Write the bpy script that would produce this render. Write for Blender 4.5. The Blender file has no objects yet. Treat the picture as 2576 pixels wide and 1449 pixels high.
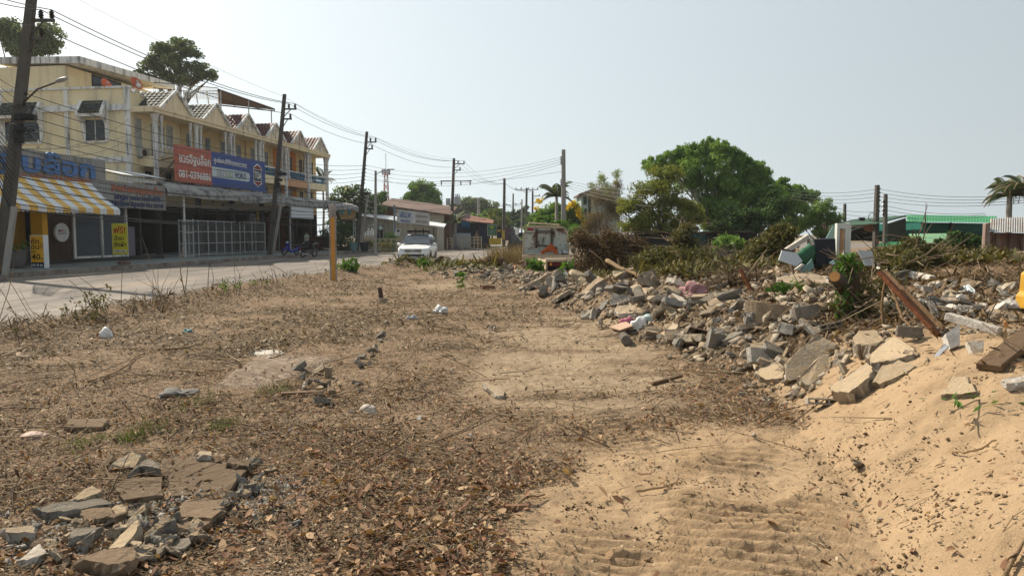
import bpy, bmesh, math, random
import numpy as np
from mathutils import Vector, Matrix
R = math.radians
random.seed(7)
rng = np.random.default_rng(11)
S = bpy.context.scene
COL = S.collection
# ------------------------------------------------------------------ camera model (photo measured at 2576 x 1449)
F, CU, CV, CAMZ = 1860.0, 1288.0, 724.5, 1.75
PITCH = math.atan((CV - 590.0) / F)
CP, SP = math.cos(PITCH), math.sin(PITCH)
def ray(u, v):
    dx, dy = (u - CU) / F, (CV - v) / F
    return Vector((dx, CP + dy * SP, -SP + dy * CP))
def at(u, v, Y):                       # point seen at (u,v) lying Y metres ahead
    d = ray(u, v); t = Y / d.y
    return Vector((d.x * t, Y, CAMZ + d.z * t))
def atz(u, v, z):
    d = ray(u, v); t = (z - CAMZ) / d.z
    return Vector((d.x * t, d.y * t, z))
def mpp(Y):                            # metres per photo pixel at distance Y
    return Y / F
# ------------------------------------------------------------------ object helpers
def tag(o, label=None, cat=None, group=None, kind=None):
    if label: o['label'] = label
    if cat: o['category'] = cat
    if group: o['group'] = group
    if kind: o['kind'] = kind
    return o
def empty(name, loc=(0, 0, 0), rz=0.0, label=None, cat=None, group=None):
    o = bpy.data.objects.new(name, None); COL.objects.link(o)
    o.empty_display_size = 0.2
    o.location = loc; o.rotation_euler = (0, 0, rz)
    return tag(o, label, cat, group)
def link_mesh(name, me, mats, parent=None, smooth=False):
    if not isinstance(mats, (list, tuple)): mats = [mats]
    if len(me.materials) == 0:
        for m in mats: me.materials.append(m)
    o = bpy.data.objects.new(name, me); COL.objects.link(o)
    if parent is not None: o.parent = parent
    if smooth and len(me.polygons):
        me.polygons.foreach_set('use_smooth', [True] * len(me.polygons))
    return o
class MB:
    """collects faces, then links them as ONE mesh object"""
    def __init__(s, M=None):
        s.v = []; s.f = []; s.mi = []; s.cur = 0; s.M = M or Matrix.Identity(4)
    def mat(s, i): s.cur = i; return s
    def frame(s, M): s.M = M; return s
    def add(s, vs, fs):
        b = len(s.v)
        for p in vs: s.v.append(s.M @ Vector(p))
        for f in fs: s.f.append([b + i for i in f]); s.mi.append(s.cur)
        return s
    def box(s, x0, x1, y0, y1, z0, z1):
        if x1 < x0: x0, x1 = x1, x0
        if y1 < y0: y0, y1 = y1, y0
        if z1 < z0: z0, z1 = z1, z0
        s.add([(x0,y0,z0),(x1,y0,z0),(x1,y1,z0),(x0,y1,z0),(x0,y0,z1),(x1,y0,z1),(x1,y1,z1),(x0,y1,z1)],
              [(3,2,1,0),(4,5,6,7),(0,1,5,4),(1,2,6,5),(2,3,7,6),(3,0,4,7)])
        return s
    def cbox(s, c, sz, rot=None):
        c = Vector(c); h = Vector(sz) / 2
        m = rot if rot is not None else Matrix.Identity(3)
        vs = []
        for z in (-1, 1):
            for (x, y) in ((-1,-1),(1,-1),(1,1),(-1,1)):
                vs.append(c + m @ Vector((x*h.x, y*h.y, z*h.z)))
        s.add(vs, [(3,2,1,0),(4,5,6,7),(0,1,5,4),(1,2,6,5),(2,3,7,6),(3,0,4,7)])
        return s
    def bar(s, a, b, w, h=None):           # box beam from a to b
        a, b = Vector(a), Vector(b); d = b - a; L = d.length
        if L < 1e-6: return s
        q = d.to_track_quat('X', 'Z').to_matrix()
        return s.cbox((a + b) / 2, (L, w, h if h else w), q)
    def tube(s, pts, rad, n=8, cap=True):
        pts = [Vector(p) for p in pts]
        if not hasattr(rad, '__len__'): rad = [rad] * len(pts)
        vs = []; fs = []; ref = None
        for i, p in enumerate(pts):
            t = (pts[min(i+1, len(pts)-1)] - pts[max(i-1, 0)])
            if t.length < 1e-9: t = Vector((0,0,1))
            t.normalize()
            if ref is None:
                ref = Vector((1,0,0)) if abs(t.x) < 0.8 else Vector((0,1,0))
            e1 = (ref - t * ref.dot(t))
            if e1.length < 1e-6: e1 = t.orthogonal()
            e1.normalize(); e2 = t.cross(e1); ref = e1
            for k in range(n):
                a = 2*math.pi*k/n
                vs.append(p + (e1*math.cos(a) + e2*math.sin(a)) * rad[i])
        for i in range(len(pts)-1):
            for k in range(n):
                k2 = (k+1) % n
                fs.append((i*n+k, i*n+k2, (i+1)*n+k2, (i+1)*n+k))
        if cap:
            fs.append(tuple(range(n-1, -1, -1))); fs.append(tuple((len(pts)-1)*n + k for k in range(n)))
        s.add(vs, fs); return s
    def lathe(s, prof, c=(0,0,0), n=20, axis='Z'):
        vs = []; fs = []; c = Vector(c)
        for (r, z) in prof:
            for k in range(n):
                a = 2*math.pi*k/n
                p = Vector((r*math.cos(a), r*math.sin(a), z))
                if axis == 'X': p = Vector((p.z, p.x, p.y))
                if axis == 'Y': p = Vector((p.y, p.z, p.x))
                vs.append(c + p)
        for i in range(len(prof)-1):
            for k in range(n):
                k2 = (k+1) % n
                fs.append((i*n+k, i*n+k2, (i+1)*n+k2, (i+1)*n+k))
        fs.append(tuple(range(n-1,-1,-1))); fs.append(tuple((len(prof)-1)*n+k for k in range(n)))
        s.add(vs, fs); return s
    def prism(s, poly, a, b, plane='XZ'):  # poly outline (2-D, counter-clockwise) between a and b on the third axis
        n = len(poly)
        def P(p, t):
            if plane == 'XZ': return (p[0], t, p[1])
            if plane == 'YZ': return (t, p[0], p[1])
            return (p[0], p[1], t)
        vs = [P(p, a) for p in poly] + [P(p, b) for p in poly]
        fs = [tuple(range(n)), tuple(range(2*n-1, n-1, -1))]
        for i in range(n):
            j = (i+1) % n; fs.append((i, i+n, j+n, j))
        s.add(vs, fs); return s
    def quad(s, *p): return s.add(p, [tuple(range(len(p)))])
    def build(s, name, mats, parent=None, smooth=False, bevel=0.0, recalc=True):
        me = bpy.data.meshes.new(name)
        me.from_pydata([tuple(p) for p in s.v], [], s.f)
        if not isinstance(mats, (list, tuple)): mats = [mats]
        for m in mats: me.materials.append(m)
        if len(mats) > 1: me.polygons.foreach_set('material_index', s.mi)
        if recalc or bevel:
            bm = bmesh.new(); bm.from_mesh(me)
            bmesh.ops.recalc_face_normals(bm, faces=bm.faces)
            if bevel:
                ed = [e for e in bm.edges if len(e.link_faces) == 2 and e.calc_face_angle(0) > 0.5]
                bmesh.ops.bevel(bm, geom=ed, offset=bevel, segments=1, affect='EDGES', clamp_overlap=True)
            bm.to_mesh(me); bm.free()
        me.update()
        return link_mesh(name, me, mats, parent, smooth)
def np_mesh(name, verts, faces, mats, parent=None, attr=None, smooth=False, col=None):
    """fast mesh from numpy arrays; faces (n,k) all with k corners"""
    me = bpy.data.meshes.new(name)
    nv, (nf, k) = len(verts), faces.shape
    me.vertices.add(nv); me.vertices.foreach_set('co', np.ascontiguousarray(verts, dtype=np.float32).ravel())
    me.loops.add(nf*k); me.loops.foreach_set('vertex_index', faces.astype(np.int32).ravel())
    me.polygons.add(nf)
    me.polygons.foreach_set('loop_start', np.arange(0, nf*k, k, dtype=np.int32))
    me.polygons.foreach_set('loop_total', np.full(nf, k, dtype=np.int32))
    if smooth: me.polygons.foreach_set('use_smooth', np.ones(nf, dtype=bool))
    me.update(calc_edges=True)
    if attr:
        for an, (dom, val) in attr.items():
            a = me.attributes.new(an, 'FLOAT', dom); a.data.foreach_set('value', np.ascontiguousarray(val, dtype=np.float32))
    me.validate()
    return link_mesh(name, me, mats, parent)
def copy_tree(o, parent=None):
    c = o.copy(); COL.objects.link(c)
    if parent is not None: c.parent = parent
    for ch in list(o.children):
        copy_tree(ch, c)
    return c
def place(o, loc, rz=0.0, label=None):
    o.location = loc; o.rotation_euler = (0, 0, rz)
    if label: o['label'] = label
    return o
# ------------------------------------------------------------------ noise in numpy
def _hash(ix, iy, seed):
    h = (ix.astype(np.int64) * 374761393 + iy.astype(np.int64) * 668265263 + seed * 1442695041) & 0xFFFFFFFF
    h = ((h ^ (h >> 13)) * 1274126177) & 0xFFFFFFFF
    return ((h ^ (h >> 16)) & 0xFFFF) / 65535.0
def vnoise(x, y, seed=0):
    ix, iy = np.floor(x), np.floor(y); fx, fy = x - ix, y - iy
    fx = fx*fx*(3-2*fx); fy = fy*fy*(3-2*fy)
    a = _hash(ix, iy, seed); b = _hash(ix+1, iy, seed); c = _hash(ix, iy+1, seed); d = _hash(ix+1, iy+1, seed)
    return (a*(1-fx)+b*fx)*(1-fy) + (c*(1-fx)+d*fx)*fy
def fbm(x, y, sc, octv=4, seed=0):
    t = 0; a = 1.0; n = 0
    for k in range(octv):
        t = t + a*vnoise(x*sc + 17.3*k, y*sc - 9.1*k, seed+k); n += a; a *= 0.5; sc *= 2.03
    return t/n
def smooth01(t):
    t = np.clip(t, 0, 1); return t*t*(3-2*t)
# ------------------------------------------------------------------ materials
def new_mat(name):
    m = bpy.data.materials.new(name); m.use_nodes = True
    nt = m.node_tree; b = nt.nodes['Principled BSDF']
    return m, nt, b
def ND(nt, t, **kw):
    n = nt.nodes.new(t)
    for k, v in kw.items():
        if k.startswith('i_'): n.inputs[k[2:]].default_value = v
        else: setattr(n, k, v)
    return n
def ramp(nt, stops, fac=None):
    r = nt.nodes.new('ShaderNodeValToRGB'); el = r.color_ramp.elements
    while len(el) < len(stops): el.new(0.5)
    for e, (p, c) in zip(el, stops):
        e.position = p; e.color = (c[0], c[1], c[2], 1) if hasattr(c, '__len__') else (c, c, c, 1)
    if fac is not None: nt.links.new(fac, r.inputs['Fac'])
    return r
def mixc(nt, fac, a, b, mode='MIX'):
    n = nt.nodes.new('ShaderNodeMix'); n.data_type = 'RGBA'; n.blend_type = mode
    for sock, val in ((n.inputs['Factor'], fac), (n.inputs['A'], a), (n.inputs['B'], b)):
        if hasattr(val, 'is_linked'): nt.links.new(val, sock)
        elif hasattr(val, '__len__'): sock.default_value = (val[0], val[1], val[2], 1)
        else: sock.default_value = val
    return n.outputs['Result']
def noise(nt, vec, scale, detail=5, rough=0.55, dist=0.0):
    n = ND(nt, 'ShaderNodeTexNoise'); n.inputs['Scale'].default_value = scale
    n.inputs['Detail'].default_value = detail; n.inputs['Roughness'].default_value = rough
    n.inputs['Distortion'].default_value = dist
    if vec is not None: nt.links.new(vec, n.inputs['Vector'])
    return n.outputs['Fac']
def wcoord(nt, obj=False, scale=None):
    if obj: v = ND(nt, 'ShaderNodeTexCoord').outputs['Object']
    else: v = ND(nt, 'ShaderNodeNewGeometry').outputs['Position']
    if scale:
        m = ND(nt, 'ShaderNodeMapping'); m.inputs['Scale'].default_value = scale
        nt.links.new(v, m.inputs['Vector']); v = m.outputs['Vector']
    return v
def PM(name, c, var=0.12, sc=3.0, rough=0.8, bump=0.0, bsc=30.0, stain=None, stain_amt=0.5, stain_sc=1.2, metal=0.0, spec=0.3, streak=False, rnd=0.0, obj=False, c2=None):
    """procedural painted / mineral surface: tone variation, stains, grain"""
    m, nt, b = new_mat(name); L = nt.links
    vec = wcoord(nt, obj)
    n1 = noise(nt, vec, sc, 6, 0.6)
    lo = tuple(max(0, x*(1-var)) for x in c); hi = c2 if c2 else tuple(min(1, x*(1+var)) for x in c)
    colr = ramp(nt, [(0.3, lo), (0.7, hi)], n1).outputs['Color']
    if stain is not None:
        sv = wcoord(nt, obj, (stain_sc*3, stain_sc*3, stain_sc*0.35)) if streak else wcoord(nt, obj, (stain_sc,)*3)
        n2 = noise(nt, sv, 1.0, 7, 0.65)
        f = ramp(nt, [(0.62 - 0.25*stain_amt, 0.0), (0.78 - 0.2*stain_amt, 1.0)], n2).outputs['Color']
        colr = mixc(nt, f, colr, stain)
    if rnd:
        oi = ND(nt, 'ShaderNodeObjectInfo')
        f = ramp(nt, [(0, 1-rnd), (1, 1+rnd)], oi.outputs['Random']).outputs['Color']
        colr = mixc(nt, 1.0, colr, f, 'MULTIPLY')
    L.new(colr, b.inputs['Base Color'])
    b.inputs['Roughness'].default_value = rough; b.inputs['Metallic'].default_value = metal
    b.inputs['Specular IOR Level'].default_value = spec
    if bump:
        bp = ND(nt, 'ShaderNodeBump'); bp.inputs['Strength'].default_value = bump; bp.inputs['Distance'].default_value = 0.02
        L.new(noise(nt, vec, bsc, 4, 0.6), bp.inputs['Height']); L.new(bp.outputs['Normal'], b.inputs['Normal'])
    return m
def LM(name, cols, rough=0.75, trans=0.25, tr_col=None, attr='lv', spec=0.2):
    """leaf material: colour picked per leaf from the 'lv' attribute, some light shining through"""
    m, nt, b = new_mat(name); L = nt.links
    a = ND(nt, 'ShaderNodeAttribute'); a.attribute_name = attr
    n = len(cols); c = ramp(nt, [(i/(n-1) if n > 1 else 0, x) for i, x in enumerate(cols)], a.outputs['Fac']).outputs['Color']
    L.new(c, b.inputs['Base Color']); b.inputs['Roughness'].default_value = rough; b.inputs['Specular IOR Level'].default_value = spec
    if trans:
        t = ND(nt, 'ShaderNodeBsdfTranslucent'); L.new(mixc(nt, 1.0, c, tr_col or (1.3, 1.3, 0.6), 'MULTIPLY'), t.inputs['Color'])
        mx = ND(nt, 'ShaderNodeMixShader'); mx.inputs['Fac'].default_value = trans
        L.new(b.outputs['BSDF'], mx.inputs[1]); L.new(t.outputs['BSDF'], mx.inputs[2])
        L.new(mx.outputs['Shader'], nt.nodes['Material Output'].inputs['Surface'])
    return m
def text_mesh(body, width=None, height=None, depth=0.01, bold=0.0, align='CENTER'):
    """lettering as a mesh lying in the local XZ plane, facing -Y, centred on the origin"""
    c = bpy.data.curves.new('lettering', 'FONT'); c.body = body; c.extrude = depth/2; c.offset = bold; c.resolution_u = 3
    o = bpy.data.objects.new('lettering', c); COL.objects.link(o)
    dg = bpy.context.evaluated_depsgraph_get()
    me = bpy.data.meshes.new_from_object(o.evaluated_get(dg))
    bpy.data.objects.remove(o); bpy.data.curves.remove(c)
    n = len(me.vertices); co = np.empty(n*3, dtype=np.float32); me.vertices.foreach_get('co', co); co = co.reshape(-1, 3)
    lo, hi = co.min(0), co.max(0); sz = np.maximum(hi - lo, 1e-6)
    sx = width/sz[0] if width else None; sy = height/sz[1] if height else None
    if sx is None: sx = sy
    if sy is None: sy = sx
    mid = (lo+hi)/2
    out = np.stack([(co[:,0]-mid[0])*sx, -co[:,2], (co[:,1]-mid[1])*sy], 1)
    me.vertices.foreach_set('co', out.astype(np.float32).ravel()); me.materials.clear(); me.update()
    return me
def lettering(body, mat, parent, loc, width=None, height=None, rz=0.0, depth=0.01, bold=0.0, name='lettering', tilt=0.0):
    me = text_mesh(body, width, height, depth, bold)
    o = link_mesh(name, me, mat, parent)
    o.location = loc; o.rotation_euler = (0, tilt, rz)
    return o
# ================================================================== TERRAIN
# road near edge (lot side) and far kerb, measured from the photo
NEAR = np.array([(-8.4,-30),(-8.35,0),(-8.3,12),(-8.3,20),(-7.4,30),(-5.0,38),(-1.6,45.5),(4,53),(14,63),(34,80),(70,105)], float)
KERB = np.array([(-22.6,-30),(-21.6,10),(-20.5,29.6),(-18.8,41.7),(-17.4,56),(-14,70.8),(-8.2,85.7),(-1.3,101),(10,121),(34,152),(70,190)], float)
TOE = np.array([(1.6,-12),(1.6,0),(1.78,3.4),(2.1,4.4),(2.3,5.8),(2.55,6.9),(2.55,8),(2.2,10.3),(1.8,12),(1.2,15.6),(0.1,22),(-1.6,27),(-2.4,31)], float)
def poly_sd(px, py, P):
    """signed distance to an open polyline; positive on its right-hand side walking along it"""
    best = np.full(px.shape, 1e9); sgn = np.zeros(px.shape)
    for (a, b) in zip(P[:-1], P[1:]):
        d = b - a; L2 = (d**2).sum()
        t = np.clip(((px-a[0])*d[0] + (py-a[1])*d[1])/L2, 0, 1)
        qx, qy = px-(a[0]+t*d[0]), py-(a[1]+t*d[1])
        r = np.hypot(qx, qy); cr = d[1]*qx - d[0]*qy
        k = r < best - 1e-9
        best = np.where(k, r, best); sgn = np.where(k, np.sign(cr), sgn)
    return best*sgn
def masks(x, y):
    x = np.asarray(x, float); y = np.asarray(y, float)
    sr = poly_sd(x, y, NEAR)            # + on the lot side
    sp = poly_sd(x, y, TOE)             # + inside the rubble / sand heap
    # the toe polyline ends near the wreck: the heap fades out beyond it
    fade = smooth01((31 - y)/4.0)
    return sr, np.where(y > 31, np.minimum(sp, 0.4), sp)*1.0, fade
def H(x, y):
    x = np.asarray(x, float); y = np.asarray(y, float)
    sr, sp, fade = masks(x, y)
    lot = smooth01((sr + 0.05)/0.7)
    n1 = fbm(x, y, 0.35, 3, 3) - 0.5; n2 = fbm(x, y, 1.7, 4, 9) - 0.5; n3 = fbm(x, y, 6.0, 3, 21) - 0.5
    h = -0.03 + lot*(0.21 + 0.10*n1 + 0.075*n2 + 0.03*n3)
    # low berm along the road edge, higher by the parked debris in front of the car
    berm = np.exp(-((sr-0.75)/0.55)**2)*(0.16 + 0.18*(fbm(x, y, 0.8, 3, 41)-0.3))
    berm2 = 0.10*np.exp(-(((x+3.9)/2.9)**2 + ((y-35.6)/2.0)**2))
    berm3 = 0.36*np.exp(-(((x+1.5)/1.7)**2 + ((y-28)/1.9)**2)) + 0.20*np.exp(-(((x-0.5)/1.3)**2 + ((y-25.5)/1.8)**2))
    h = h + lot*(np.maximum(berm, 0) + berm2 + berm3)
    # heap on the right: sand in front, rubble behind
    s = np.maximum(sp, 0)
    rise = 0.80*(1-np.exp(-s/1.05)) + 0.10*(1-np.exp(-s/6.0))
    rise = np.where(y < 14, rise, rise*(0.62 + 0.38*smooth01((22-y)/8)))
    far = smooth01((y-15)/12)
    rise = rise*(1-0.92*far) + far*0.10*smooth01(s/3) + far*0.12*smooth01((x-6)/6)
    rise = rise*(1-.75*smooth01((y-22)/4)*smooth01((6-x)/2))
    lump = (fbm(x, y, 0.9, 4, 61)-0.5)
    h = h + fade*rise*lot + smooth01(s/0.8)*fade*(0.34*lump + 0.10*n2)*smooth01((26-y)/10)
    # caterpillar tracks pressed into the sand
    tr = track_mask(x, y)
    h = h - 0.018*tr
    # broken paving at the lower left sits a little proud of the soil
    return h
# two runs of tracked-machine prints across the sand: (centre line a->b, half width)
TRK = [((0.95,2.4),(1.75,5.6),0.56), ((0.20,2.3),(0.55,4.3),0.34), ((0.85,5.0),(0.55,7.2),0.40), ((0.85,8.0),(0.85,15.0),0.75)]
def track_mask(x, y):
    m = np.zeros(x.shape)
    for (a, b, w) in TRK:
        a, b = np.array(a), np.array(b); d = b-a; L = np.hypot(*d); d = d/L; nrm = np.array((-d[1], d[0]))
        al = (x-a[0])*d[0] + (y-a[1])*d[1]; ac = (x-a[0])*nrm[0] + (y-a[1])*nrm[1]
        m = np.maximum(m, smooth01((w-np.abs(ac))/0.16)*smooth01(al/0.5)*smooth01((L-al)/0.8))
    return m
def track_ridge(x, y):
    """cleat ridges across each print, height in metres"""
    out = np.zeros(x.shape)
    for i, (a, b, w) in enumerate(TRK):
        a, b = np.array(a), np.array(b); d = b-a; L = np.hypot(*d); d = d/L; nrm = np.array((-d[1], d[0]))
        al = (x-a[0])*d[0] + (y-a[1])*d[1]; ac = (x-a[0])*nrm[0] + (y-a[1])*nrm[1]
        m = smooth01((w-np.abs(ac))/0.16)*smooth01(al/0.5)*smooth01((L-al)/0.8)
        skew = ac*d[0]/max(abs(d[1]), .2)*0.75*-1
        wob = 0.05*np.sin(ac*6+i) + 0.05*(fbm(x, y, 1.5, 2, 71+i)-.5)*2
        ph = (al + skew + wob)/0.118
        saw = np.exp(-((((ph) % 1.0) - 0.5)/0.17)**2)
        q = fbm(x, y, 1.3, 3, 81+i)
        out = np.maximum(out, m*saw*(0.048 if i < 2 else 0.022)*smooth01((q-0.30)/0.15))
    return out
def hz(x, y): return float(H(np.array([x]), np.array([y]))[0])
def gp(u, v, lift=0.0):
    """first hit of the ray through (u,v) with the terrain"""
    d = ray(u, v); ts = np.geomspace(1.5, 160, 900)
    X, Y, Z = d.x*ts, d.y*ts, CAMZ + d.z*ts
    h = H(X, Y) + lift; k = np.nonzero(Z <= h)[0]
    if len(k) == 0:
        return at(u, v, 60)
    i = k[0]; j = max(i-1, 0); a = Z[j]-h[j]; b = h[i]-Z[i]; w = a/(a+b) if a+b > 1e-9 else 0
    t = ts[j]*(1-w) + ts[i]*w
    x, y = d.x*t, d.y*t
    return Vector((x, y, hz(x, y)))
def gp_many(u, v):
    u = np.asarray(u, float); v = np.asarray(v, float)
    dx, dy = (u-CU)/F, (CV-v)/F
    D = np.stack([dx, CP+dy*SP, -SP+dy*CP], 1)
    ts = np.geomspace(1.5, 140, 420)
    hit = np.full(len(u), np.nan); prev = None
    tp = ts[0]; dp = CAMZ + D[:,2]*tp - H(D[:,0]*tp, D[:,1]*tp)
    for t in ts[1:]:
        act = np.isnan(hit)
        if not act.any(): break
        d2 = CAMZ + D[:,2]*t - H(D[:,0]*t, D[:,1]*t)
        k = act & (d2 <= 0)
        w = dp/(dp-d2+1e-12); hit = np.where(k, tp + (t-tp)*np.clip(w, 0, 1), hit)
        tp, dp = t, d2
    hit = np.where(np.isnan(hit), 100, hit)
    X, Y = D[:,0]*hit, D[:,1]*hit
    return np.stack([X, Y, H(X, Y)], 1)
def sand_mask(x, y):
    sr, sp, fade = masks(x, y)
    n = fbm(x, y, 0.8, 4, 101) - .5; n2 = fbm(x, y, 3.0, 3, 111) - .5
    edge = (x - (-0.10 + 0.055*(y-3.0)))           # left limit of the spread sand
    a = smooth01((edge + 0.9*n + 0.35*n2 + 0.05)/0.55)*smooth01((6.7 + 2.0*n - y)/1.6)
    b = smooth01((sp + 0.2 + n*0.5)/0.5)*smooth01((8.4 + 1.5*n - y)/2.0)
    return np.clip(np.maximum(a, b), 0, 1)
# ---- one sheet, fine near the camera, coarse to the horizon
def spaced(fine0, fine1, step, lo, hi, g=1.07):
    mid = list(np.arange(fine0, fine1, step))
    a = []; s = step; p = fine0
    while p > lo: s *= g; p -= s; a.append(p)
    b = []; s = step; p = mid[-1]
    while p < hi: s *= g; p += s; b.append(p)
    return np.array(a[::-1] + mid + b)
gx = spaced(-3.4, 5.6, 0.017, -900, 900, 1.05)
gy = spaced(2.3, 8.0, 0.017, -60, 1500, 1.019)
GX, GY = np.meshgrid(gx, gy)
GZ = H(GX, GY)
GZ = GZ + track_ridge(GX, GY) + np.where(GY < 16, 0.011*(fbm(GX, GY, 22, 4, 91)-.5)+0.05*(fbm(GX, GY, 4.5, 3, 95)-.5)*sand_mask(GX, GY), 0)
sr_, sp_, fade_ = masks(GX, GY)
nx, ny = len(gx), len(gy)
idx = np.arange(nx*ny).reshape(ny, nx)
gf = np.stack([idx[:-1,:-1], idx[:-1,1:], idx[1:,1:], idx[1:,:-1]], -1).reshape(-1, 4)
# where the ground is sand, where it is pale trodden dust, where it is leafy soil
def dust_mask(x, y):
    n = fbm(x, y, 0.5, 4, 121) - .5; n2 = fbm(x*0.35, y*2.2, 1.2, 4, 131) - .5
    c = 0.75 + 0.02*(y-8)
    a = np.exp(-((x-c)/1.15)**2)*smooth01((y-5.6)/2)*smooth01((17-y)/5)
    bb = 0.55*np.exp(-(((x+2.2)/1.2)**2 + ((y-22)/3.0)**2))
    return np.clip((1.2*a+bb)*(0.85+1.8*n+2.6*n2), 0, 1)
sandv = sand_mask(GX, GY); dustv = dust_mask(GX, GY)*(1-sandv)
lotv = smooth01((sr_+0.3)/0.6)
ground_m, nt, b = new_mat('ground_soil'); L = nt.links
pos = wcoord(nt)
A = lambda nm: (lambda n: (setattr(n, 'attribute_name', nm), n.outputs['Fac'])[1])(ND(nt, 'ShaderNodeAttribute'))
n_f = noise(nt, pos, 9, 8, 0.7); n_m = noise(nt, pos, 1.6, 6, 0.65); n_c = noise(nt, pos, 55, 4, 0.7)
soil = ramp(nt, [(0.25, (.045,.029,.017)), (0.5, (.165,.107,.064)), (0.75, (.33,.235,.15))], n_f).outputs['Color']
soil = mixc(nt, ramp(nt, [(0.40, 0), (0.62, 0.75)], n_m).outputs['Color'], soil, (.21,.145,.09))
speck = ramp(nt, [(0.56, 0), (0.63, 1)], n_c).outputs['Color']
soil = mixc(nt, speck, soil, (.33,.25,.16)); speck2 = ramp(nt, [(0.36, 1), (0.42, 0)], n_c).outputs['Color']
soil = mixc(nt, speck2, soil, (.05,.035,.022))
sand = ramp(nt, [(0.2, (.265,.18,.105)), (0.55, (.365,.258,.155)), (0.85, (.43,.312,.195))], noise(nt, pos, 2.2, 8, 0.75)).outputs['Color']
sgrain = ramp(nt, [(0.30, (.72,.68,.62)), (0.5, (1,1,1)), (0.72, (1.10,1.09,1.07))], noise(nt, pos, 130, 3, 0.8)).outputs['Color']
sand = mixc(nt, 1.0, sand, sgrain, 'MULTIPLY')
dust = ramp(nt, [(0.25, (.205,.147,.092)), (0.7, (.36,.275,.18))], noise(nt, pos, 7, 6, 0.7)).outputs['Color']
dust = mixc(nt, ramp(nt, [(0.60, 0), (0.66, .8)], n_c).outputs['Color'], dust, (.12,.08,.05))
far_soil = ramp(nt, [(0.3, (.10,.075,.045)), (0.7, (.22,.165,.10))], n_m).outputs['Color']
c = mixc(nt, A('dust'), soil, dust); c = mixc(nt, A('sand'), c, sand); c = mixc(nt, A('lot'), far_soil, c)
L.new(c, b.inputs['Base Color']); b.inputs['Roughness'].default_value = 0.95; b.inputs['Specular IOR Level'].default_value = 0.12
bp = ND(nt, 'ShaderNodeBump'); bp.inputs['Strength'].default_value = 0.55; bp.inputs['Distance'].default_value = 0.03
hsum = ND(nt, 'ShaderNodeMath', operation='ADD'); L.new(noise(nt, pos, 30, 6, 0.75), hsum.inputs[0]); L.new(n_f, hsum.inputs[1])
L.new(hsum.outputs[0], bp.inputs['Height']); L.new(bp.outputs['Normal'], b.inputs['Normal'])
ground = np_mesh('ground', np.stack([GX, GY, GZ], -1).reshape(-1, 3), gf, ground_m, smooth=True,
    attr={'sand': ('POINT', sandv.ravel()), 'dust': ('POINT', dustv.ravel()), 'lot': ('POINT', lotv.ravel())})
tag(ground, kind='structure', label='bare site ground of leafy brown soil and yellow sand')
# ---- road sheet
def strip_mesh(name, A_, B_, za, zb, mat, n=160, k=6):
    def res(P, m):
        d = np.r_[0, np.cumsum(np.hypot(*np.diff(P, axis=0).T))]; t = np.linspace(0, d[-1], m)
        # smooth a little so that bends are not polygonal
        q = np.stack([np.interp(t, d, P[:,0]), np.interp(t, d, P[:,1])], 1)
        for _ in range(6): q[1:-1] = (q[:-2] + 2*q[1:-1] + q[2:])/4
        return q
    a, b_ = res(np.array(A_, float), n), res(np.array(B_, float), n)
    vs = []
    for i in range(n):
        for j in range(k+1):
            t = j/k; p = a[i]*(1-t) + b_[i]*t; vs.append((p[0], p[1], za*(1-t)+zb*t))
    vs = np.array(vs); id2 = np.arange(n*(k+1)).reshape(n, k+1)
    f = np.stack([id2[:-1,:-1], id2[:-1,1:], id2[1:,1:], id2[1:,:-1]], -1).reshape(-1, 4)
    return np_mesh(name, vs, f, mat), a, b_
road_m, nt, b = new_mat('worn_road'); L = nt.links
pos = wcoord(nt)
rc = ramp(nt, [(0.25, (.10,.085,.072)), (0.5, (.175,.15,.125)), (0.75, (.25,.215,.18))], noise(nt, wcoord(nt, False, (.5,.09,1)), 1.0, 7, 0.6)).outputs['Color']
rc = mixc(nt, ramp(nt, [(0.52, 0), (0.72, .7)], noise(nt, wcoord(nt, False, (.25,.10,1)), 1.3, 5, 0.55)).outputs['Color'], rc, (.33,.255,.185))
rc = mixc(nt, ramp(nt, [(0.40, .75), (0.50, 0)], noise(nt, wcoord(nt, False, (1.6,.12,1)), 1.0, 7, 0.65)).outputs['Color'], rc, (.085,.075,.066))
rc = mixc(nt, ramp(nt, [(0.63, 0), (0.70, .8)], noise(nt, wcoord(nt, False, (.8,.25,1)), 1.0, 8, 0.7)).outputs['Color'], rc, (.36,.325,.28))
vo = ND(nt, 'ShaderNodeTexVoronoi', feature='DISTANCE_TO_EDGE'); vo.inputs['Scale'].default_value = .30; wv = ND(nt, 'ShaderNodeVectorMath', operation='ADD'); L.new(pos, wv.inputs[0]); nv = ND(nt, 'ShaderNodeTexNoise'); nv.inputs['Scale'].default_value = .9; L.new(pos, nv.inputs['Vector']); L.new(nv.outputs['Color'], wv.inputs[1]); L.new(wv.outputs[0], vo.inputs['Vector'])
rc = mixc(nt, ramp(nt, [(0.0, .75), (0.012, 0)], vo.outputs['Distance']).outputs['Color'], rc, (.06,.052,.045))
L.new(rc, b.inputs['Base Color']); b.inputs['Roughness'].default_value = .85; b.inputs['Specular IOR Level'].default_value = .25
bp = ND(nt, 'ShaderNodeBump'); bp.inputs['Strength'].default_value = .25; bp.inputs['Distance'].default_value = .01
L.new(noise(nt, pos, 90, 3, .6), bp.inputs['Height']); L.new(bp.outputs['Normal'], b.inputs['Normal'])
road, nq, kq = strip_mesh('road', NEAR - np.array([-0.5, 0]), KERB, 0.0, 0.0, road_m, 200, 8)
tag(road, 'worn pale concrete road curving away past the shops', kind='structure')
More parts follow.
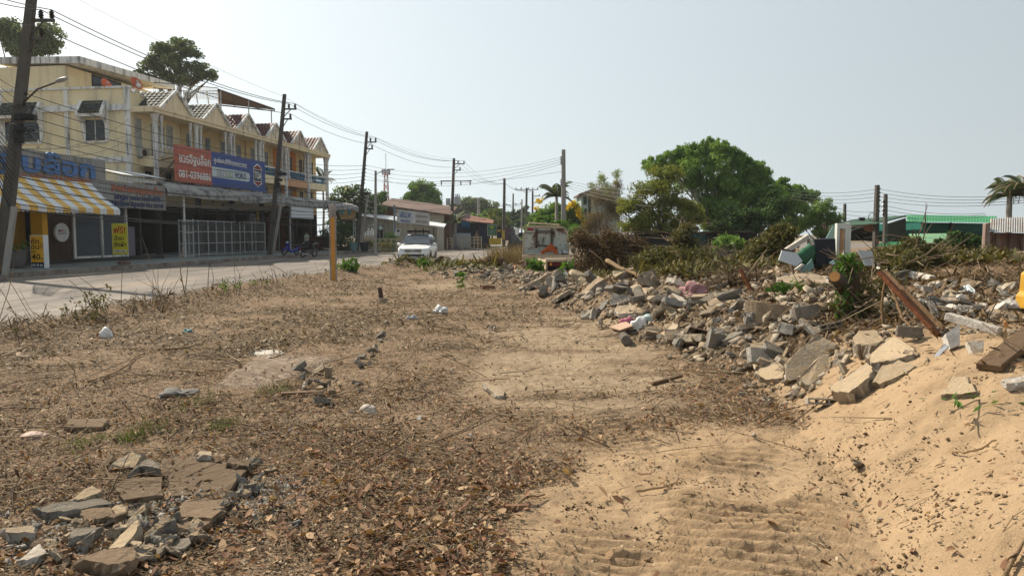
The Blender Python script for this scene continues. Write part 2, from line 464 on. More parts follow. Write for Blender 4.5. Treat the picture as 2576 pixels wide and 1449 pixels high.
# ---- kerb and pavement on the far side
kerb_m = PM('kerb_concrete', (.27,.235,.20), .25, 2.5, .9, .3, 18, stain=(.12,.085,.06), stain_amt=.6, stain_sc=1.5)
pave_m = PM('pavement', (.23,.25,.235), .12, .8, .85, .15, 25, stain=(.17,.16,.14), stain_amt=.6, stain_sc=.5)
def off(P, d):
    t = np.gradient(P, axis=0); t /= np.hypot(t[:,0], t[:,1])[:,None]
    return P + np.stack([-t[:,1], t[:,0]], 1)*d
k0, k1 = kq, off(kq, 0.22)
mb = MB()
gaps = [26.9, 41.5, 60.6, 75.5]                 # drain mouths in the kerb
for i in range(len(k0)-1):
    ym = (k0[i,1]+k0[i+1,1])/2
    for (ya, yb, zt, zlow) in ((k0[i,1], k0[i+1,1], .20, -.02),):
        a, b2, c2, d2 = k0[i], k0[i+1], k1[i+1], k1[i]
        mb.add([(a[0],a[1],-.02),(b2[0],b2[1],-.02),(b2[0],b2[1],.2),(a[0],a[1],.2),(d2[0],d2[1],.2),(c2[0],c2[1],.2),(c2[0],c2[1],-.02),(d2[0],d2[1],-.02)],
               [(0,1,2,3),(3,2,5,4),(4,5,6,7)])
tag(mb.build('kerb', kerb_m), 'weathered concrete kerb along the shop pavement', kind='structure')
k2 = k1.copy()
pv, pn = [], len(k1)
W = np.interp(k1[:,1], [-30, 30, 45, 58, 66, 72, 90, 200], [6, 5.2, 5.5, 6.5, 8, 7, 5, 5])
kw = k1 + (off(k1, 1.0)-k1)*W[:,None]
zz = np.interp(k1[:,1], [-30, 60, 75, 200], [.50, .48, .26, .26])
vs = []
for i in range(pn):
    for t in (0, .5, 1.0): p = k1[i]*(1-t) + kw[i]*t; vs.append((p[0], p[1], .204*(1-t) + zz[i]*t if t else .196))
id2 = np.arange(pn*3).reshape(pn, 3)
f = np.stack([id2[:-1,:-1], id2[:-1,1:], id2[1:,1:], id2[1:,:-1]], -1).reshape(-1, 4)
tag(np_mesh('pavement', np.array(vs), f, pave_m), 'grey green pavement in front of the shops', kind='structure')
# ================================================================== SHOP ROW (left side of the road)
TH = math.atan2(1, .146); EX = Vector((math.cos(TH), math.sin(TH), 0)); IY = Vector((-math.sin(TH), math.cos(TH), 0))
RO = Vector((-30.0, 0, 0))
def rw(s, y, z=0.0): return RO + EX*s + IY*y + Vector((0, 0, z))
def row_thing(name, s, y, z, label, cat, group=None): return empty(name, rw(s, y, z), TH, label, cat, group)
def rowhit(u, v, y):
    d = ray(u, v); c = Vector((0, 0, CAMZ)); t = (y - (c-RO).dot(IY))/d.dot(IY); P = c + d*t
    return (P-RO).dot(EX), P.z
m_cream = PM('cream_paint', (.80,.67,.42), .07, 1.2, .85, .1, 40, stain=(.50,.43,.31), stain_amt=.4, stain_sc=.5, streak=True, c2=(.85,.73,.48))
m_cream_shade = PM('cream_shade_paint', (.66,.50,.26), .10, 1.0, .85, .1, 40, stain=(.28,.21,.12), stain_amt=.4, stain_sc=.6, streak=True)  # same cream, darkened in colour for the shade below the eaves
m_gable = PM('pale_gable_paint', (.78,.65,.44), .07, 1.0, .85, .1, 40, stain=(.36,.31,.24), stain_amt=.35, stain_sc=.8, streak=True)
m_pink = PM('pink_gable_paint', (.62,.44,.32), .07, 1.0, .85, .1, 40, stain=(.36,.29,.24), stain_amt=.35, stain_sc=.8, streak=True)
m_trim = PM('white_trim', (.74,.73,.69), .10, 1.5, .85, .1, 30, stain=(.10,.095,.085), stain_amt=.52, stain_sc=.9, streak=True)
m_column = PM('white_column', (.68,.67,.64), .10, 1.5, .8, .1, 30, stain=(.22,.21,.20), stain_amt=.5, stain_sc=1.4, streak=True)
m_gtile = PM('green_tile', (.035,.045,.035), .35, 3, .7, .4, 8, stain=(.11,.11,.09), stain_amt=.5)
m_rtile = PM('maroon_tile', (.085,.024,.020), .35, 3, .6, .3, 8, stain=(.16,.08,.06), stain_amt=.5)
m_glass = PM('dark_glass', (.012,.015,.017), .2, .5, .12, spec=.5)
m_dark = PM('interior_shade', (.045,.042,.040), .3, .8, .9)  # near black: shade under the canopy put into the colour
m_door = PM('pale_door', (.42,.42,.40), .15, 2, .7, stain=(.25,.25,.24), stain_amt=.5)
m_brown = PM('brown_wood', (.06,.032,.020), .3, 4, .6)
m_orange = PM('orange_wall', (.58,.20,.035), .1, 1, .85, stain=(.35,.16,.05), stain_amt=.3)
m_salmon = PM('salmon_wall', (.60,.33,.19), .1, 1, .85, stain=(.4,.26,.18), stain_amt=.4, streak=True)
m_blue = PM('blue_baluster', (.02,.16,.30), .2, 3, .6)
m_fibre = PM('fibre_cement', (.33,.32,.30), .15, 1.2, .9, .2, 25, stain=(.075,.075,.072), stain_amt=.62, stain_sc=1.6, streak=False)
m_board = PM('grey_signboard', (.32,.32,.31), .08, 1.5, .8, stain=(.18,.175,.165), stain_amt=.45, stain_sc=1, streak=True)
m_letblue = PM('blue_letter', (.075,.18,.42), .1, 2, .6)
m_letdark = PM('navy_letter', (.02,.045,.16), .1, 2, .6)
m_letred = PM('faded_red_letter', (.50,.17,.09), .15, 4, .7)
m_white = PM('white_paint', (.72,.72,.70), .05, 2, .5)
m_grey = PM('galvanised', (.40,.41,.42), .12, 4, .45, metal=.3)
m_rust = PM('rusty_steel', (.075,.045,.032), .35, 6, .85, .2, 40)
m_shut = PM('roller_shutter', (.085,.10,.115), .1, 1.5, .6)
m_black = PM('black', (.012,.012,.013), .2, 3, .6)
m_yel = PM('yellow_vinyl', (.80,.42,.02), .05, 2, .5)
def window(parent, x0, x1, z0, z1, y, fr=m_trim, pane=m_glass, bars=1, f=.07, name='window', proud=.05):
    mb = MB(); mb.box(x0, x0+f, y-proud, y+.02, z0, z1); mb.box(x1-f, x1, y-proud, y+.02, z0, z1)
    mb.box(x0+f, x1-f, y-proud, y+.02, z1-f, z1); mb.box(x0+f, x1-f, y-proud, y+.02, z0, z0+f)
    for k in range(bars): xm = x0+(x1-x0)*(k+1)/(bars+1); mb.box(xm-.02, xm+.02, y-proud*.8, y+.02, z0+f, z1-f)
    zm = z0+(z1-z0)*.55; mb.box(x0+f, x1-f, y-proud*.8, y+.02, zm-.02, zm+.02)
    w = mb.build(name, fr, parent); p = MB().quad((x0+f,y-.012,z0+f),(x1-f,y-.012,z0+f),(x1-f,y-.012,z1-f),(x0+f,y-.012,z1-f)).build('pane', pane, w, recalc=False)
    return w
PS = [48.45, 53.31, 57.92, 62.65, 67.45, 72.24, 77.0]       # party walls
unit_lab = ['cream corner shophouse with green tiled gable, blank end wall and rooftop room', 'cream shophouse with green tiled gable second from the blank end wall',
 'cream shophouse with maroon tiles and arched gable next to the green tiled pair', 'cream shophouse with maroon tiles and arched gable, dark window beside the orange house',
 'orange painted shophouse with pink arched gable and blue balusters', 'end shophouse of the row with maroon gable and blue balusters, open column porch']
def roof_tiles(mb, p0, p1, p2, p3, nu=8, nv=7, bump=.05):
    """sloping tile field p0-p1 along the ridge/eave direction, p0-p3 down the slope; barrel profile with courses"""
    p0, p1, p2, p3 = map(Vector, (p0, p1, p2, p3)); n = (p1-p0).cross(p3-p0).normalized()
    if n.z < 0: n = -n
    m = nu*4
    for j in range(nv):
        for e in (0, 1):
            pass
        r = []
        for (jj, lift) in ((j, .02), (j+1, .055)):
            t = jj/nv; row = []
            for i in range(m+1):
                s = i/m; a = p0.lerp(p1, s).lerp(p3.lerp(p2, s), t)
                row.append(a + n*(lift + bump*abs(math.sin(math.pi*s*nu))))
            r.append(row)
        vs = r[0]+r[1]; mb.add(vs, [(i, i+1, m+2+i, m+1+i) for i in range(m)])
for i in range(6):
    a, b_ = PS[i], PS[i+1]; w = b_-a
    h = row_thing('shophouse', a, 0, 0, unit_lab[i], 'house', 'row of six shophouses')
    wallm = [m_cream_shade, m_cream_shade, m_cream_shade, m_cream_shade, m_orange, m_cream_shade][i]
    xl = -.49 if i == 0 else 0.004
    xr = w-.004
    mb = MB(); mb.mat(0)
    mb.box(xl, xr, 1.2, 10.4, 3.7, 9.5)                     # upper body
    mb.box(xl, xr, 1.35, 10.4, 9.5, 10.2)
    mb.mat(1); mb.box(xl+.003, xl+.15, 1.21, 10.4, 0, 3.7); mb.box(xr-.15, xr, 1.2, 10.4, 0, 3.7); mb.box(xl+.15, xr-.15, 6, 10.4, 0, 3.7)  # lower walls coloured dark for the shade under the canopy
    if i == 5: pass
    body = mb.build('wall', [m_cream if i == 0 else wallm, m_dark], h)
    if i == 0: MB().box(xl-.004, xl+.001, 1.2, 10.4, 0, 3.7).build('end_wall', m_cream, h)
    # ground floor
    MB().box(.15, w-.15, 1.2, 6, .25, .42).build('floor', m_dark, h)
    cx = w/2 - (.25 if i == 0 else 0)
    # eave beam
    g = MB(); g.box(xl if i == 0 else .002, w-.002, -.35, 1.2, 9.5, 9.86); g.box(xl if i == 0 else .002, w-.002, -.42, -.35, 9.72, 9.83); g.build('eave_beam', m_gable if i < 4 else m_cream, h)
    # gable
    hw, zr, z0 = 1.62, 11.22, 9.86
    gm = [m_gable, m_gable, m_gable, m_gable, m_pink, m_gable][i]
    gb = MB(); gb.prism([(cx-hw, z0), (cx+hw, z0), (cx, zr-.08)], -.28, 1.9); gab = gb.build('gable', gm, h)
    tb = MB()
    for sx in (-1, 1): roof_tiles(tb, (cx, -.25, zr), (cx, 2.1, zr), (cx+sx*(hw+.12), 2.1, z0+.03), (cx+sx*(hw+.12), -.25, z0+.03), 7, 6)
    tb.build('roof', m_gtile if i < 2 else m_rtile, h)
    for sx in (-1, 1):
        vb = MB(); vb.bar((cx+sx*.04, -.34, zr+.03), (cx+sx*(hw+.2), -.34, z0+.02), .16, .17)
        vb.build('verge', m_trim, h); vb = MB(); vb.bar((cx+sx*.04, 2.1, zr+.03), (cx+sx*(hw+.2), 2.1, z0+.02), .16, .17); vb.build('verge', m_trim, h)
    if i >= 2:      # arch ornament
        ab = MB(); pts = [(cx+.78*math.cos(t), -.30, z0+.06+.80*math.sin(t)) for t in np.linspace(0, math.pi, 15)]
        ab.tube(pts, .05, 6)
        for t in (math.pi/4, math.pi/2, 3*math.pi/4): ab.bar((cx, -.30, z0+.06), (cx+.76*math.cos(t), -.30, z0+.06+.78*math.sin(t)), .05)
        ab.build('arch', m_trim, h)
    # stepped parapet behind the gables
    P = [(xl, 9.9), (w, 9.9), (w, 10.45), (w-.6, 10.45), (w-.9, 10.6), (.95, 10.75), (.72, 11.0), (.45, 11.05), (.35, 10.85), (.1, 10.8), (xl if i else -.45, 10.72 if i else 11.08)]
    MB().prism(P, 1.42, 1.62).build('parapet', m_cream if i < 2 else m_gable, h)
    cp = MB()
    for q in range(2, len(P)-1):
        (xa, za), (xb, zb) = P[q], P[q+1]; cp.bar((xa, 1.52, za+.04), (xb, 1.52, zb+.04), .3, .09)
    cp.build('coping', m_trim, h)
    # columns: one tall with two slender companions at each party wall
    def column(x, r, z0, z1, y=0.0):
        mb = MB(); prof = [(r*1.5, z0), (r*1.5, z0+.12), (r*1.15, z0+.2), (r, z0+.35), (r*.92, z1-.55), (r*1.0, z1-.5), (r*1.25, z1-.42), (r*1.0, z1-.36), (r*1.55, z1-.1), (r*1.7, z1)]
        mb.lathe(prof, (x, y, 0), 12); return mb.build('column', m_column, h, smooth=False)
    column(0.25 if i == 0 else 0.02, .17, 4.4, 9.48)
    column(.9 if i == 0 else .62, .095, 6.8, 9.48)
    column(w-.66, .095, 6.8, 9.48)
    if i == 5: column(w-.1, .17, 4.4, 9.48)
    # balcony
    bm_ = m_salmon if i == 4 else m_cream
    MB().box(.2, w-.2, -.02, 1.2, 6.12, 6.78).build('balcony', bm_, h)
    rb = MB(); rb.box(.35, w-.35, -.04, .1, 7.42, 7.54); rb.build('handrail', m_trim, h)
    for k in range(16):
        x = .48 + (w-.96)*k/15
        MB().lathe([(.035, 6.78), (.06, 6.92), (.03, 7.05), (.055, 7.25), (.035, 7.42)], (x, .03, 0), 7).build('baluster', m_blue if i >= 3 else m_gable, h)
    # wall openings on the balcony level and the one below
    if i == 0:
        window(h, -.05, .55, 7.3, 9.2, 1.2, m_door, m_door, 1); window(h, 1.6, 3.0, 6.85, 9.05, 1.2, m_door, m_door, 1, name='door'); window(h, 3.25, 3.95, 7.3, 9.2, 1.2, m_door, m_door, 1)
    else:
        fr = m_brown if i >= 4 else m_door
        window(h, .75, 1.35, 7.3, 9.0, 1.2, fr, m_glass if i else m_door, 1)
        window(h, 1.65, 2.85, 6.8, 9.0, 1.2, fr, m_door if i < 4 else m_brown, 1, name='door')
        window(h, 3.15, 3.85, 7.3, 9.0, 1.2, fr, m_glass, 1)
    for (xa, xb) in ((.7, 1.5), (2.9, 3.7)): window(h, xa, xb, 4.9, 5.95, 1.2, m_door, m_glass, 1)
    # ground floor front
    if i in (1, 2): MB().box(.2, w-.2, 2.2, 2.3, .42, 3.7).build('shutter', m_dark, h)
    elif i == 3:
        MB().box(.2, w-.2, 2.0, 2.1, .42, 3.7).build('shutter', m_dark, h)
    MB().box(-.14 if i else .1, .14 if i else .34, -.2, .1, .25, 4.4).build('pillar', m_dark if i < 4 else m_brown, h)  # front pillars darkened by colour to sink into the canopy shade
    if i == 0:
        # blank end wall dressing: pilasters, band, window with tiled hood, ledge
        X = -.49
        pm = MB()
        for (y0, y1) in ((1.15, 1.55), (5.5, 5.78), (10.25, 10.55)): pm.box(X-.06, X, y0, y1, .2, 11.0)
        pm.box(X-.10, X, 1.1, 10.6, 9.70, 10.02); pm.box(X-.16, X, 1.1, 10.6, 9.60, 9.70); pm.box(X-.08, X, 1.2, 3.9, 6.35, 6.7)
        pm.build('pilaster', m_trim, h)
        MB().box(X-.1, X+.2, 1.1, 10.6, 11.0, 11.14).build('coping', m_trim, h)
        MB().box(X, X+.18, 1.36, 10.4, 10.2, 11.0).box(X+.18, w-.2, 10.2, 10.4, 10.2, 11.0).build('parapet', m_cream, h)
        MB().box(X, w-.01, 10.4, 16, 0, 10.9).build('rear_wall', m_cream, h)
        for (ya, yb) in ((2.95, 4.31), (7.6, 10.1)):
            yc = (ya+yb)/2
            wd = MB(); wd.box(X-.04, X+.02, ya, yb, 7.76, 9.05); wp = wd.build('window', m_glass, h)
            fb = MB(); fb.box(X-.07, X, ya-.1, ya, 7.7, 9.1); fb.box(X-.07, X, yb, yb+.1, 7.7, 9.1); fb.box(X-.10, X, ya-.12, yb+.12, 7.6, 7.7); fb.box(X-.055, X-.042, yc-.03, yc+.03, 7.76, 9.05); fb.build('frame', m_trim, wp)
            hb = MB()
            for yy in (ya-.28, yb+.06):
                hb.prism([(X-.55, 9.35), (X, 7.7), (X, 10.3), (X-.2, 10.3), (X-.62, 9.6)], yy, yy+.22) if False else None
                hb.add([(X,yy,7.8),(X-.18,yy,8.8),(X-.62,yy,9.25),(X-.62,yy,9.5),(X-.2,yy,10.25),(X,yy,10.25),(X,yy+.22,7.8),(X-.18,yy+.22,8.8),(X-.62,yy+.22,9.25),(X-.62,yy+.22,9.5),(X-.2,yy+.22,10.25),(X,yy+.22,10.25)],
                       [(0,1,2,3,4,5),(11,10,9,8,7,6),(0,6,7,1),(1,7,8,2),(2,8,9,3),(3,9,10,4),(4,10,11,5)])
            hb.box(X-.6, X, ya-.06, yb+.06, 9.2, 9.38); hd = hb.build('window_hood', m_trim, h)
            tb = MB(); roof_tiles(tb, (X-.12, ya-.06, 10.22), (X-.12, yb+.06, 10.22), (X-.66, yb+.06, 9.42), (X-.66, ya-.06, 9.42), 6, 4, .04); tb.build('tiles', m_gtile, hd)
        # rooftop room
        rm = MB(); rm.box(X+.02, 8.8, 5.66, 10.4, 11.1, 12.55); rm.build('rooftop_room', m_cream, h)
        rf = MB(); rf.add([(X-.12,4.45,12.62),(9.6,4.45,12.95),(9.6,10.6,13.1),(X-.12,10.6,12.78),(X-.12,4.45,13.05),(9.6,4.45,13.35),(9.6,10.6,13.5),(X-.12,10.6,13.2)],
            [(3,2,1,0),(4,5,6,7),(0,1,5,4),(1,2,6,5),(2,3,7,6),(3,0,4,7)]); rf.build('rooftop_slab', m_trim, h)
        window(h, 1.95, 4.9, 11.2, 12.5, 5.66, m_black, m_glass, 1, f=.05)
# ---- satellite dishes on the end parapet
m_dish = PM('orange_dish', (.55,.13,.055), .1, 3, .6)
def dish(u, v, px, label, yy=3.0):
    s, z = rowhit(u, v, yy)
    d = row_thing('satellite_dish', s, yy, 11.12, label, 'dish', 'orange satellite dishes')
    r = px*mpp(s*.99)
    mb = MB(); mb.lathe([(.02, 0), (r*.5, .03), (r*.8, .1), (r, .18), (r+.01, .175), (r*.8, .08), (r*.5, .01), (.02, -.02)], (0,0,0), 20)
    q = mb.build('reflector', m_dish, d, smooth=True); q.location = (0, 0, z-11.12); q.rotation_euler = (R(62), R(28), R(-25))
    MB().tube([(0,.1,0), (0,.1,max(z-11.12-.1,.3))], .03, 6).build('stand', m_rust, d); a = MB(); a.tube([(0,0,z-11.12),(-.35,-.45,z-11.12+.1)], .015, 5); a.cbox((-.37,-.47,z-11.12+.1),(.09,.09,.12)); a.build('receiver', m_grey, d)
dish(264, 216, 15, 'orange dish antenna in front of the rooftop window')
dish(339, 213, 17, 'orange dish antenna at the parapet corner by the white globe', 1.6)
s, z = rowhit(348, 222, 1.4); g = row_thing('globe_lamp', s, 1.4, 11.1, 'small white globe lamp on the parapet corner', 'lamp'); MB().lathe([(.02,.1),(.13,.16),(.18,.28),(.13,.4),(.02,.46)], (0,0,0), 12).build('globe', m_white, g, smooth=True); MB().tube([(0,0,0),(0,0,.12)], .04, 6).build('stem', m_grey, g)
# ---- terrace canopy behind the gables
tcn = row_thing('terrace_canopy', 58, 2, 10.3, 'dark corrugated terrace roof on thin posts behind the gables', 'canopy')
def RL(u, v, y, o=(58, 2, 10.3)):
    s, z = rowhit(u, v, y); return (s-o[0], y-o[1], z-o[2])
f0, f1, b0, b1 = RL(548, 224, 2), RL(691, 274, 2), RL(553, 263, 7), RL(690, 278, 6)
mb = MB(); n = 60
f0, f1, b0, b1 = map(Vector, (f0, f1, b0, b1))
top, bot = [], []
for k in range(n*2+1):
    t = k/(n*2); off = Vector((0, 0, .05*(k % 2))); top.append(f0.lerp(f1, t)+off); bot.append(b0.lerp(b1, t)+off)
mb.add(top+bot, [(k, k+1, 2*n+2+k, 2*n+1+k) for k in range(2*n)])
m_sheet = PM('dark_sheet', (.05,.042,.036), .3, 2, .6)
mb.build('sheet_roof', m_sheet, tcn)
fr = MB(); fr.bar(f0-Vector((0,0,.08)), f1-Vector((0,0,.08)), .08, .1); fr.bar(b0-Vector((0,0,.08)), b1-Vector((0,0,.08)), .08, .1)
for t in (0, .25, .5, .75, 1): fr.bar(f0.lerp(f1,t)-Vector((0,0,.1)), b0.lerp(b1,t)-Vector((0,0,.1)), .06, .08)
fr.build('rafter', m_rust, tcn)
for t in (.04, .5, .93):
    p = f0.lerp(f1, t); MB().tube([p, (p.x, p.y, 0)], .05, 6).build('post', m_grey, tcn)
rail = row_thing('terrace_railing', 52, 3.2, 11, 'brown and white mesh railing around the roof terrace', 'railing')
mb = MB()
p0, p1 = Vector(RL(386, 222, 3.2, (52,3.2,11))), Vector(RL(548, 238, 3.2, (52,3.2,11)))
q0, q1 = Vector(RL(386, 208, 3.2, (52,3.2,11))), Vector(RL(548, 222, 3.2, (52,3.2,11)))
for k in range(41): mb.bar(p0.lerp(p1, k/40)-Vector((0,0,.5)), q0.lerp(q1, k/40), .025)
mb.build('baluster', m_white, rail); m2 = MB(); m2.bar(q0, q1, .05); m2.bar(p0, p1, .05)
m2.build('top_rail', m_rust, rail)
scr = row_thing('terrace_screen', 55, 2.4, 10.4, 'grey mesh screen panels in white frames on the terrace', 'screen')
m_mesh, nt, b = new_mat('wire_mesh'); t_ = ND(nt, 'ShaderNodeBsdfTransparent'); mx = ND(nt, 'ShaderNodeMixShader'); mx.inputs[0].default_value = .16
b.inputs['Base Color'].default_value = (.30,.31,.30,1); nt.links.new(t_.outputs[0], mx.inputs[1]); nt.links.new(b.outputs[0], mx.inputs[2]); nt.links.new(mx.outputs[0], nt.nodes['Material Output'].inputs['Surface'])
A4 = [Vector(RL(u, v, 2.4, (55,2.4,10.4))) for (u, v) in ((462,231),(548,229),(550,262),(470,262))]
mb = MB(); mb.quad(*A4); mb.build('mesh_panel', m_mesh, scr, recalc=False)
mb = MB()
for t in (0, .33, .67, 1): mb.bar(A4[0].lerp(A4[1], t), A4[3].lerp(A4[2], t), .07)
mb.bar(A4[0], A4[1], .06); mb.build('frame', m_white, scr)
# ---- corrugated canopy over the pavement
cn = row_thing('street_canopy', 45.55, 0, 0, 'long grey corrugated street canopy with curled lip along the shop row', 'canopy')
prof = [(0.3, 5.15), (-.6, 5.08), (-1.5, 4.98), (-2.1, 4.88), (-2.45, 4.75), (-2.68, 4.55), (-2.78, 4.32), (-2.80, 4.06)]
Lc = 33.2; n = int(Lc/.09); vs = []
for k in range(n+1):
    x = Lc*k/n; sag = .03*math.sin(x*1.1)
    for (y, z) in prof: vs.append((x, y - (.03 if k % 2 else 0)*(1 if z < 4.7 else .2), z + (.03 if k % 2 else 0) + sag))
m = len(prof); fs = np.array([(k*m+j, k*m+j+1, (k+1)*m+j+1, (k+1)*m+j) for k in range(n) for j in range(m-1)])
np_mesh('corrugated_sheet', np.array(vs), fs, m_fibre, cn)
mb = MB()
for x in np.arange(.2, Lc, 2.37): mb.bar((x, -2.6, 4.42), (x, 1.1, 4.95), .06, .08)
mb.box(0, Lc, -2.62, -2.56, 4.3, 4.4); mb.build('frame', m_rust, cn)
for (s_, m_, lab) in ((47.55, m_white, 'white'), (62.65, m_grey, 'grey'), (71.9, m_brown, 'brown'), (77.9, m_grey, 'grey')):
    MB().tube([(s_-45.55, -2.55, .3), (s_-45.55, -2.55, 4.4)], .065, 8).build('post', m_, cn)
sf = MB(); sf.box(.1, 9, -1.6, -1.4, 3.55, 3.72); sf.box(9, Lc-9, -1.3, -1.1, 3.65, 4.0); sf.build('beam', PM('dusty_beam', (.26,.235,.20), .1, 2), cn)
# ---- billboard
m_bred, m_bblue = PM('faded_red_panel', (.43,.115,.075), .08, 1, .6, stain=(.36,.10,.07), stain_amt=.4, streak=True), PM('blue_panel', (.035,.075,.27), .1, 1, .6)
bb = row_thing('billboard', 48.4, -1.5, 5.13, 'long red and blue painted billboard above the street canopy', 'billboard')
MB().box(0, 4.3, 0, .08, 0, 2.38).build('red_panel', m_bred, bb); MB().box(4.302, 12.15, 0, .08, 0, 2.38).build('blue_panel', m_bblue, bb)
def bl(t, x, z, w_, h_, mat, **k): return lettering(t, mat, bb, (x, -.012, z), w_, h_, **k)
bl('ขวรอิฐบล๊อก', 2.3, 1.55, 3.7, .86, m_white, bold=.018); bl('081-0396886', 2.25, .55, 3.8, .5, m_white, bold=.018)
bl('ศูนย์ผสมสีดิจิตอลครบวงจร', 6.9, 1.78, 4.6, .52, m_white, bold=.015)
m_palew = PM('pale_band', (.52,.60,.62), .05, 2)
band = MB(); pts = [(4.31,.62),(9.3,.62)] + [(9.3+.36*math.sin(a), .98-.36*math.cos(a)) for a in np.linspace(0.2, math.pi-.2, 9)] + [(9.3,1.34),(4.31,1.34)]
band.prism(pts, -.012, -.002); band.build('pale_band', m_palew, bb)
for k, (ch, cc) in enumerate(zip('COLOR', ((.35,.37,.36), (.30,.36,.45), (.40,.42,.42), (.33,.40,.30), (.26,.40,.33)))):
    MB().box(4.95+k*.44, 5.33+k*.44, -.022, -.0125, .74, 1.22).build('letter_tile', PM('letter_tile', cc, .05), bb)
    bl(ch, 5.14+k*.44, .98, .22, .3, m_white, depth=.008).location.y = -.028
bl('WORLD', 8.2, .98, 1.7, .42, m_letdark, bold=.02).location.y = -.02
hexp = [(10.9+.66*sx*k, z) for (sx, k, z) in ((0,0,.32),(1,1,.6),(1,1,1.85),(0,0,2.14),(-1,1,1.85),(-1,1,.6))]
MB().prism(hexp, -.012, -.002).build('emblem', m_white, bb)
hin = [(10.9+.58*sx, z) for (sx, z) in ((0,.42),(1,.66),(1,1.79),(0,2.04),(-1,1.79),(-1,.66))]
MB().prism(hin, -.02, -.0125).build('emblem_field', PM('emblem_red', (.25,.035,.04), .05), bb)
MB().box(10.32, 11.48, -.028, -.021, .78, 1.64).build('emblem_band', PM('emblem_navy', (.012,.015,.05), .05), bb)
MB().box(10.32, 11.48, -.026, -.0205, .73, .775).box(10.32, 11.48, -.026, -.0205, 1.645, 1.69).build('emblem_line', m_white, bb)
bl('TOA', 10.9, 1.21, 1.02, .62, m_white, bold=.03).location.y = -.036
fr = MB()
for x in np.linspace(.3, 12, 7): fr.bar((x, .1, -.45), (x, .1, 2.3), .06)
fr.bar((-2.3, -.1, -.35), (.05, .05, 1.35), .07); fr.bar((0, .1, -.25), (12.2, .1, -.25), .07); fr.bar((0, .1, -.45), (12.2, .1, -.45), .05)
for x in np.linspace(.3, 11.8, 6): fr.bar((x, .12, 1.6), (x, 1.6, 1.3), .05)
fr.build('support_frame', m_rust, bb)
# ---- metal fence in front of the empty shops
fe = row_thing('mesh_fence', 46.85, -2.6, .33, 'grey steel fence of wire mesh panels closing the empty shops', 'fence')
xs = [0, 1.05, 2.15, 3.3, 4.3, 5.3, 6.3, 7.45, 8.1, 9.2, 11.25]
mb = MB()
for z in (.12, .85, 1.6, 2.3): mb.box(.03, 11.22, -.02, .02, z-.02, z+.02)
mb.build('rail', m_grey, fe)
for x in xs: MB().box(x-.025, x+.025, -.03, .03, 0, 2.34).build('post', m_grey, fe)
MB().quad((0,.012,.1),(11.25,.012,.1),(11.25,.012,2.3),(0,.012,2.3)).build('mesh', m_mesh, fe, recalc=False)
gt = row_thing('fence_gate', 47.05, -2.75, .33, 'slim steel gate leaf standing proud of the mesh fence', 'gate')
MB().box(0, .05, 0, .05, 0, 2.3).box(1.12, 1.18, 0, .05, 0, 2.42).box(.05, 1.12, 0, .05, 2.25, 2.3).box(.05, 1.12, 0, .05, .02, .07).box(.05,1.12,.005,.045,1.5,1.55).build('frame', m_grey, gt)
MB().quad((.05,.025,.07),(1.12,.025,.07),(1.12,.025,2.25),(.05,.025,2.25)).build('mesh', m_mesh, gt, recalc=False)
# ---- laundry shop and its signboards
ls = row_thing('laundry_shop', 28, -2.6, 0, 'single storey laundry shop with grey signboard front and dark roller shutters', 'shop')
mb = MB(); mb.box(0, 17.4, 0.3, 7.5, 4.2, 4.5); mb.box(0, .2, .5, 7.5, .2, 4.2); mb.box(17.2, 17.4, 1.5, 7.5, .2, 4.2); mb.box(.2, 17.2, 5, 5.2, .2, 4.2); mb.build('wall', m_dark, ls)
def vboard(x0, x1, z0, z1, y, name, parent):
    mb = MB(); n = int((x1-x0)/.18)
    mb.box(x0, x1, y+.012, y+.12, z0, z1)
    for k in range(n+1): x = x0+(x1-x0)*k/n; mb.box(x-.012, x+.012, y-.006, y+.012, z0, z1)
    return mb.build(name, m_board, parent)
vboard(0, 12.35, 4.35, 5.66, -.03, 'signboard', ls)
vboard(11.3, 12.36, 3.2, 4.35, -.03, 'signboard', ls)
vboard(12.37, 17.55, 3.2, 4.62, -.03, 'signboard', ls)
lettering('ขวรอิฐบล๊อก', m_letblue, ls, (6.3, -.10, 5.03), 10.3, 1.28, bold=.03, depth=.07)
lettering('โทร.081-0396886', m_letred, ls, (8.6, -.06, 4.50), 5.2, .24, bold=.01)
lettering('จำหน่ายวัสดุก่อสร้าง', m_letred, ls, (15.0, -.065, 4.22), 4.5, .56, bold=.02, depth=.03)
lettering('เสาปูน วงบ่อ ท่อน้ำพีวีซี', m_letdark, ls, (15.0, -.065, 3.78), 4.0, .40, bold=.018, depth=.02)
lettering('อิฐบล๊อก อิฐแดง หิน ทราย', m_letdark, ls, (14.9, -.065, 3.43), 4.6, .40, bold=.018, depth=.02)
rl = MB(); rl.box(14.2, 18.2, .5, .56, 4.75, 5.05)
for k in range(13): rl.box(14.2+k*.33, 14.22+k*.33, .47, .5, 4.75, 5.05)
rl.add([(13.9,.2,5.08),(18.3,.2,5.08),(18.3,1.8,5.45),(13.9,1.8,5.45)], [(0,1,2,3)])
rl.build('roof_edge', m_white, ls)
fz = .5
def shutter(x0, x1):
    mb = MB()
    n = 42
    for k in range(n): z = fz+.12+k*(2.9/n); mb.add([(x0,.62,z),(x1,.62,z),(x1,.595,z+1.45/n),(x0,.595,z+1.45/n),(x1,.62,z+2.9/n),(x0,.62,z+2.9/n)], [(0,1,2,3),(3,2,4,5)])
    o = mb.build('shutter', m_shut, ls); MB().box(x0, x1, .56, .62, fz+.01, fz+.12).build('bottom_bar', m_column, o)
shutter(10.72, 12.6); shutter(12.78, 14.6)
for x in (10.56, 12.62, 14.62): MB().box(x, x+.14, .52, .66, fz, 3.4).build('post', m_column, ls)
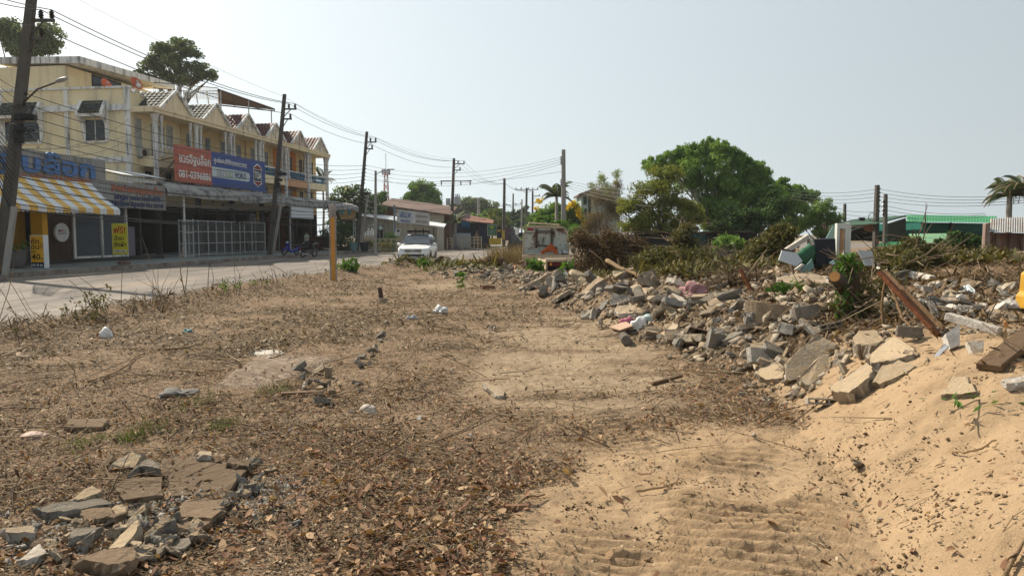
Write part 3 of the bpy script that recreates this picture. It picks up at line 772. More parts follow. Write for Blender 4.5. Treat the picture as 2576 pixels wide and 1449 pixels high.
wd = MB(); wd.box(8.35, 10.55, .6, .7, fz, 3.4)
for k in range(12): wd.box(8.4+k*.18, 8.42+k*.18, .585, .6, fz, 3.4)
wd.build('door_panel', m_brown, ls)
MB().box(8.0, 8.34, .1, .72, fz, 4.2).build('yellow_pillar', m_yel, ls); MB().box(7.2, 8.0, 1.0, 1.1, fz, 4.0).build('yellow_panel', PM('dull_yellow', (.30,.16,.01), .1), ls)
MB().box(0, 17.4, .06, 6, .1, fz).build('floor', m_dark, ls)
MB().box(14.8, 16.6, 1.4, 1.5, fz, 2.2).build('partition', PM('lilac_panel', (.20,.18,.22), .05), ls)
# machines
m_drum = PM('washer_body', (.07,.065,.055), .2, 2, .5)
for k, (x, z0) in enumerate(((5.9, fz), (5.9, fz+1.35), (4.4, fz), (4.4, fz+1.35))):
    wm = row_thing('tumble_dryer', 28+x, -2.6+.9, z0, ['lower', 'upper'][k % 2] + (' dark tumble dryer with round glass door beside the yellow pillar' if k < 2 else ' dark tumble dryer with round glass door behind the leaning power pole'), 'dryer', 'stacked dryers in the laundry')
    MB().box(0, 1.2, 0, 1.0, 0, 1.33).build('body', m_drum, wm, bevel=.02)
    mb = MB(); pts = [(.6+.46*math.cos(t), -.03, .75+.46*math.sin(t)) for t in np.linspace(0, 2*math.pi, 25)]; mb.tube(pts, .06, 6); dr = mb.build('door_ring', m_black, wm, smooth=True)
    mb = MB(); mb.lathe([(.42, 0), (.36, .08), (.2, .12), (.02, .13)], (0,0,0), 20); gl = mb.build('door_glass', m_glass, wm, smooth=True); gl.location = (.6, -.0, .75); gl.rotation_euler = (R(90), 0, 0)
    MB().box(.05, .75, -.02, 0, 1.22, 1.31).build('control_panel', m_grey, wm)
# round sign
rs = row_thing('round_sign', 37.65, -2.12, 1.85, 'round white shop sign hanging on the dark door panel', 'sign')
MB().lathe([(.42,-.06),(.47,-.05),(.47,.05),(.42,.06)], (0,0,0), 28, 'Y').build('disc', PM('sign_white', (.62,.62,.62), .04), rs)
for k, cc in enumerate(((.02,.03,.12), (.5,.02,.08), (.55,.30,.32), (.35,.45,.35))):
    MB().lathe([(.02,-.069),(.055,-.069),(.055,-.062),(.02,-.062)], (-.2+k*.13, 0, .08), 12, 'Y').build('dot', PM('dot_paint', cc, .02), rs)
lettering('COIN LAUNDRY', m_black, rs, (0, -.066, -.05), .55, .055, depth=.006)
# awning
m_aw1, m_aw2 = PM('awning_yellow', (.72,.44,.10), .06, 2, .7), PM('awning_white', (.72,.73,.74), .04, 2, .7)
aw = row_thing('striped_awning', 30.3, -2.72, 0, 'yellow and white striped shop awning with scalloped valance', 'awning')
for part in (0,):
    mb = MB(); vb = MB()
    for k in range(18):
        mb.mat(k % 2); vb.mat(k % 2)
        x0, x1 = k*.49, (k+1)*.49
        nn = 6; sag = lambda t: -.09*math.sin(math.pi*t)
        for q in range(nn):
            t0, t1 = q/nn, (q+1)/nn
            mb.add([(x0, -1.58*t0, 4.38-1.36*t0+sag(t0)), (x1, -1.58*t0, 4.38-1.36*t0+sag(t0)), (x1, -1.58*t1, 4.38-1.36*t1+sag(t1)), (x0, -1.58*t1, 4.38-1.36*t1+sag(t1))], [(0,1,2,3)])
        vs = [(x0,-1.58,3.02),(x1,-1.58,3.02)]; ns = 12
        for q in range(ns+1):
            t = q/ns; vs.append((x1+(x0-x1)*t, -1.585, 2.78-.05*abs(math.sin(math.pi*2*t))))
        vb.add(vs, [tuple(range(len(vs)))])
    mb.build('awning_cloth', [m_aw1, m_aw2], aw, recalc=False); vb.build('valance', [m_aw1, m_aw2], aw, recalc=False)
fr = MB(); fr.tube([(0,-1.56,3.0),(8.82,-1.56,3.0)], .02, 6)
for x in (0.1, 4.4, 8.75): fr.tube([(x,0,3.0),(x,-1.55,3.0)], .02, 6); fr.tube([(x,0,4.3),(x,-1.55,3.0)], .02, 6)
fr.build('frame', m_grey, aw)
# ---- street furniture in front of the laundry
def lightbox():
    b0 = atz(78, 675, .25); s_ = mpp(b0.y)
    e = empty('lightbox_sign', (b0.x, b0.y, .25), 0, 'yellow standing lightbox sign with price 40 on the pavement', 'sign')
    W, Dp, Hh = .62, .34, 1.47
    MB().box(0, W, 0, Dp, 0, Hh).build('box', PM('lightbox_white', (.70,.72,.73), .03), e, bevel=.01)
    MB().box(.03, W-.03, -.008, 0.0, .27, Hh-.03).build('yellow_face', m_yel, e); MB().box(.03, W-.03, -.008, 0.0, .03, .268).build('dark_face', PM('sign_navy', (.008,.010,.03), .03), e)
    lb_ = PM('sign_brown', (.045,.015,.008), .05)
    for (t, x, z, w_, h_, mm) in (('ซัก', .23, 1.2, .36, .26, lb_), ('อบ', .23, .93, .36, .2, lb_), ('เริ่มต้น', .15, .74, .2, .09, lb_), ('40', .25, .51, .38, .26, lb_), ('บาท', .52, .43, .12, .06, lb_), ('เปิด 24 ชม.', .31, .15, .5, .13, m_white)):
        lettering(t, mm, e, (x, -.012, z), w_, h_, bold=.012)
    mb = MB(); f_ = lambda x0, x1, z0, z1: mb.box(x0, x1, -.014, -.009, z0, z1)
    f_(.46,.585,.9,.91); f_(.46,.585,1.13,1.14); f_(.46,.468,.91,1.13); f_(.577,.585,.91,1.13); f_(.468,.577,1.07,1.078)
    mb.tube([(.522+.035*math.cos(t), -.012, .985+.035*math.sin(t)) for t in np.linspace(0, 6.283, 15)], .007, 5)
    mb.build('washer_icon', lb_, e)
lightbox()
def banner():
    p = at(303, 640, 37.6); e = empty('yellow_banner', (p.x, p.y, .25), R(3), 'yellow upright banner with red and black lettering on a stand', 'banner')
    m_ban = PM('banner_yellow', (.62,.56,.03), .05, 2, .5)
    W, Hh = .78, 1.58
    MB().box(-W/2, W/2, 0, .02, .48, .48+Hh).build('cloth', m_ban, e)
    for (t, x, z, w_, h_, mm) in (('ฟรี!', 0, 1.74, .58, .36, PM('sign_red', (.45,.02,.03), .05)), ('น้ำยา', -.03, 1.32, .46, .24, m_black), ('ซักผ้า', 0, 1.02, .58, .26, m_black), ('07.00น.-19.00น.', 0, .66, .52, .07, m_black)):
        lettering(t, mm, e, (x, -.01, z), w_, h_, bold=.012)
    MB().box(-.3, .3, -.006, -.001, .60, .72).build('time_panel', m_white, e).location.y = .0
    mb = MB()
    for (x0, x1, z0, z1) in ((-.36,.36,.52,.53),(-.36,.36,2.01,2.02),(-.36,-.35,.53,2.01),(.35,.36,.53,2.01)): mb.box(x0, x1, -.004, 0, z0, z1)
    mb.build('border', m_grey, e)
    MB().tube([(.02,.04,0),(.02,.04,2.1)], .015, 6).build('pole', m_rust, e)
banner()
p = at(312, 656, 37.5); e = empty('banner_base', (p.x, p.y, .25), R(10), 'brown stone block holding the banner foot on the pavement', 'block'); mb = MB(); mb.lathe([(.30,0),(.32,.05),(.26,.14),(.18,.17)], (0,0,0), 7); mb.build('stone', PM('stone_brown', (.14,.085,.065), .2, 6, .9, .3, 20), e)
m_pot = PM('cement_pot', (.14,.135,.125), .2, 2.5, .9, .2, 30)

for (u, v, y, lab) in ((362, 386, 1.0, 'air conditioner outdoor unit below the first balcony window'), (600, 462, 1.0, 'air conditioner outdoor unit half behind the billboard'), (742, 470, 1.0, 'air conditioner outdoor unit on the orange wall above the canopy'), (775, 474, 1.0, 'air conditioner outdoor unit on the end shophouse above the canopy')):
    s_, z_ = rowhit(u, v, y); e = row_thing('air_conditioner', s_, y, z_, lab, 'air conditioner', 'outdoor air conditioner units'); MB().box(-.42, .42, -.12, .2, -.3, .3).build('casing', m_door, e, bevel=.015); MB().lathe([(.02,-.14),(.22,-.14),(.25,-.122),(.02,-.121)], (-.1,0,0), 16, 'Y').build('fan_grille', m_rust, e); MB().bar((-.35,.2,-.32),(-.35,-.15,-.32),.04).build('bracket', m_rust, e)
# ================================================================== TREES AND PLANTS
m_bark = PM('bark', (.10,.080,.062), .25, 3, .95, .4, 14)
m_bark_p = PM('pale_bark', (.26,.235,.20), .2, 3, .95, .3, 14)
m_stem = PM('dry_twig', (.20,.145,.09), .25, 5, .95)
L_dark = LM('dark_leaf', [(0.026,0.048,0.018),(0.057,0.107,0.033),(0.099,0.166,0.048)])
L_grey = LM('grey_green_leaf', [(0.065,0.090,0.047),(0.134,0.174,0.090),(0.225,0.264,0.134)])
L_mid = LM('mid_leaf', [(0.060,0.120,0.030),(0.134,0.239,0.055),(0.239,0.345,0.090)])
L_bam = LM('bamboo_leaf', [(0.066,0.126,0.029),(0.150,0.261,0.061),(0.293,0.410,0.099)])
L_olive = LM('olive_leaf', [(0.084,0.111,0.024),(0.186,0.216,0.044),(0.305,0.291,0.072)])
L_feath = LM('feathery_leaf', [(0.081,0.150,0.032),(0.173,0.265,0.059),(0.265,0.356,0.103)])
L_tan = LM('tan_twig_leaf', [(.10,.075,.045),(.17,.125,.075),(.20,.17,.09)])
L_palebam = LM('pale_bamboo_leaf', [(0.170,0.221,0.085),(0.272,0.323,0.136),(0.340,0.340,0.170)])
L_dry = LM('dry_leaf', [(.055,.032,.016),(.13,.080,.038),(.22,.15,.078)], trans=.15)
L_wilt = LM('wilted_leaf', [(.045,.048,.014),(.11,.105,.035),(.20,.165,.075)], trans=.2)
L_brush = LM('brown_green_brush', [(0.048,0.048,0.017),(0.119,0.105,0.034),(0.212,0.162,0.068)], trans=.15)
L_yel = LM('yellow_blossom', [(.55,.38,.01),(.75,.55,.02),(.8,.62,.08)], trans=.3)
L_white = LM('white_blossom', [(.55,.52,.40),(.7,.68,.60)], trans=.2)
L_fresh = LM('fresh_leaf', [(.030,.075,.012),(.070,.15,.025),(.13,.21,.05)], trans=.3)
L_grass = LM('dry_grass', [(.12,.085,.042),(.21,.15,.075),(.32,.24,.125)], trans=.2)
L_ggrass = LM('green_grass', [(.05,.075,.018),(.09,.125,.030),(.15,.17,.06)], trans=.25)
L_palm = LM('palm_leaf', [(0.031,0.051,0.017),(0.068,0.102,0.034),(0.128,0.162,0.060)], trans=.15, spec=.4)
def unit(n):
    v = rng.normal(size=(n, 3)); return v/np.linalg.norm(v, axis=1)[:,None]
def leaf_quads(c, size, aspect=.45, up=.25, droop=0.0, axis=None, cup=.0):
    """leaf-shaped quads at points c; returns verts, faces"""
    n = len(c); size = np.broadcast_to(size, (n,))*rng.uniform(.65, 1.35, n)
    a = unit(n) if axis is None else axis + .5*unit(n)
    a[:,2] -= droop; a /= np.linalg.norm(a, axis=1)[:,None]
    r = unit(n); r[:,2] += up*2
    b = np.cross(a, r); b /= (np.linalg.norm(b, axis=1)[:,None]+1e-9)
    h = size[:,None]*.5; w = h*aspect
    nn = np.cross(a, b)
    v = np.stack([c-a*h, c+b*w+nn*cup*h, c+a*h, c-b*w+nn*cup*h], 1).reshape(-1, 3)
    f = np.arange(n*4).reshape(n, 4); return v, f
def clump_points(blobs, n, clumps=10, crad=.30, shell=.45, flat=.75):
    """leaf positions and a per-clump tone in [0,1] for a list of ellipsoids (cx,cy,cz,rx,ry,rz)"""
    B = np.array(blobs, float); vol = (B[:,3]*B[:,4]*B[:,5])**(2/3); cnt = (n*vol/vol.sum()).astype(int)
    P, T, C = [], [], []
    for b, k in zip(B, cnt):
        m = max(6, int(clumps*1.7)); d = unit(m)*(rng.uniform(0, 1, m)**shell)[:,None]
        cc = b[:3] + d*b[3:6]*.86; tone = rng.uniform(0, 1, m)
        j = rng.integers(0, m, k); rr = crad*(b[3]*b[4]*b[5])**(1/3)
        g = unit(k)*(rng.uniform(0, 1, k)**.45)[:,None]*rr*1.25*rng.uniform(.6, 1.3, m)[j][:,None]; g[:,2] *= flat
        P.append(cc[j] + g); T.append(tone[j]); C.append(cc)
    return np.concatenate(P), np.concatenate(T), np.concatenate(C)
def limbs(mb, base, tips, r0, trunk_top, n=6):
    base = Vector(base); tt = Vector(trunk_top)
    mid = base.lerp(tt, .5) + Vector((random.uniform(-.2,.2), random.uniform(-.2,.2), 0))*r0*3
    mb.tube([base, mid, tt], [r0*1.25, r0, r0*.75], 8)
    for t in tips:
        t = Vector(t); m = tt.lerp(t, .45) + Vector((random.uniform(-.3,.3), random.uniform(-.3,.3), .25*(t-tt).length*random.uniform(0, .6)))
        mb.tube([tt-Vector((0,0,r0)), m, t], [r0*.55, r0*.3, r0*.08], 5, cap=False)
def px_blobs(bl, Y, dy=.6):
    out = []
    for q in bl:
        u, v, ru, rv = q[:4]; yy = Y + (q[4] if len(q) > 4 else 0); c = at(u, v, yy); k = mpp(yy)
        out.append((c.x, c.y, c.z, ru*k, (ru+rv)*.5*k*dy*1.6, rv*k))
    return out
def tree(name, label, Y, bl, mat, n, leaf, base_u=None, cat='tree', group=None, r0=.2, bark=None, clumps=12, crad=.3, aspect=.5, droop=0.0, up=.3, tone=.55, shell=.45, flat=.75, ntips=16, ground=None, extra=None, trunk_frac=.35):
    B = px_blobs(bl, Y); A_ = np.array(B); cx, cy = A_[:,0].mean(), A_[:,1].mean()
    bx = at(base_u, 590, Y).x if base_u else cx
    g = ground if ground is not None else max(hz(bx, cy), 0)
    e = empty(name, (bx, cy, g), 0, label, cat, group); o = np.array((bx, cy, g))
    P, T, C = clump_points(B, n, clumps, crad, shell, flat)
    k = P[:,2] > g + .05; P, T = P[k], T[k]
    v, f = leaf_quads(P-o, leaf, aspect, up, droop)
    lv = np.clip(T*tone + rng.uniform(0, 1, len(P))*(1-tone), 0, 1)
    np_mesh('crown', v, f, mat, e, attr={'lv': ('FACE', lv)})
    mb = MB(); tips = C[rng.permutation(len(C))[:ntips]]-o
    zt = (A_[:,2].min() - g)*trunk_frac + trunk_frac*.5*(A_[:,2].max()-A_[:,2].min())*.5
    limbs(mb, (0,0,-.1), tips, r0, ((cx-bx)*.3, 0, max(zt, .5)))
    mb.build('trunk', bark or m_bark, e, smooth=True)
    if extra:
        for (nm, mt, nn, sz, bl2) in extra:
            P2, T2, _ = clump_points(px_blobs(bl2, Y-1.0) if bl2 else B, nn, clumps, crad*.8, .3, 1.0)
            v2, f2 = leaf_quads(P2-o, sz, .9, .2, 0); np_mesh(nm, v2, f2, mt, e, attr={'lv': ('FACE', rng.uniform(0, 1, len(P2)))})
    return e
# --- behind the shops
tree('broadleaf_tree', 'large grey green tree half hidden behind the rooftop room at the far left', 78, [(95,95,52,42),(30,85,45,38),(120,115,30,24),(60,120,60,30)], L_grey, 16000, .34, group='trees behind the shop row', clumps=18, crad=.40, r0=.35)
tree('broadleaf_tree', 'tall open crowned tree standing above the roofs of the yellow houses', 82, [(430,122,52,30),(382,165,42,24),(505,182,44,26),(440,165,50,30),(405,130,34,26),(475,130,34,28),(530,190,20,16),(350,185,16,14),(435,200,60,16),(385,195,30,16)], L_grey, 15000, .30, group='trees behind the shop row', clumps=11, crad=.36, r0=.4, base_u=455, trunk_frac=.75)
tree('frangipani_tree', 'dark glossy tree dotted with white blossoms at the end of the shop row', 80, [(880,495,52,38),(850,520,36,40),(925,520,42,44),(880,560,60,36),(950,545,26,40)], L_dark, 11000, .30, clumps=16, crad=.3, r0=.2, extra=[('blossom', L_white, 420, .22, None)], shell=.35)
tree('broadleaf_tree', 'dark tree mass behind the slim lamp pole left of the radio mast', 105, [(960,505,34,22),(1000,520,30,18),(925,515,24,22)], L_dark, 5000, .38, group='trees behind the plastic shop', clumps=14)
tree('broadleaf_tree', 'tall rounded double crowned tree behind the plastic shop', 125, [(1060,475,36,30),(1035,500,30,24),(1085,500,28,26),(1062,512,50,20),(1100,515,14,20)], L_mid, 12000, .40, group='trees behind the plastic shop', clumps=12, crad=.34, r0=.35)
tree('rain_tree', 'wide domed tree on the skyline behind the transformer pole', 200, [(1190,516,48,20),(1225,525,40,20),(1150,527,34,16),(1260,540,34,14),(1200,540,60,14)], L_grey, 9000, .75, clumps=20, crad=.3, r0=.5)
for (lab, Y, bl, mt) in (('yellow green bushy tree above the rusty stall roof', 130, [(1190,560,26,22),(1215,552,24,18),(1165,565,18,16)], L_feath), ('olive bushy tree behind the green notice board', 128, [(1245,552,26,26),(1262,560,22,24)], L_olive), ('bushy tree with pale top behind the yellow footed pole', 132, [(1228,535,14,10),(1250,540,20,14)], L_mid), ('dark conical tree right of the yellow footed pole', 150, [(1285,555,20,22),(1300,545,16,22),(1318,540,14,30)], L_dark), ('dark leafy tree under the distant double crossarm pole', 140, [(1335,552,24,22),(1310,565,24,16),(1352,545,14,22)], L_dark)):
    tree('bushy_tree', lab, Y, bl, mt, 4500, .42, group='trees behind the market stalls', clumps=14)
# --- around the wreck
tree('golden_shower_tree', 'green tree with hanging yellow blossoms behind the wrecked truck', 66, [(1395,545,44,36),(1440,545,36,44),(1365,555,36,30),(1460,565,22,26)], L_mid, 10000, .24, clumps=16, r0=.14, extra=[('blossom', L_yel, 1100, .14, [(1440,512,14,14),(1455,530,10,18),(1360,505,16,8),(1470,560,9,10),(1350,525,8,6),(1425,525,8,8),(1462,545,8,14)])])
tree('shrub', 'dense green shrub directly behind the roof rack of the wreck', 44, [(1370,565,34,22),(1340,580,28,18),(1400,572,30,20),(1330,600,20,14)], L_mid, 8000, .16, cat='shrub', clumps=18, r0=.06)
tree('shrub', 'spiky green shrub right of the wrecked cab', 42, [(1448,580,22,22),(1440,600,18,14)], L_mid, 2500, .34, cat='shrub', aspect=.12, up=.8, clumps=8, r0=.05)
tree('bare_thicket', 'hazy leafless tan thicket rising beside the bamboo', 56, [(1515,500,34,44),(1500,555,34,40),(1545,530,30,50),(1480,575,26,30),(1555,470,14,24)], L_tan, 17000, .16, aspect=.16, clumps=26, crad=.42, bark=m_bark_p, r0=.08, shell=.6)
tree('pale_bamboo', 'thin pale green bamboo tips above the tan thicket', 60, [(1513,450,14,28),(1552,448,12,26),(1530,480,20,20),(1490,470,10,14)], L_palebam, 1500, .24, aspect=.18, clumps=9, crad=.4, bark=m_bark_p, r0=.05)
tree('olive_tree', 'wide olive yellow tree standing in front of the bamboo', 46, [(1650,470,66,52),(1600,520,52,44),(1700,520,56,50),(1640,560,74,40),(1590,570,44,34),(1720,570,44,36),(1680,440,40,26),(1750,540,30,40)], L_olive, 26000, .17, clumps=20, crad=.29, r0=.25, aspect=.4)
tree('bamboo_clump', 'tall dark green bamboo clump with plumed tops towering over the trees', 56, [(1690,400,46,26),(1740,392,40,30),(1790,388,40,36),(1840,400,40,32),(1880,430,36,32),(1650,415,36,20),(1770,440,90,44),(1850,480,70,50),(1915,455,34,30),(1940,490,36,36),(1900,430,34,26),(1800,520,90,60),(1900,520,50,60),(1745,372,8,20),(1785,362,9,22),(1825,368,10,20),(1705,382,9,16),(1862,392,9,18),(1660,402,12,12),(1905,418,9,14),(1768,366,5,14),(1805,362,5,16),(1728,380,5,14),(1845,380,5,14),(1885,405,5,12),(1680,390,5,12),(1930,432,6,14)], L_bam, 60000, .36, aspect=.20, droop=.7, shell=.36, clumps=14, crad=.33, r0=.2, bark=m_bark_p)
tree('bushy_tree', 'deep green tree at the right foot of the bamboo clump', 52, [(1870,560,60,40),(1930,545,46,56),(1820,580,50,30),(1955,510,26,40)], L_dark, 16000, .22, group='trees right of the bamboo', clumps=16)
tree('bushy_tree', 'broad mid green tree between the bamboo and the four line pole', 64, [(1985,505,48,48),(2025,500,38,38),(1965,470,30,26),(2000,550,60,40)], L_bam, 17000, .24, group='trees right of the bamboo', clumps=16)
tree('feathery_tree', 'light green feathery tree right of the dark trees', 54, [(2060,530,44,36),(2095,555,34,28),(2040,560,40,26),(2110,585,26,16),(2070,585,40,14)], L_feath, 13000, .18, aspect=.3, clumps=20, crad=.26, r0=.12)
tree('shrub', 'round dark green shrub in front of the green warehouse', 27, [(2408,603,44,22),(2440,610,40,20),(2375,612,26,16)], L_dark, 8000, .11, cat='shrub', clumps=18, r0=.04)
# --- palms
def palm(label, bu, bv, cu, cv, Y, nf, L, mat=L_palm, droop=1.0, group='palms', r=.14, trunk=True, name='palm_tree', ground=None):
    c = at(cu, cv, Y); b_ = at(bu, bv, Y); g = ground if ground is not None else max(hz(b_.x, Y), 0)
    e = empty(name, (b_.x, Y, g), 0, label, 'palm', group); top = Vector((c.x-b_.x, 0, c.z-g))
    if trunk: MB().tube([(0,0,-.1), top*.5+Vector((random.uniform(-.15,.15),0,0)), top], [r*1.2, r, r*.8], 8).build('trunk', m_bark_p, e, smooth=True)
    for i in range(nf):
        az = 2*math.pi*i/nf + random.uniform(-.3,.3); el = random.uniform(.15, 1.25); l = L*random.uniform(.8, 1.1)
        d = Vector((math.cos(az)*math.cos(el), math.sin(az)*math.cos(el), math.sin(el))); p = top.copy(); pts = [p.copy()]; ns = 10
        for k in range(ns):
            d = (d + Vector((0,0,-.16*droop*(k+1)/ns*1.6))).normalized(); p = p + d*l/ns; pts.append(p.copy())
        vs, fs = [], []
        side = Vector((-math.sin(az), math.cos(az), 0))
        for k in range(1, ns*3+1):
            t = k/(ns*3); i0 = min(int(t*ns), ns-1); q = pts[i0].lerp(pts[i0+1], t*ns-i0); tan = (pts[i0+1]-pts[i0]).normalized()
            ll = l*.26*math.sin(math.pi*(.12+.85*t))
            for sgn in (-1, 1):
                a = (side*sgn*.85 + tan*.55 + Vector((0,0,-.45*droop))).normalized()*ll; w = tan*ll*.07+Vector((0,0,.004))
                b0 = len(vs); vs += [q-w, q+a*.5-w*1.0, q+a, q+a*.5+w*1.0+Vector((0,0,.02))]; fs.append((b0, b0+1, b0+2, b0+3))
        fo = np_mesh('frond', np.array([tuple(x) for x in vs]), np.array(fs), mat, e, attr={'lv': ('FACE', rng.uniform(0, 1, len(fs)))})
        MB().tube(pts, [.035*(1-.8*j/ns)+.006 for j in range(ns+1)], 4, cap=False).build('midrib', m_stem, fo, recalc=False)
    return e
palm('tall palm with arching fronds behind the pale pole and the wreck', 1398, 600, 1400, 494, 60, 18, 1.9, droop=1.3)
palm('small palm beside the stall with the blue tarpaulin', 1148, 612, 1146, 560, 84, 12, 1.9, ground=.2)
palm('palm with long drooping fronds at the right edge behind the tin shed', 2550, 600, 2540, 492, 34, 18, 1.45, droop=1.5)
palm('second darker palm crown cut off by the right picture edge', 2590, 600, 2582, 480, 33, 16, 1.6, droop=1.3)
palm('small palm seen behind the open porch of the end shophouse', 812, 600, 812, 452, 92, 10, 2.2, ground=.3)
# --- small bare plumeria with pale forked branches
def forked(label, u, v, Y, h, sp, mat_b, leafm, name='bare_plumeria'):
    p = at(u, v, Y); p.z = hz(p.x, Y); e = empty(name, p, 0, label, 'tree', 'small forked trees'); mb = MB(); tips = []
    def br(a, d, l, r, k):
        b = a + d*l; mb.tube([a, a.lerp(b,.5)+Vector((random.uniform(-.03,.03),)*3), b], [r, r*.85, r*.7], 5, cap=False)
        if k == 0: tips.append(b); return
        for q in range(3 if k > 1 else 2):
            nd = (d + Vector((random.uniform(-.75,.75), random.uniform(-.6,.6), random.uniform(-.05,.35)))*sp).normalized(); br(b, nd, l*.72, r*.68, k-1)
    for q in range(3): br(Vector((0,0,0)), Vector((random.uniform(-.6,.6), random.uniform(-.4,.4), 1)).normalized(), h*.32, .05, 4)
    mb.build('trunk', m_bark_p, e, recalc=False)
    t = np.array([tuple(x) for x in tips]); P = np.repeat(t, 9, 0) + rng.normal(size=(len(t)*9, 3))*.10
    v_, f_ = leaf_quads(P, .15, .35, .5); np_mesh('crown', v_, f_, leafm, e, attr={'lv': ('FACE', rng.uniform(0,1,len(P)))})
forked('pale forked tree with a flat leafy top in front of the picket fence', 1822, 640, 27, 1.35, .9, m_bark_p, L_mid)
forked('twisted small forked tree near the leaning wilted branch', 1745, 640, 26, 1.1, 1.0, m_bark_p, L_wilt)
forked('small forked tree right of the picket fence', 1925, 640, 27, 1.2, .9, m_bark_p, L_wilt)
# ------------------------------------------------------------------ heaps of cut branches
def brush(label, Y, bl, mat, n, leaf, twigs=40, name='brush_heap', cat='brush heap', group='heaps of cut branches', aspect=.4, tw_len=.9, droop=.3, twmat=None, crad=.42, clumps=18):
    B = px_blobs(bl, Y, .8); A_ = np.array(B); x0, y0 = A_[:,0].mean(), A_[:,1].mean(); g = hz(x0, y0)
    e = empty(name, (x0, y0, g), 0, label, cat, group); o = np.array((x0, y0, g))
    P, T, C = clump_points(B, n, clumps, crad, .6, .8)
    gz = H(P[:,0], P[:,1]); low = rng.uniform(0, 1, len(P)) < .45; P[:,2] = np.where(low & (P[:,2] > gz), gz + (P[:,2]-gz)*rng.uniform(0, 1, len(P)), P[:,2]); P[:,2] = np.maximum(P[:,2], gz + rng.uniform(.01, .08, len(P)))
    v, f = leaf_quads(P-o, leaf, aspect, .2, droop); lv = np.clip(T*.5+rng.uniform(0,1,len(P))*.5, 0, 1)
    np_mesh('foliage', v, f, mat, e, attr={'lv': ('FACE', lv)})
    mb = MB()
    for k in range(twigs):
        i = rng.integers(len(P)); a = Vector(P[i]-o); d = Vector((random.gauss(0,1), random.gauss(0,.8), random.gauss(.1,.3))).normalized(); l = tw_len*random.uniform(.3, 1.1); r = random.choice((.006,.009,.014))
        b = a + d*l; m = a.lerp(b, .5) + Vector((random.gauss(0,.08),)*3)*l
        mb.tube([a, m, b], [r, r*.8, r*.4], 4, cap=False)
    mb.build('branches', twmat or m_stem, e, recalc=False); return e
brush('reddish brown heap of dead leafy branches right of the wreck', 27, [(1540,600,64,34),(1480,610,40,28),(1600,620,50,26),(1520,630,80,20),(1460,595,26,24)], L_dry, 15000, .10, 90)
brush('long heap of wilted olive branches in front of the picket fence', 23, [(1680,645,70,24),(1760,650,60,24),(1830,665,60,20),(1630,655,50,18),(1720,670,90,16)], L_wilt, 13000, .11, 80)
brush('tall heap of wilted olive branches left of the smashed green cabinet', 20, [(1945,600,36,34),(1920,630,44,28),(1975,585,30,24),(1880,650,40,22),(1960,650,44,20)], L_wilt, 10000, .11, 70)
brush('upright wilted branch with hanging leaves at the dark gap behind the picket fence', 24, [(1712,600,22,34),(1730,575,16,22),(1735,620,30,24)], L_wilt, 4000, .12, 60, droop=.8, tw_len=1.6)
brush('dark green brown mass of brush below the green warehouse', 22, [(2280,640,80,20),(2380,640,80,18),(2480,645,70,20),(2200,645,50,18)], L_brush, 15000, .10, 70)
brush('broad brown thicket of cut brush at the right edge under the tin shed', 16, [(2400,690,110,26),(2520,680,90,32),(2300,690,80,22),(2480,720,110,22),(2560,700,60,40)], L_brush, 20000, .085, 120)
brush('yellowish sprouting brush in front of the warehouse shrub', 15, [(2300,625,44,26),(2250,640,36,22),(2340,640,30,20)], L_wilt, 4000, .10, 40, aspect=.35)
brush('dry brown twig heap beside the striped cloth in the rubble', 12.5, [(1870,710,60,14),(1830,720,40,12),(1905,700,40,14)], L_dry, 3500, .07, 120, tw_len=.8)
brush('green weeds growing behind the grey tub rim', 11, [(2000,725,60,14),(1960,735,40,10),(2050,735,40,12)], L_fresh, 3500, .065, 30, tw_len=.4, name='weed_patch', cat='weeds', group='weed patches')
brush('leafy branch heap thrown on the mound in front of the white car', 35.5, [(1040,668,46,9),(1085,668,34,10),(1000,676,40,8),(1130,682,40,8)], L_wilt, 5000, .14, 90, tw_len=.9)
brush('small heap of brown branches left of the wreck bed', 29, [(1240,655,34,7),(1210,662,26,8),(1270,668,24,7)], L_dry, 2500, .11, 60, tw_len=.8)
brush('clump of fresh green leaves beside the orange post', 29, [(880,668,20,14)], L_fresh, 130, .30, 10, name='leafy_clump', cat='leaves', group='fresh leaf clumps', aspect=.32, tw_len=.5, crad=.9)
brush('fresh green leaves on the mound left of the overturned tub', 33, [(1068,655,14,9)], L_fresh, 26, .5, 4, name='leafy_clump', cat='leaves', group='fresh leaf clumps', aspect=.18, tw_len=.4, crad=.9)
brush('small fresh green plant in the rubble below the wreck', 22, [(1160,690,14,7)], L_fresh, 60, .16, 4, name='leafy_clump', cat='leaves', group='fresh leaf clumps', tw_len=.3)
brush('fresh green banana leaves under the wreck bed', 27, [(1350,668,24,8),(1338,660,12,8)], L_fresh, 46, .36, 4, name='leafy_clump', cat='leaves', group='fresh leaf clumps', tw_len=.3)
brush('fan of pale green leaves below the wreck tail light', 24, [(1425,668,14,8)], L_fresh, 14, .5, 3, name='leafy_clump', cat='leaves', group='fresh leaf clumps', aspect=.25, tw_len=.3)
brush('drooping yellow green shoots behind the rusty beam', 12, [(2240,650,40,26),(2290,650,40,30),(2180,655,40,16)], L_wilt, 1700, .09, 40, name='leafy_branch', cat='branch', group='leafy branches', droop=.8, tw_len=.9)
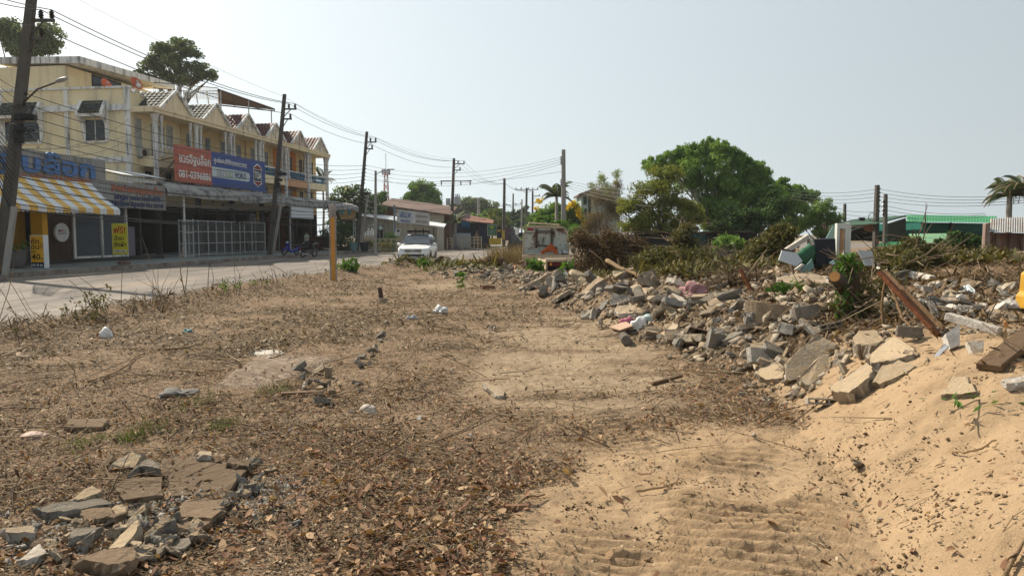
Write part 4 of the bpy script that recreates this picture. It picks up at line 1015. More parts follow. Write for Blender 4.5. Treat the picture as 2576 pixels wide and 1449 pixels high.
# --- dry grass by the road and weeds on the lot edge
def grass(label, Y, bl, mat, n, hgt, name='dry_grass', kind='stuff', w=.012):
    P = []
    for (u, v, ru, rv) in bl:
        k = mpp(Y); c = at(u, v, Y); m = n//len(bl)
        P.append(np.stack([c.x + rng.normal(size=m)*ru*k, Y + rng.normal(size=m)*rv*k*3, np.zeros(m)], 1))
    P = np.concatenate(P); P[:,2] = H(P[:,0], P[:,1]); m = len(P)
    h = hgt*rng.uniform(.4, 1.15, m); d = rng.normal(size=(m, 2))*.22; tip = P + np.stack([d[:,0]*h*1.2, d[:,1]*h*1.2, h], 1); mid = P + np.stack([d[:,0]*h*.35, d[:,1]*h*.35, h*.55], 1)
    s = unit(m); s[:,2] = 0; s *= w
    v = np.stack([P-s, P+s, mid+s*.7, mid-s*.7, tip], 1).reshape(-1, 3); i = np.arange(m)*5
    f = np.concatenate([np.stack([i, i+1, i+2, i+3], 1), np.stack([i+3, i+2, i+4, i+4], 1)])
    # second set as thin quads towards the tip
    v2 = np.stack([mid-s*.7, mid+s*.7, tip+s*.1, tip-s*.1], 1).reshape(-1, 3); v = np.concatenate([np.stack([P-s, P+s, mid+s*.7, mid-s*.7], 1).reshape(-1, 3), v2]); f = np.arange(len(v)).reshape(-1, 4)
    lv = rng.uniform(0, 1, m); o = np_mesh(name, v, f, mat, None, attr={'lv': ('FACE', np.r_[lv, lv])}); tag(o, label, kind=kind); return o
grass('tall dry tan grass beside the road behind the wreck', 40, [(1270,640,14,12),(1290,640,14,12),(1306,640,12,12),(1245,645,10,8)], L_grass, 1000, 1.05, w=.016)
# ================================================================== VEHICLES
m_carw = PM('car_white', (.78,.78,.77), .02, 2, .22, spec=.5); m_tyre = PM('tyre', (.018,.018,.018), .2, 5, .85); m_rim = PM('alloy', (.35,.35,.36), .1, 5, .3, metal=.7)
m_chrome = PM('chrome', (.55,.56,.57), .05, 3, .12, metal=1.0); m_wind = PM('windscreen', (.045,.055,.065), .15, .8, .06, spec=.7); m_lamp = PM('lamp_glass', (.55,.57,.6), .1, 6, .08, spec=.7); m_blackp = PM('black_plastic', (.015,.015,.016), .1, 3, .5)
def car():
    Y0 = 42.3; e = empty('suv_car', (-5.66, Y0, 0.0), 0, 'white seven seat car with roof rack driving on the road', 'car')
    W = .925
    prof = [(0.0,.70,.86),(.10,.93,.94),(.35,1.0,.98),(.95,1.09,1.0),(1.30,1.15,1.0),(1.72,1.44,1.0),(2.10,1.68,1.0),(2.6,1.765,1.0),(3.5,1.765,1.0),(4.2,1.72,1.0),(4.55,1.60,.99),(4.75,1.15,.97),(4.80,.75,.93)]
    vs, fs = [], []; n = 15
    for (y, zt, kw) in prof:
        w = W*kw; belt = min(zt, 1.08); half = [(w*.86,.34),(w*.97,.46),(w,.66),(w,.86),(w*.975,belt-.02)]
        if zt > 1.12: half += [(w*.93, belt+.05), (w*.80, zt-.10), (w*.70, zt-.02)]
        else: half += [(w*.94, belt), (w*.85, zt), (w*.6, zt+.012)]
        ring = half + [(0, zt+.02)] + [(-x, z) for (x, z) in reversed(half)]
        ring = ring[:]; m = len(ring); vs += [(x, y, z) for (x, z) in ring]
    for i in range(len(prof)-1):
        for k in range(m-1): fs.append((i*m+k, (i+1)*m+k, (i+1)*m+k+1, i*m+k+1))
        fs.append((i*m+m-1, (i+1)*m+m-1, (i+1)*m, i*m))
    fs.append(tuple(range(m))); fs.append(tuple((len(prof)-1)*m+k for k in range(m-1, -1, -1)))
    mb = MB(); mb.add(vs, fs); mb.build('body', m_carw, e, smooth=True)
    ws = MB(); ws.add([(-.80,1.29,1.205),(.80,1.29,1.205),(.86,1.36,1.21),(.69,2.06,1.715),(-.69,2.06,1.715),(-.86,1.36,1.21)], [(0,1,2,3,4,5)]); ws.build('windscreen', m_wind, e, recalc=False)
    for sx in (-1, 1):
        for (ya, yb, yc, yd) in ((1.55,2.55,2.55,2.12),(2.62,3.5,3.5,2.62),(3.58,4.45,4.3,3.58)):
            x0, x1 = sx*.885, sx*.762
            MB().quad((x0,ya,1.14),(x0,yb,1.14),(x1,yc,1.62),(x1,yd,1.62)).build('side_window', m_wind, e, recalc=False)
        for y in (.88, 3.72):
            wh = bpy.data.objects.new('wheel', None); COL.objects.link(wh); wh.parent = e; wh.location = (sx*.80, y, .385)
            MB().lathe([(.20,-.13),(.36,-.13),(.385,-.08),(.385,.08),(.36,.13),(.20,.13)], (0,0,0), 22, 'X').build('tyre', m_tyre, wh)
            MB().lathe([(.02,-.135),(.2,-.12),(.24,-.135),(.24,.135),(.2,.12),(.02,.135)], (0,0,0), 14, 'X').build('rim', m_rim, wh)
            ar = MB(); ar.tube([(sx*.90, y+.45*math.cos(t), .40+.45*math.sin(t)) for t in np.linspace(-.15, math.pi+.15, 13)], .035, 5); ar.build('wheel_arch', m_blackp, e)
        mr = MB(); mr.lathe([(.02,-.12),(.09,-.08),(.1,.0),(.09,.1),(.03,.14)], (sx*1.04,1.72,1.16), 10, 'X'); mr.bar((sx*.88,1.72,1.12),(sx*1.0,1.72,1.14),.04); mr.build('side_mirror', m_carw, e, smooth=True)
        hl = MB(); hl.add([(sx*.47,-.012,.80),(sx*.80,.10,.84),(sx*.885,.30,.93),(sx*.80,.10,.95),(sx*.47,-.005,.875)], [(0,1,2,3,4)]); hl.build('headlight', m_lamp, e, recalc=False)
        fg = MB(); fg.add([(sx*.56,-.03,.52),(sx*.84,.05,.46),(sx*.88,.09,.68),(sx*.60,-.02,.66)], [(0,1,2,3)]); fl = fg.build('fog_lamp_recess', m_blackp, e, recalc=False); MB().lathe([(.01,-.045),(.055,-.04),(.05,-.02)], (sx*.74,.0,.56), 10, 'Y').build('fog_lamp', m_lamp, fl)
        ch = MB(); ch.bar((sx*.60,-.05,.50),(sx*.86,.06,.38),.04); ch.build('chrome_trim', m_chrome, e)
    g = MB(); g.add([(-.46,-.03,.74),(.46,-.03,.74),(.50,-.02,.90),(-.50,-.02,.90)], [(0,1,2,3)]); gr = g.build('grille', m_blackp, e, recalc=False)
    mb = MB()
    for z in (.75, .80, .85, .90): mb.bar((-.5,-.045,z),(.5,-.045,z),.02)
    mb.build('grille_bar', m_chrome, gr)
    em = MB(); em.tube([(.10*math.cos(t), -.06, .83+.07*math.sin(t)) for t in np.linspace(0, 6.283, 17)], .014, 5); em.tube([(.05*math.cos(t), -.062, .85+.045*math.sin(t)) for t in np.linspace(0, 6.283, 13)], .010, 5); em.tube([(.085*math.cos(t), -.062, .865+.02*math.sin(t)) for t in np.linspace(0, 6.283, 13)], .009, 5); em.build('emblem', m_chrome, gr)
    li = MB(); li.add([(-.42,-.028,.47),(.42,-.028,.47),(.60,-.015,.62),(-.60,-.015,.62)], [(0,1,2,3)]); li.build('lower_intake', m_blackp, e, recalc=False)
    MB().cbox((0,-.02,.66),(1.3,.06,.09)).build('bumper_bar', m_carw, e, bevel=.02)
    pl = MB().cbox((0.02,-.045,.43),(.36,.015,.14)).build('number_plate', m_grey, e); 
    rk = MB(); rk.box(-.55,.55,2.2,3.5,1.88,1.91)
    for y in (2.2, 2.5, 2.9, 3.3, 3.55): rk.box(-.60,.60,y,y+.05,1.91,1.95)
    for sx in (-1, 1):
        rk.bar((sx*.6,2.1,1.98),(sx*.6,3.6,1.98),.04)
        for y in (2.3, 3.0, 3.5): rk.bar((sx*.58,y,1.76),(sx*.6,y,1.96),.04)
    rk.bar((-.6,2.1,1.96),(.6,2.1,1.96),.06); rk.build('roof_rack', m_blackp, e)
    wp = MB(); wp.bar((-.7,1.30,1.17),(.1,1.27,1.175),.02); wp.bar((.05,1.30,1.17),(.7,1.27,1.175),.02); wp.build('wiper', m_blackp, e)
    return e
car()
# ---- motorbikes
def scooter(label, p, rz, c_body, lean=-.18):
    e = empty('motorbike', p, rz, label, 'motorbike', 'motorbikes at the kerb'); e.rotation_euler = (0, lean, rz)
    mc = PM('scooter_paint', c_body, .1, 3, .25, spec=.6)
    for y in (0.0, 1.22):
        w = bpy.data.objects.new('wheel', None); COL.objects.link(w); w.parent = e; w.location = (0, y, .28)
        MB().tube([(0, .235*math.cos(t), .235*math.sin(t)) for t in np.linspace(0, 6.283, 21)], .05, 7).build('tyre', m_tyre, w, smooth=True)
        sp = MB(); sp.lathe([(.03,-.04),(.06,-.04),(.06,.04),(.03,.04)], (0,0,0), 8, 'X')
        for t in np.linspace(0, 6.283, 6)[:-1]: sp.bar((0,0,0),(0,.2*math.cos(t),.2*math.sin(t)),.025)
        sp.build('rim', m_rim, w)
    fk = MB()
    for x in (-.07,.07): fk.bar((x,1.22,.28),(x,1.02,.80),.035)
    fk.build('fork', m_grey, e)
    b = MB(); b.prism([(.95,.35),(1.10,.55),(1.08,.95),(.98,1.0),(.92,.6),(.62,.36),(.30,.42),(-.1,.62),(-.25,.72),(-.1,.42),(.2,.28),(.7,.24)], -.13, .13, 'YZ'); b.build('body', mc, e, bevel=.03)
    MB().prism([(-.3,.74),(-.1,.70),(.3,.68),(.55,.70),(.5,.76),(.1,.80),(-.25,.82)], -.12, .12, 'YZ').build('seat', m_black, e, bevel=.02)
    MB().prism([(1.0,.50),(1.36,.44),(1.42,.36),(1.44,.44),(1.30,.55),(1.05,.58)], -.07, .07, 'YZ').build('front_fender', mc, e)
    h = MB(); h.tube([(-.34,.85,1.03),(-.15,.95,1.05),(.15,.95,1.05),(.34,.85,1.03)], .018, 6); h.build('handlebar', m_black, e)
    MB().cbox((0,1.04,.97),(.2,.12,.16)).build('headlight', m_lamp, e, bevel=.03)
    for x in (-.28,.28): m_ = MB(); m_.bar((x,.92,1.04),(x*1.15,.95,1.2),.012); m_.cbox((x*1.2,.95,1.23),(.11,.02,.07)); m_.build('mirror', m_black, e)
    MB().cbox((0,-.30,.62),(.14,.06,.09)).build('tail_light', PM('tail_red', (.3,.01,.01), .1, 3, .2), e); MB().cbox((0,-.33,.47),(.16,.01,.12)).build('number_plate', m_white, e)
    MB().tube([(.14,.5,.28),(.16,-.1,.30),(.17,-.28,.36)], [.03,.05,.05], 8).build('exhaust', m_grey, e)
p = atz(757, 648, .02); scooter('bright blue motorbike parked at the kerb in front of the other bike', Vector((p.x-.45, p.y+.4, .2)), R(150), (.01,.02,.30))
scooter('dark motorbike with pale number plate parked behind the blue one at the kerb', Vector((p.x+.2, p.y-.2, .02)), R(-28), (.012,.02,.022), .12)
q = atz(800, 632, .22); e = empty('maroon_car', (q.x-.3, q.y+2, .22), R(75), 'dark maroon car mostly hidden behind the porch post and motorbikes', 'car')
def hatch():
    mb = MB(); prof = [(-1.9,.55,.78),(-1.8,.85,.82),(-1.0,.95,.85),(-.45,1.35,.8),(.6,1.42,.8),(1.5,1.25,.8),(1.85,.9,.82),(1.9,.5,.8)]
    vs, fs = [], []; 
    for (x, zt, w) in prof:
        r = [(w,.25),(w,.75),(w*.95,min(zt,.9)),(w*.75,zt),(-w*.75,zt),(-w*.95,min(zt,.9)),(-w,.75),(-w,.25)]; vs += [(x, a, z) for (a, z) in r]
    for i in range(len(prof)-1):
        for k in range(8): fs.append((i*8+k, i*8+(k+1)%8, (i+1)*8+(k+1)%8, (i+1)*8+k))
    fs += [tuple(range(7,-1,-1)), tuple((len(prof)-1)*8+k for k in range(8))]
    mb.add(vs, fs); mb.build('body', PM('maroon_paint', (.05,.008,.012), .1, 3, .25, spec=.5), e, smooth=False, bevel=.03)
    for sx in (-1.25, 1.2):
        for sy in (-1, 1): MB().lathe([(.1,-.1),(.30,-.1),(.30,.1),(.1,.1)], (sx, sy*.78, .30), 16, 'Y').build('wheel', m_tyre, e)
    for sy in (-1, 1): MB().quad((-.75,sy*.80,.98),(1.3,sy*.80,.98),(1.0,sy*.68,1.33),(-.4,sy*.68,1.3)).build('side_window', m_wind, e, recalc=False); MB().cbox((-1.84,sy*.62,.72),(.1,.28,.14)).build('headlight', m_lamp, e)
hatch()
# ---- the wrecked truck
def rustmat(name, c, amt=.62, sc=2.2):
    m, nt, b = new_mat(name); L = nt.links; pos = wcoord(nt, True)
    n1 = noise(nt, pos, sc, 8, .7, .4); n2 = noise(nt, pos, sc*3.5, 6, .7)
    col = ramp(nt, [(.3, tuple(x*.82 for x in c)), (.7, c)], noise(nt, pos, 1.2, 5)).outputs['Color']
    col = mixc(nt, ramp(nt, [(amt, 0), (amt+.07, 1)], n1).outputs['Color'], col, (.16,.075,.04))
    col = mixc(nt, ramp(nt, [(amt+.04, 0), (amt+.08, 1)], n2).outputs['Color'], col, (.025,.018,.015))
    L.new(col, b.inputs['Base Color']); b.inputs['Roughness'].default_value = .75; return m
m_cab = rustmat('chipped_cab_paint', (.50,.53,.47), .545, 1.6); m_deck = rustmat('weathered_deck', (.24,.185,.125), .57, 4); m_cream_s = rustmat('cream_steel', (.50,.40,.27), .58, 5); m_rusto = PM('orange_rust', (.42,.095,.022), .25, 6, .85, .2, 30)
def truck():
    Yc = 35.2; e = empty('wrecked_truck', (1.55, Yc, 0.25), 0, 'stripped rusty white truck cab with flat bed standing in rubble', 'truck'); o = Vector((1.55, Yc, .25))
    P = lambda u, v, Y=Yc: at(u, v, Y)-o
    out = [P(1315,642), P(1430,642), P(1428.6,592), P(1420,573), P(1327,570.5), P(1317,589.5)]
    poly = [(p.x, p.z) for p in out]; x0, x1 = poly[0][0], poly[1][0]; zb, zt = poly[0][1], poly[4][1]
    mb = MB(); mb.prism(poly, 0, .05); cab = mb.build('cab_rear_wall', m_cab, e)
    sh = MB(); 
    for i in range(6):
        if i == 0: continue
        a, b = poly[i], poly[(i+1) % 6]; sh.add([(a[0],0.02,a[1]),(b[0],0.02,b[1]),(b[0],1.6,b[1]),(a[0],1.6,a[1])], [(0,1,2,3)])
    ins = [(p[0]*1.0, p[1]) for p in poly]; sh.add([(p[0],1.6,p[1]) for p in poly], [tuple(range(6))]); sh.build('cab_shell', m_cab, e)
    fr = MB()
    for i in range(1, 6):
        a, b = poly[i], poly[(i+1) % 6]; fr.bar((a[0],-.03,a[1]),(b[0],-.03,b[1]),.06,.07)
    fr.build('cab_edge', m_cream_s, e)
    dt = MB(); H_ = zt-zb; xm = (x0+x1)/2
    dt.bar((xm-.45,-.05,zb+.35),(xm-.42,-.05,zt-.1),.10); dt.bar((xm+.28,-.06,zb+.3),(xm+.30,-.06,zt-.1),.09); dt.bar((xm-.5,-.04,zt-.22),(xm+.35,-.04,zt-.2),.05); dt.bar((x0+.1,-.05,zt-.30),(xm+.33,-.05,zt-.29),.025); dt.bar((xm-.45,-.05,zb+.5),(xm+.2,-.05,zb+.42),.06); dt.bar((xm-.15,-.05,zb+.55),(xm-.1,-.05,zb+.85),.05)
    dt.tube([(xm+.3+.07*math.cos(t),-.1,zt-.3+.07*math.sin(t)) for t in np.linspace(0,6.28,13)], .02, 5); dt.build('rusty_bracing', m_rust, cab)
    MB().box(x0+.22,x0+.52,-.03,0,zt-.18,zt-.08).build('red_reflector', PM('reflector_red', (.30,.02,.02), .2, 3, .3), cab); MB().box(x1-.52,x1-.22,-.03,0,zt-.20,zt-.10).build('lamp_housing', m_rust, cab)
    rk = MB(); r0, r1 = P(1328,572), P(1415,574); t0, t1 = P(1331,560), P(1407,565)
    for (y0) in (0.15, 1.3):
        rk.tube([(r0.x,y0,r0.z),(t0.x,y0,t0.z),(t1.x,y0,t1.z),(r1.x,y0,r1.z)], .022, 6)
    for k in range(9): t = k/8; rk.bar((t0.x+(t1.x-t0.x)*t,.15,t0.z+(t1.z-t0.z)*t),(t0.x+(t1.x-t0.x)*t,1.3,t0.z+(t1.z-t0.z)*t),.03)
    rk.tube([(r0.x,.15,r0.z+.08),(r1.x,.15,r1.z+.08)], .018, 6); rk.build('roof_rack', m_cream_s, e)
    MB().bar(P(1309,573.5), P(1329,572), .03, .05).build('visor_strip', m_cream_s, e)
    mi = MB(); a = P(1315,605); mi.tube([a, P(1308,603), P(1304,596), P(1299,594)], .016, 5); q = P(1300,583); mi.cbox(q, (.16,.05,.30)); mi.build('wing_mirror', m_white, e, bevel=.02)
    # front platform and rear platform
    d1 = MB(); d1.box(x0-.03, x1+.04, -1.5, 0, zb-.06, zb); 
    for k in range(5): d1.box(x0, x1, -1.45+.29*k, -1.27+.29*k, zb, zb+.018)
    d1.build('front_deck', m_deck, e); bm_ = MB(); bm_.box(x0-.05, x1, -1.56, -1.5, zb-.16, zb+.01); bm_.build('deck_beam', m_cream_s, e)
    a, b = P(1375,653,31.5), P(1503,654,31.5); z2 = a.z; yr = 31.5-Yc
    rd = MB()
    for k in range(7):
        yy = yr+.06+.30*k
        if k in (1, 2): rd.box(a.x, a.x+.85, yy, yy+.25, z2-.03, z2); rd.box(a.x+1.35, b.x, yy, yy+.25, z2-.03, z2)
        else: rd.box(a.x-.01*k, b.x-.05*k, yy, yy+.25, z2-.03, z2+.002*k)
    rd.build('rear_deck', m_deck, e)
    fb = MB(); fb.box(a.x-.02, b.x+.02, yr-.02, yr+.05, z2-.10, z2-.02); fb.box(a.x-.04, a.x+.04, yr, yr+2.1, z2-.45, z2-.03); fb.box(b.x-.04, b.x+.04, yr, yr+1.9, z2-.30, z2-.03); fb.bar((a.x,yr,z2-.1),(a.x-.28,yr+2.1,z2-.05),.08); fb.build('bed_frame', m_cream_s, e)
    MB().box(a.x, b.x, yr+.3, yr+.4, z2-.5, z2-.05).build('chassis_rail', m_black, e)
    for (xx, lab) in ((a.x+.08, 0), (b.x-.62, 1)):
        tl = MB(); tl.box(xx, xx+.52, yr-.05, yr-.01, z2-.28, z2-.12); t_ = tl.build('tail_light', PM('tail_maroon', (.12,.012,.015), .2, 3, .3), e)
        MB().lathe([(.01,-.075),(.055,-.07),(.055,-.05)], (xx+.1 if lab == 0 else xx+.4, yr, z2-.2), 12, 'Y').build('indicator', PM('amber', (.75,.33,.02), .05, 3, .3), t_)
    MB().box(a.x+.85, a.x+1.2, yr-.04, yr, z2-.27, z2-.12).build('number_plate', PM('rust_plate', (.22,.19,.14), .3, 8), e)
    lg = MB(); lg.bar((a.x-.35,-1.5,zb-.1),(a.x-.1,-1.4,zb-.65),.07); lg.bar((x0+.1,-1.5,zb-.1),(x0+.1,-1.45,zb-.55),.06); lg.bar((b.x-.75,yr,z2-.1),(b.x-.5,yr-.2,z2-.5),.05); lg.bar((b.x-.45,yr,z2-.1),(b.x-.45,yr,z2-.5),.06); lg.build('bed_strut', m_cream_s, e)
    for (x, y) in ((x0+.2, .9), (x1-.2, .9), (a.x+.25, yr+1.1), (b.x-.25, yr+1.1)):
        MB().lathe([(.15,-.12),(.40,-.12),(.42,0),(.40,.12),(.15,.12)], (x, y, .0), 16, 'X').build('wheel', m_tyre, e)
    return o, zb, xm, x0, x1
to, tzb, txm, tx0, tx1 = truck()
# loose things lying on the wreck
ob = empty('rusty_bracket', to + Vector((txm+.18, -.55, tzb+.02)), 0, 'orange rusted arched machine bracket standing on the truck bed', 'bracket')
MB().prism([(-.45,0),(-.25,0),(-.22,.14),(.18,.14),(.2,0),(.36,0),(.36,.30),(.18,.42),(.05,.52),(-.05,.5),(-.15,.36),(-.42,.18)], -.09, .09).build('casting', m_rusto, ob, bevel=.02)
MB().lathe([(.02,-.11),(.06,-.11),(.06,.11),(.02,.11)], (.28,0,.34), 12, 'Y').build('boss', m_rust, ob)
cy = empty('metal_cylinder', to + Vector((txm+.78, -.6, tzb+.12)), R(20), 'grey metal cylinder lying beside the orange bracket', 'cylinder'); MB().lathe([(.03,-.22),(.10,-.2),(.11,.15),(.06,.2),(.05,.3),(.02,.31)], (0,0,0), 14, 'X').build('barrel', m_grey, cy); MB().lathe([(.05,.0),(.13,.0),(.13,.05),(.05,.05)], (-.1,0,0), 12, 'X').build('collar', m_rust, cy)
for k, (dx, dy, rz, L_) in enumerate(((-.35,-.75,.05,1.1),(-.2,-1.0,-.04,1.35),(.1,-1.25,.03,1.2))):
    o_ = tag(MB().cbox((0,0,.03),(L_,.12,.045)).build('loose_board', m_deck, None, bevel=.005), ['short weathered board nearest the cab on the truck bed', 'long weathered board in the middle of the truck bed', 'weathered board nearest the camera on the front truck bed'][k], 'board', 'boards on the truck bed')
    o_.location = to + Vector((txm+dx, dy, tzb+.02)); o_.rotation_euler = (0, 0, rz)
# ================================================================== POWER POLES AND WIRES
m_pole = PM('pole_concrete', (.10,.088,.076), .2, 1.2, .9, .15, 20, stain=(.06,.055,.05), stain_amt=.6, stain_sc=.7, streak=True)
m_pole_l = PM('pale_pole_concrete', (.30,.29,.27), .12, 1.2, .9, .1, 20, stain=(.2,.19,.17), stain_amt=.5, streak=True)
m_ins = PM('insulator_brown', (.020,.012,.010), .2, 4, .3)
m_wire = PM('wire_black', (.018,.018,.018), .1, 3, .6)
def sagline(a, b, sag, n=14):
    a, b = Vector(a), Vector(b)
    return [a.lerp(b, i/n) - Vector((0, 0, sag*4*(i/n)*(1-i/n))) for i in range(n+1)]
NW = [0]
def wire(a, b, sag=.6, r=.013, label='black overhead wire strung between power poles', group='overhead wires', n=14):
    mb = MB(); mb.tube(sagline(a, b, sag, n), r, 4, cap=False)
    o = mb.build('overhead_wire', m_wire, recalc=False); tag(o, label, 'wire', group); return o
POLES = {}
def pole(key, base, top, w0, w1, label, arms=(), group='power poles along the road', mat=None, sq=True, steps=False):
    """tapered square concrete pole; arms = (height, length, [insulator offsets], depth dir)"""
    base, top = Vector(base), Vector(top)
    e = empty('power_pole', base, 0, label, 'power pole', group); d = top-base
    mb = MB(); n = 4 if sq else 10; k = .5*1.2 if sq else .5
    rot = Matrix.Rotation(R(45+8), 3, 'Z') if sq else Matrix.Identity(3)
    vs = []
    for (z, w) in ((0, w0), (1, w1)):
        for q in range(n):
            a = 2*math.pi*q/n; vs.append(d*z + rot @ Vector((math.cos(a)*w*k*1.18, math.sin(a)*w*k*1.18, 0)))
    fs = [(q, (q+1) % n, n+(q+1) % n, n+q) for q in range(n)] + [tuple(range(n-1, -1, -1)), tuple(range(n, 2*n))]
    mb.add(vs, fs); mb.build('shaft', mat or m_pole, e)
    pts = {}
    for ai, (t, L, offs) in enumerate(arms):
        c = d*t; sgn = 1 if L > 0 else -1
        MB().bar(c + Vector((-.1*sgn, 0, 0)), c + Vector((L, 0, .0)), .1, .11).bar(c + Vector((.06*sgn, 0, -.55)), c + Vector((L*.55, 0, -.04)), .05).build('crossarm', m_pole, e)
        for oi, x in enumerate(offs):
            q = c + Vector((x, 0, .05)); mb = MB()
            mb.lathe([(.03,0),(.05,.03),(.11,.06),(.06,.10),(.11,.15),(.06,.19),(.10,.24),(.05,.30),(.03,.34)], q, 9); mb.build('insulator', m_ins, e)
            pts[(ai, oi)] = base + q + Vector((0, 0, .34))
    POLES[key] = dict(base=base, top=top, pts=pts, e=e, d=d)
    return e
def on(key, t, dx=0.0): p = POLES[key]; return p['base'] + p['d']*t + Vector((dx, 0, 0))
b1 = Vector((-19.75, 28.5, .21)); b2 = Vector((-18.2, 55.6, .25)); b3 = Vector((-14.3, 68.3, .25))
t1 = at(88, -75, 28.5); t2 = at(716, 238, 55.6); t3 = at(923, 332, 68.3)
def tz(key_base, key_top, v, Y): return (at(0, v, Y).z - key_base.z)/(key_top.z-key_base.z)
pole('A', b1, t1, .40, .26, 'tall leaning concrete power pole beside the laundry lightbox sign', [(tz(b1,t1,52,28.5), .95, [.45, .85]), (tz(b1,t1,98,28.5), .62, [.55])])
pole('B', b2, t2, .36, .24, 'leaning power pole in front of the white blank board and blue motorbike', [(tz(b2,t2,275,55.6), .98, [.42, .88]), (tz(b2,t2,300,55.6), .7, [.6])])
pole('C', b3, t3, .36, .24, 'leaning power pole at the end of the shop row beside the white flowering tree', [(tz(b3,t3,358,68.3), .95, [.4, .88]), (tz(b3,t3,375,68.3), .7, [.6])])
# propping pole stubs beside A, B and C
for (bb_, u, v0, v1, Y, lab) in ((b1, 22, 690, 520, 28.3, 'pale strut pole leaning against the power pole by the laundry'), (b2, 697, 640, 487, 55.3, 'pale strut pole leaning on the power pole beside the motorbike'), (b3, 912, 630, 490, 68.0, 'pale strut pole leaning on the pole beside the plant pots')):
    lo = Vector((bb_.x+.32, Y, bb_.z)); hi = at(u+14, v1, Y); e = empty('strut_pole', lo, 0, lab, 'pole', 'strut poles'); MB().bar((0,0,0), hi-lo, .17).build('shaft', m_pole_l, e)
# lamp arm of pole A
la = empty('street_lamp', on('A', tz(b1,t1,245,28.5)), 0, 'street lamp on a slanting arm fixed to the leaning pole', 'street lamp', 'street lamps')
tip = at(140, 208, 27.8) - la.location; MB().tube([(.1,0,-.2), tip*.5+Vector((0,0,.03)), tip], .035, 7).build('arm', m_rust, la)
hd = MB(); hd.lathe([(.02,-.05),(.06,0),(.13,.15),(.15,.35),(.10,.55),(.02,.62)], (0,0,0), 12); q = hd.build('lamp_head', m_grey, la, smooth=True); q.location = tip; q.rotation_euler = (tip.normalized()).to_track_quat('Z', 'Y').to_euler(); q.scale = (1, .45, 1)
# splice boxes and tangles on the poles
m_tang = PM('cable_black', (.010,.010,.011), .2, 4, .7)
for (key, v, Y, n_, sp, lab) in (('A', 300, 28.5, 26, .75, 'tangled bundle of black cables and splice boxes hanging on the leaning pole'), ('B', 560, 55.6, 16, .6, 'tangled black cables wrapped on the pole above the canopy'), ('C', 490, 68.3, 16, .6, 'tangled black cables wrapped on the pole by the flowering tree')):
    t = tz(POLES[key]['base'], POLES[key]['top'], v if key != 'B' else 440, Y); c0 = on(key, t)
    e = empty('cable_bundle', c0, 0, lab, 'cables', 'cable bundles')
    mb = MB()
    for k in range(n_):
        ctr = Vector((random.uniform(-.1, sp), random.uniform(-.3, .1), random.uniform(-1.3, .5))); r_ = random.uniform(.12, .38); tl = Vector((random.uniform(-.4,.4), random.uniform(-.4,.4), 1)).normalized()
        e1 = tl.orthogonal().normalized(); e2 = tl.cross(e1); a0 = random.uniform(0, 6)
        mb.tube([ctr + (e1*math.cos(a0+t_)*.8 + e2*math.sin(a0+t_)*1.3)*r_ for t_ in np.linspace(0, random.uniform(3, 6.2), 12)], .012, 4, cap=False)
    mb.build('coil', m_tang, e, recalc=False)
    mb = MB(); mb.cbox((.35,-.1,.05),(.75,.28,.24)); mb.cbox((.2,-.2,-.4),(.45,.22,.2)); mb.cbox((.1,-.15,-.75),(.3,.25,.35)); mb.build('splice_box', m_black, e, bevel=.03)
# more poles further off
def simple_pole(key, ub, vb, ut, vt, Y, w, label, mat=None, arms=(), zb=None, sq=True):
    top = at(ut, vt, Y); bs = at(ub, vb, Y); bs.z = min(bs.z, .1) if zb is None else zb
    return pole(key, bs, top, w*1.25, w*.85, label, arms, mat=mat, sq=sq)
simple_pole('D', 944, 620, 945, 430, 60, .2, 'slim street lamp pole between the flowering tree and the plastic shop', m_pole_l)
lp = empty('street_lamp', at(945, 440, 60), 0, 'street lamp arm reaching over the road from the slim pole', 'street lamp', 'street lamps'); MB().tube([(0,0,0),(.5,-.2,.25),(1.1,-.3,.36)], .03, 6).build('arm', m_rust, lp); q = MB().cbox((1.3,-.32,.4),(.5,.16,.08)).build('lamp_head', m_grey, lp, bevel=.02)
simple_pole('E', 1134, 622, 1142, 399, 88, .34, 'transformer pole with grey can transformer behind the white car', None, [(.94, 1.3, [.5, 1.2]), (.87, .9, [.75]), ])
te = POLES['E']
tr = empty('transformer', on('E', .53, .6), 0, 'grey can transformer mounted on the pole behind the car', 'transformer'); MB().lathe([(.05,-.5),(.34,-.48),(.38,-.4),(.38,.4),(.33,.48),(.05,.52)], (0,0,0), 14).build('tank', m_grey, tr)
mb = MB()
for x in (-.18, 0, .18): mb.lathe([(.04,.5),(.07,.6),(.03,.66),(.06,.75),(.02,.85)], (x,0,0), 7)
mb.build('bushing', m_ins, tr); MB().cbox((-1.1,0,-.1),(.5,.35,.8)).build('control_box', m_grey, tr)
xa = empty('crossarm_rack', on('E', .75), 0, 'long crossarm with hanging fuse cutouts on the transformer pole', 'crossarm'); MB().box(-1.5, 2.2, -.06, .06, -.06, .06).build('beam', m_pole_l, xa)
for x in (-1.4, .9, 2.0): MB().lathe([(.03,-.5),(.09,-.4),(.05,-.3),(.09,-.2),(.04,-.06)], (x,0,0), 7).build('fuse_cutout', m_ins, xa)
simple_pole('F', 1267, 618, 1269, 449, 98, .34, 'plain pole with yellow painted foot beside the green notice board')
simple_pole('G', 1418, 600, 1417.5, 377, 52, .27, 'tall pale round pole standing behind the wrecked truck', m_pole_l, zb=.1, sq=False)
simple_pole('H', 1322, 605, 1325, 473, 120, .34, 'distant pole carrying a double crossarm above the trees', None, [(.97, 1.9, [.3, 1.0, 1.75]), (.97, -1.9, [-.9, -1.75])])
simple_pole('I', 1339, 605, 1340, 480, 125, .3, 'distant pole with two short arms beside the double crossarm pole', None, [(.9, 1.3, [1.1]), (.78, 1.0, [.9])])
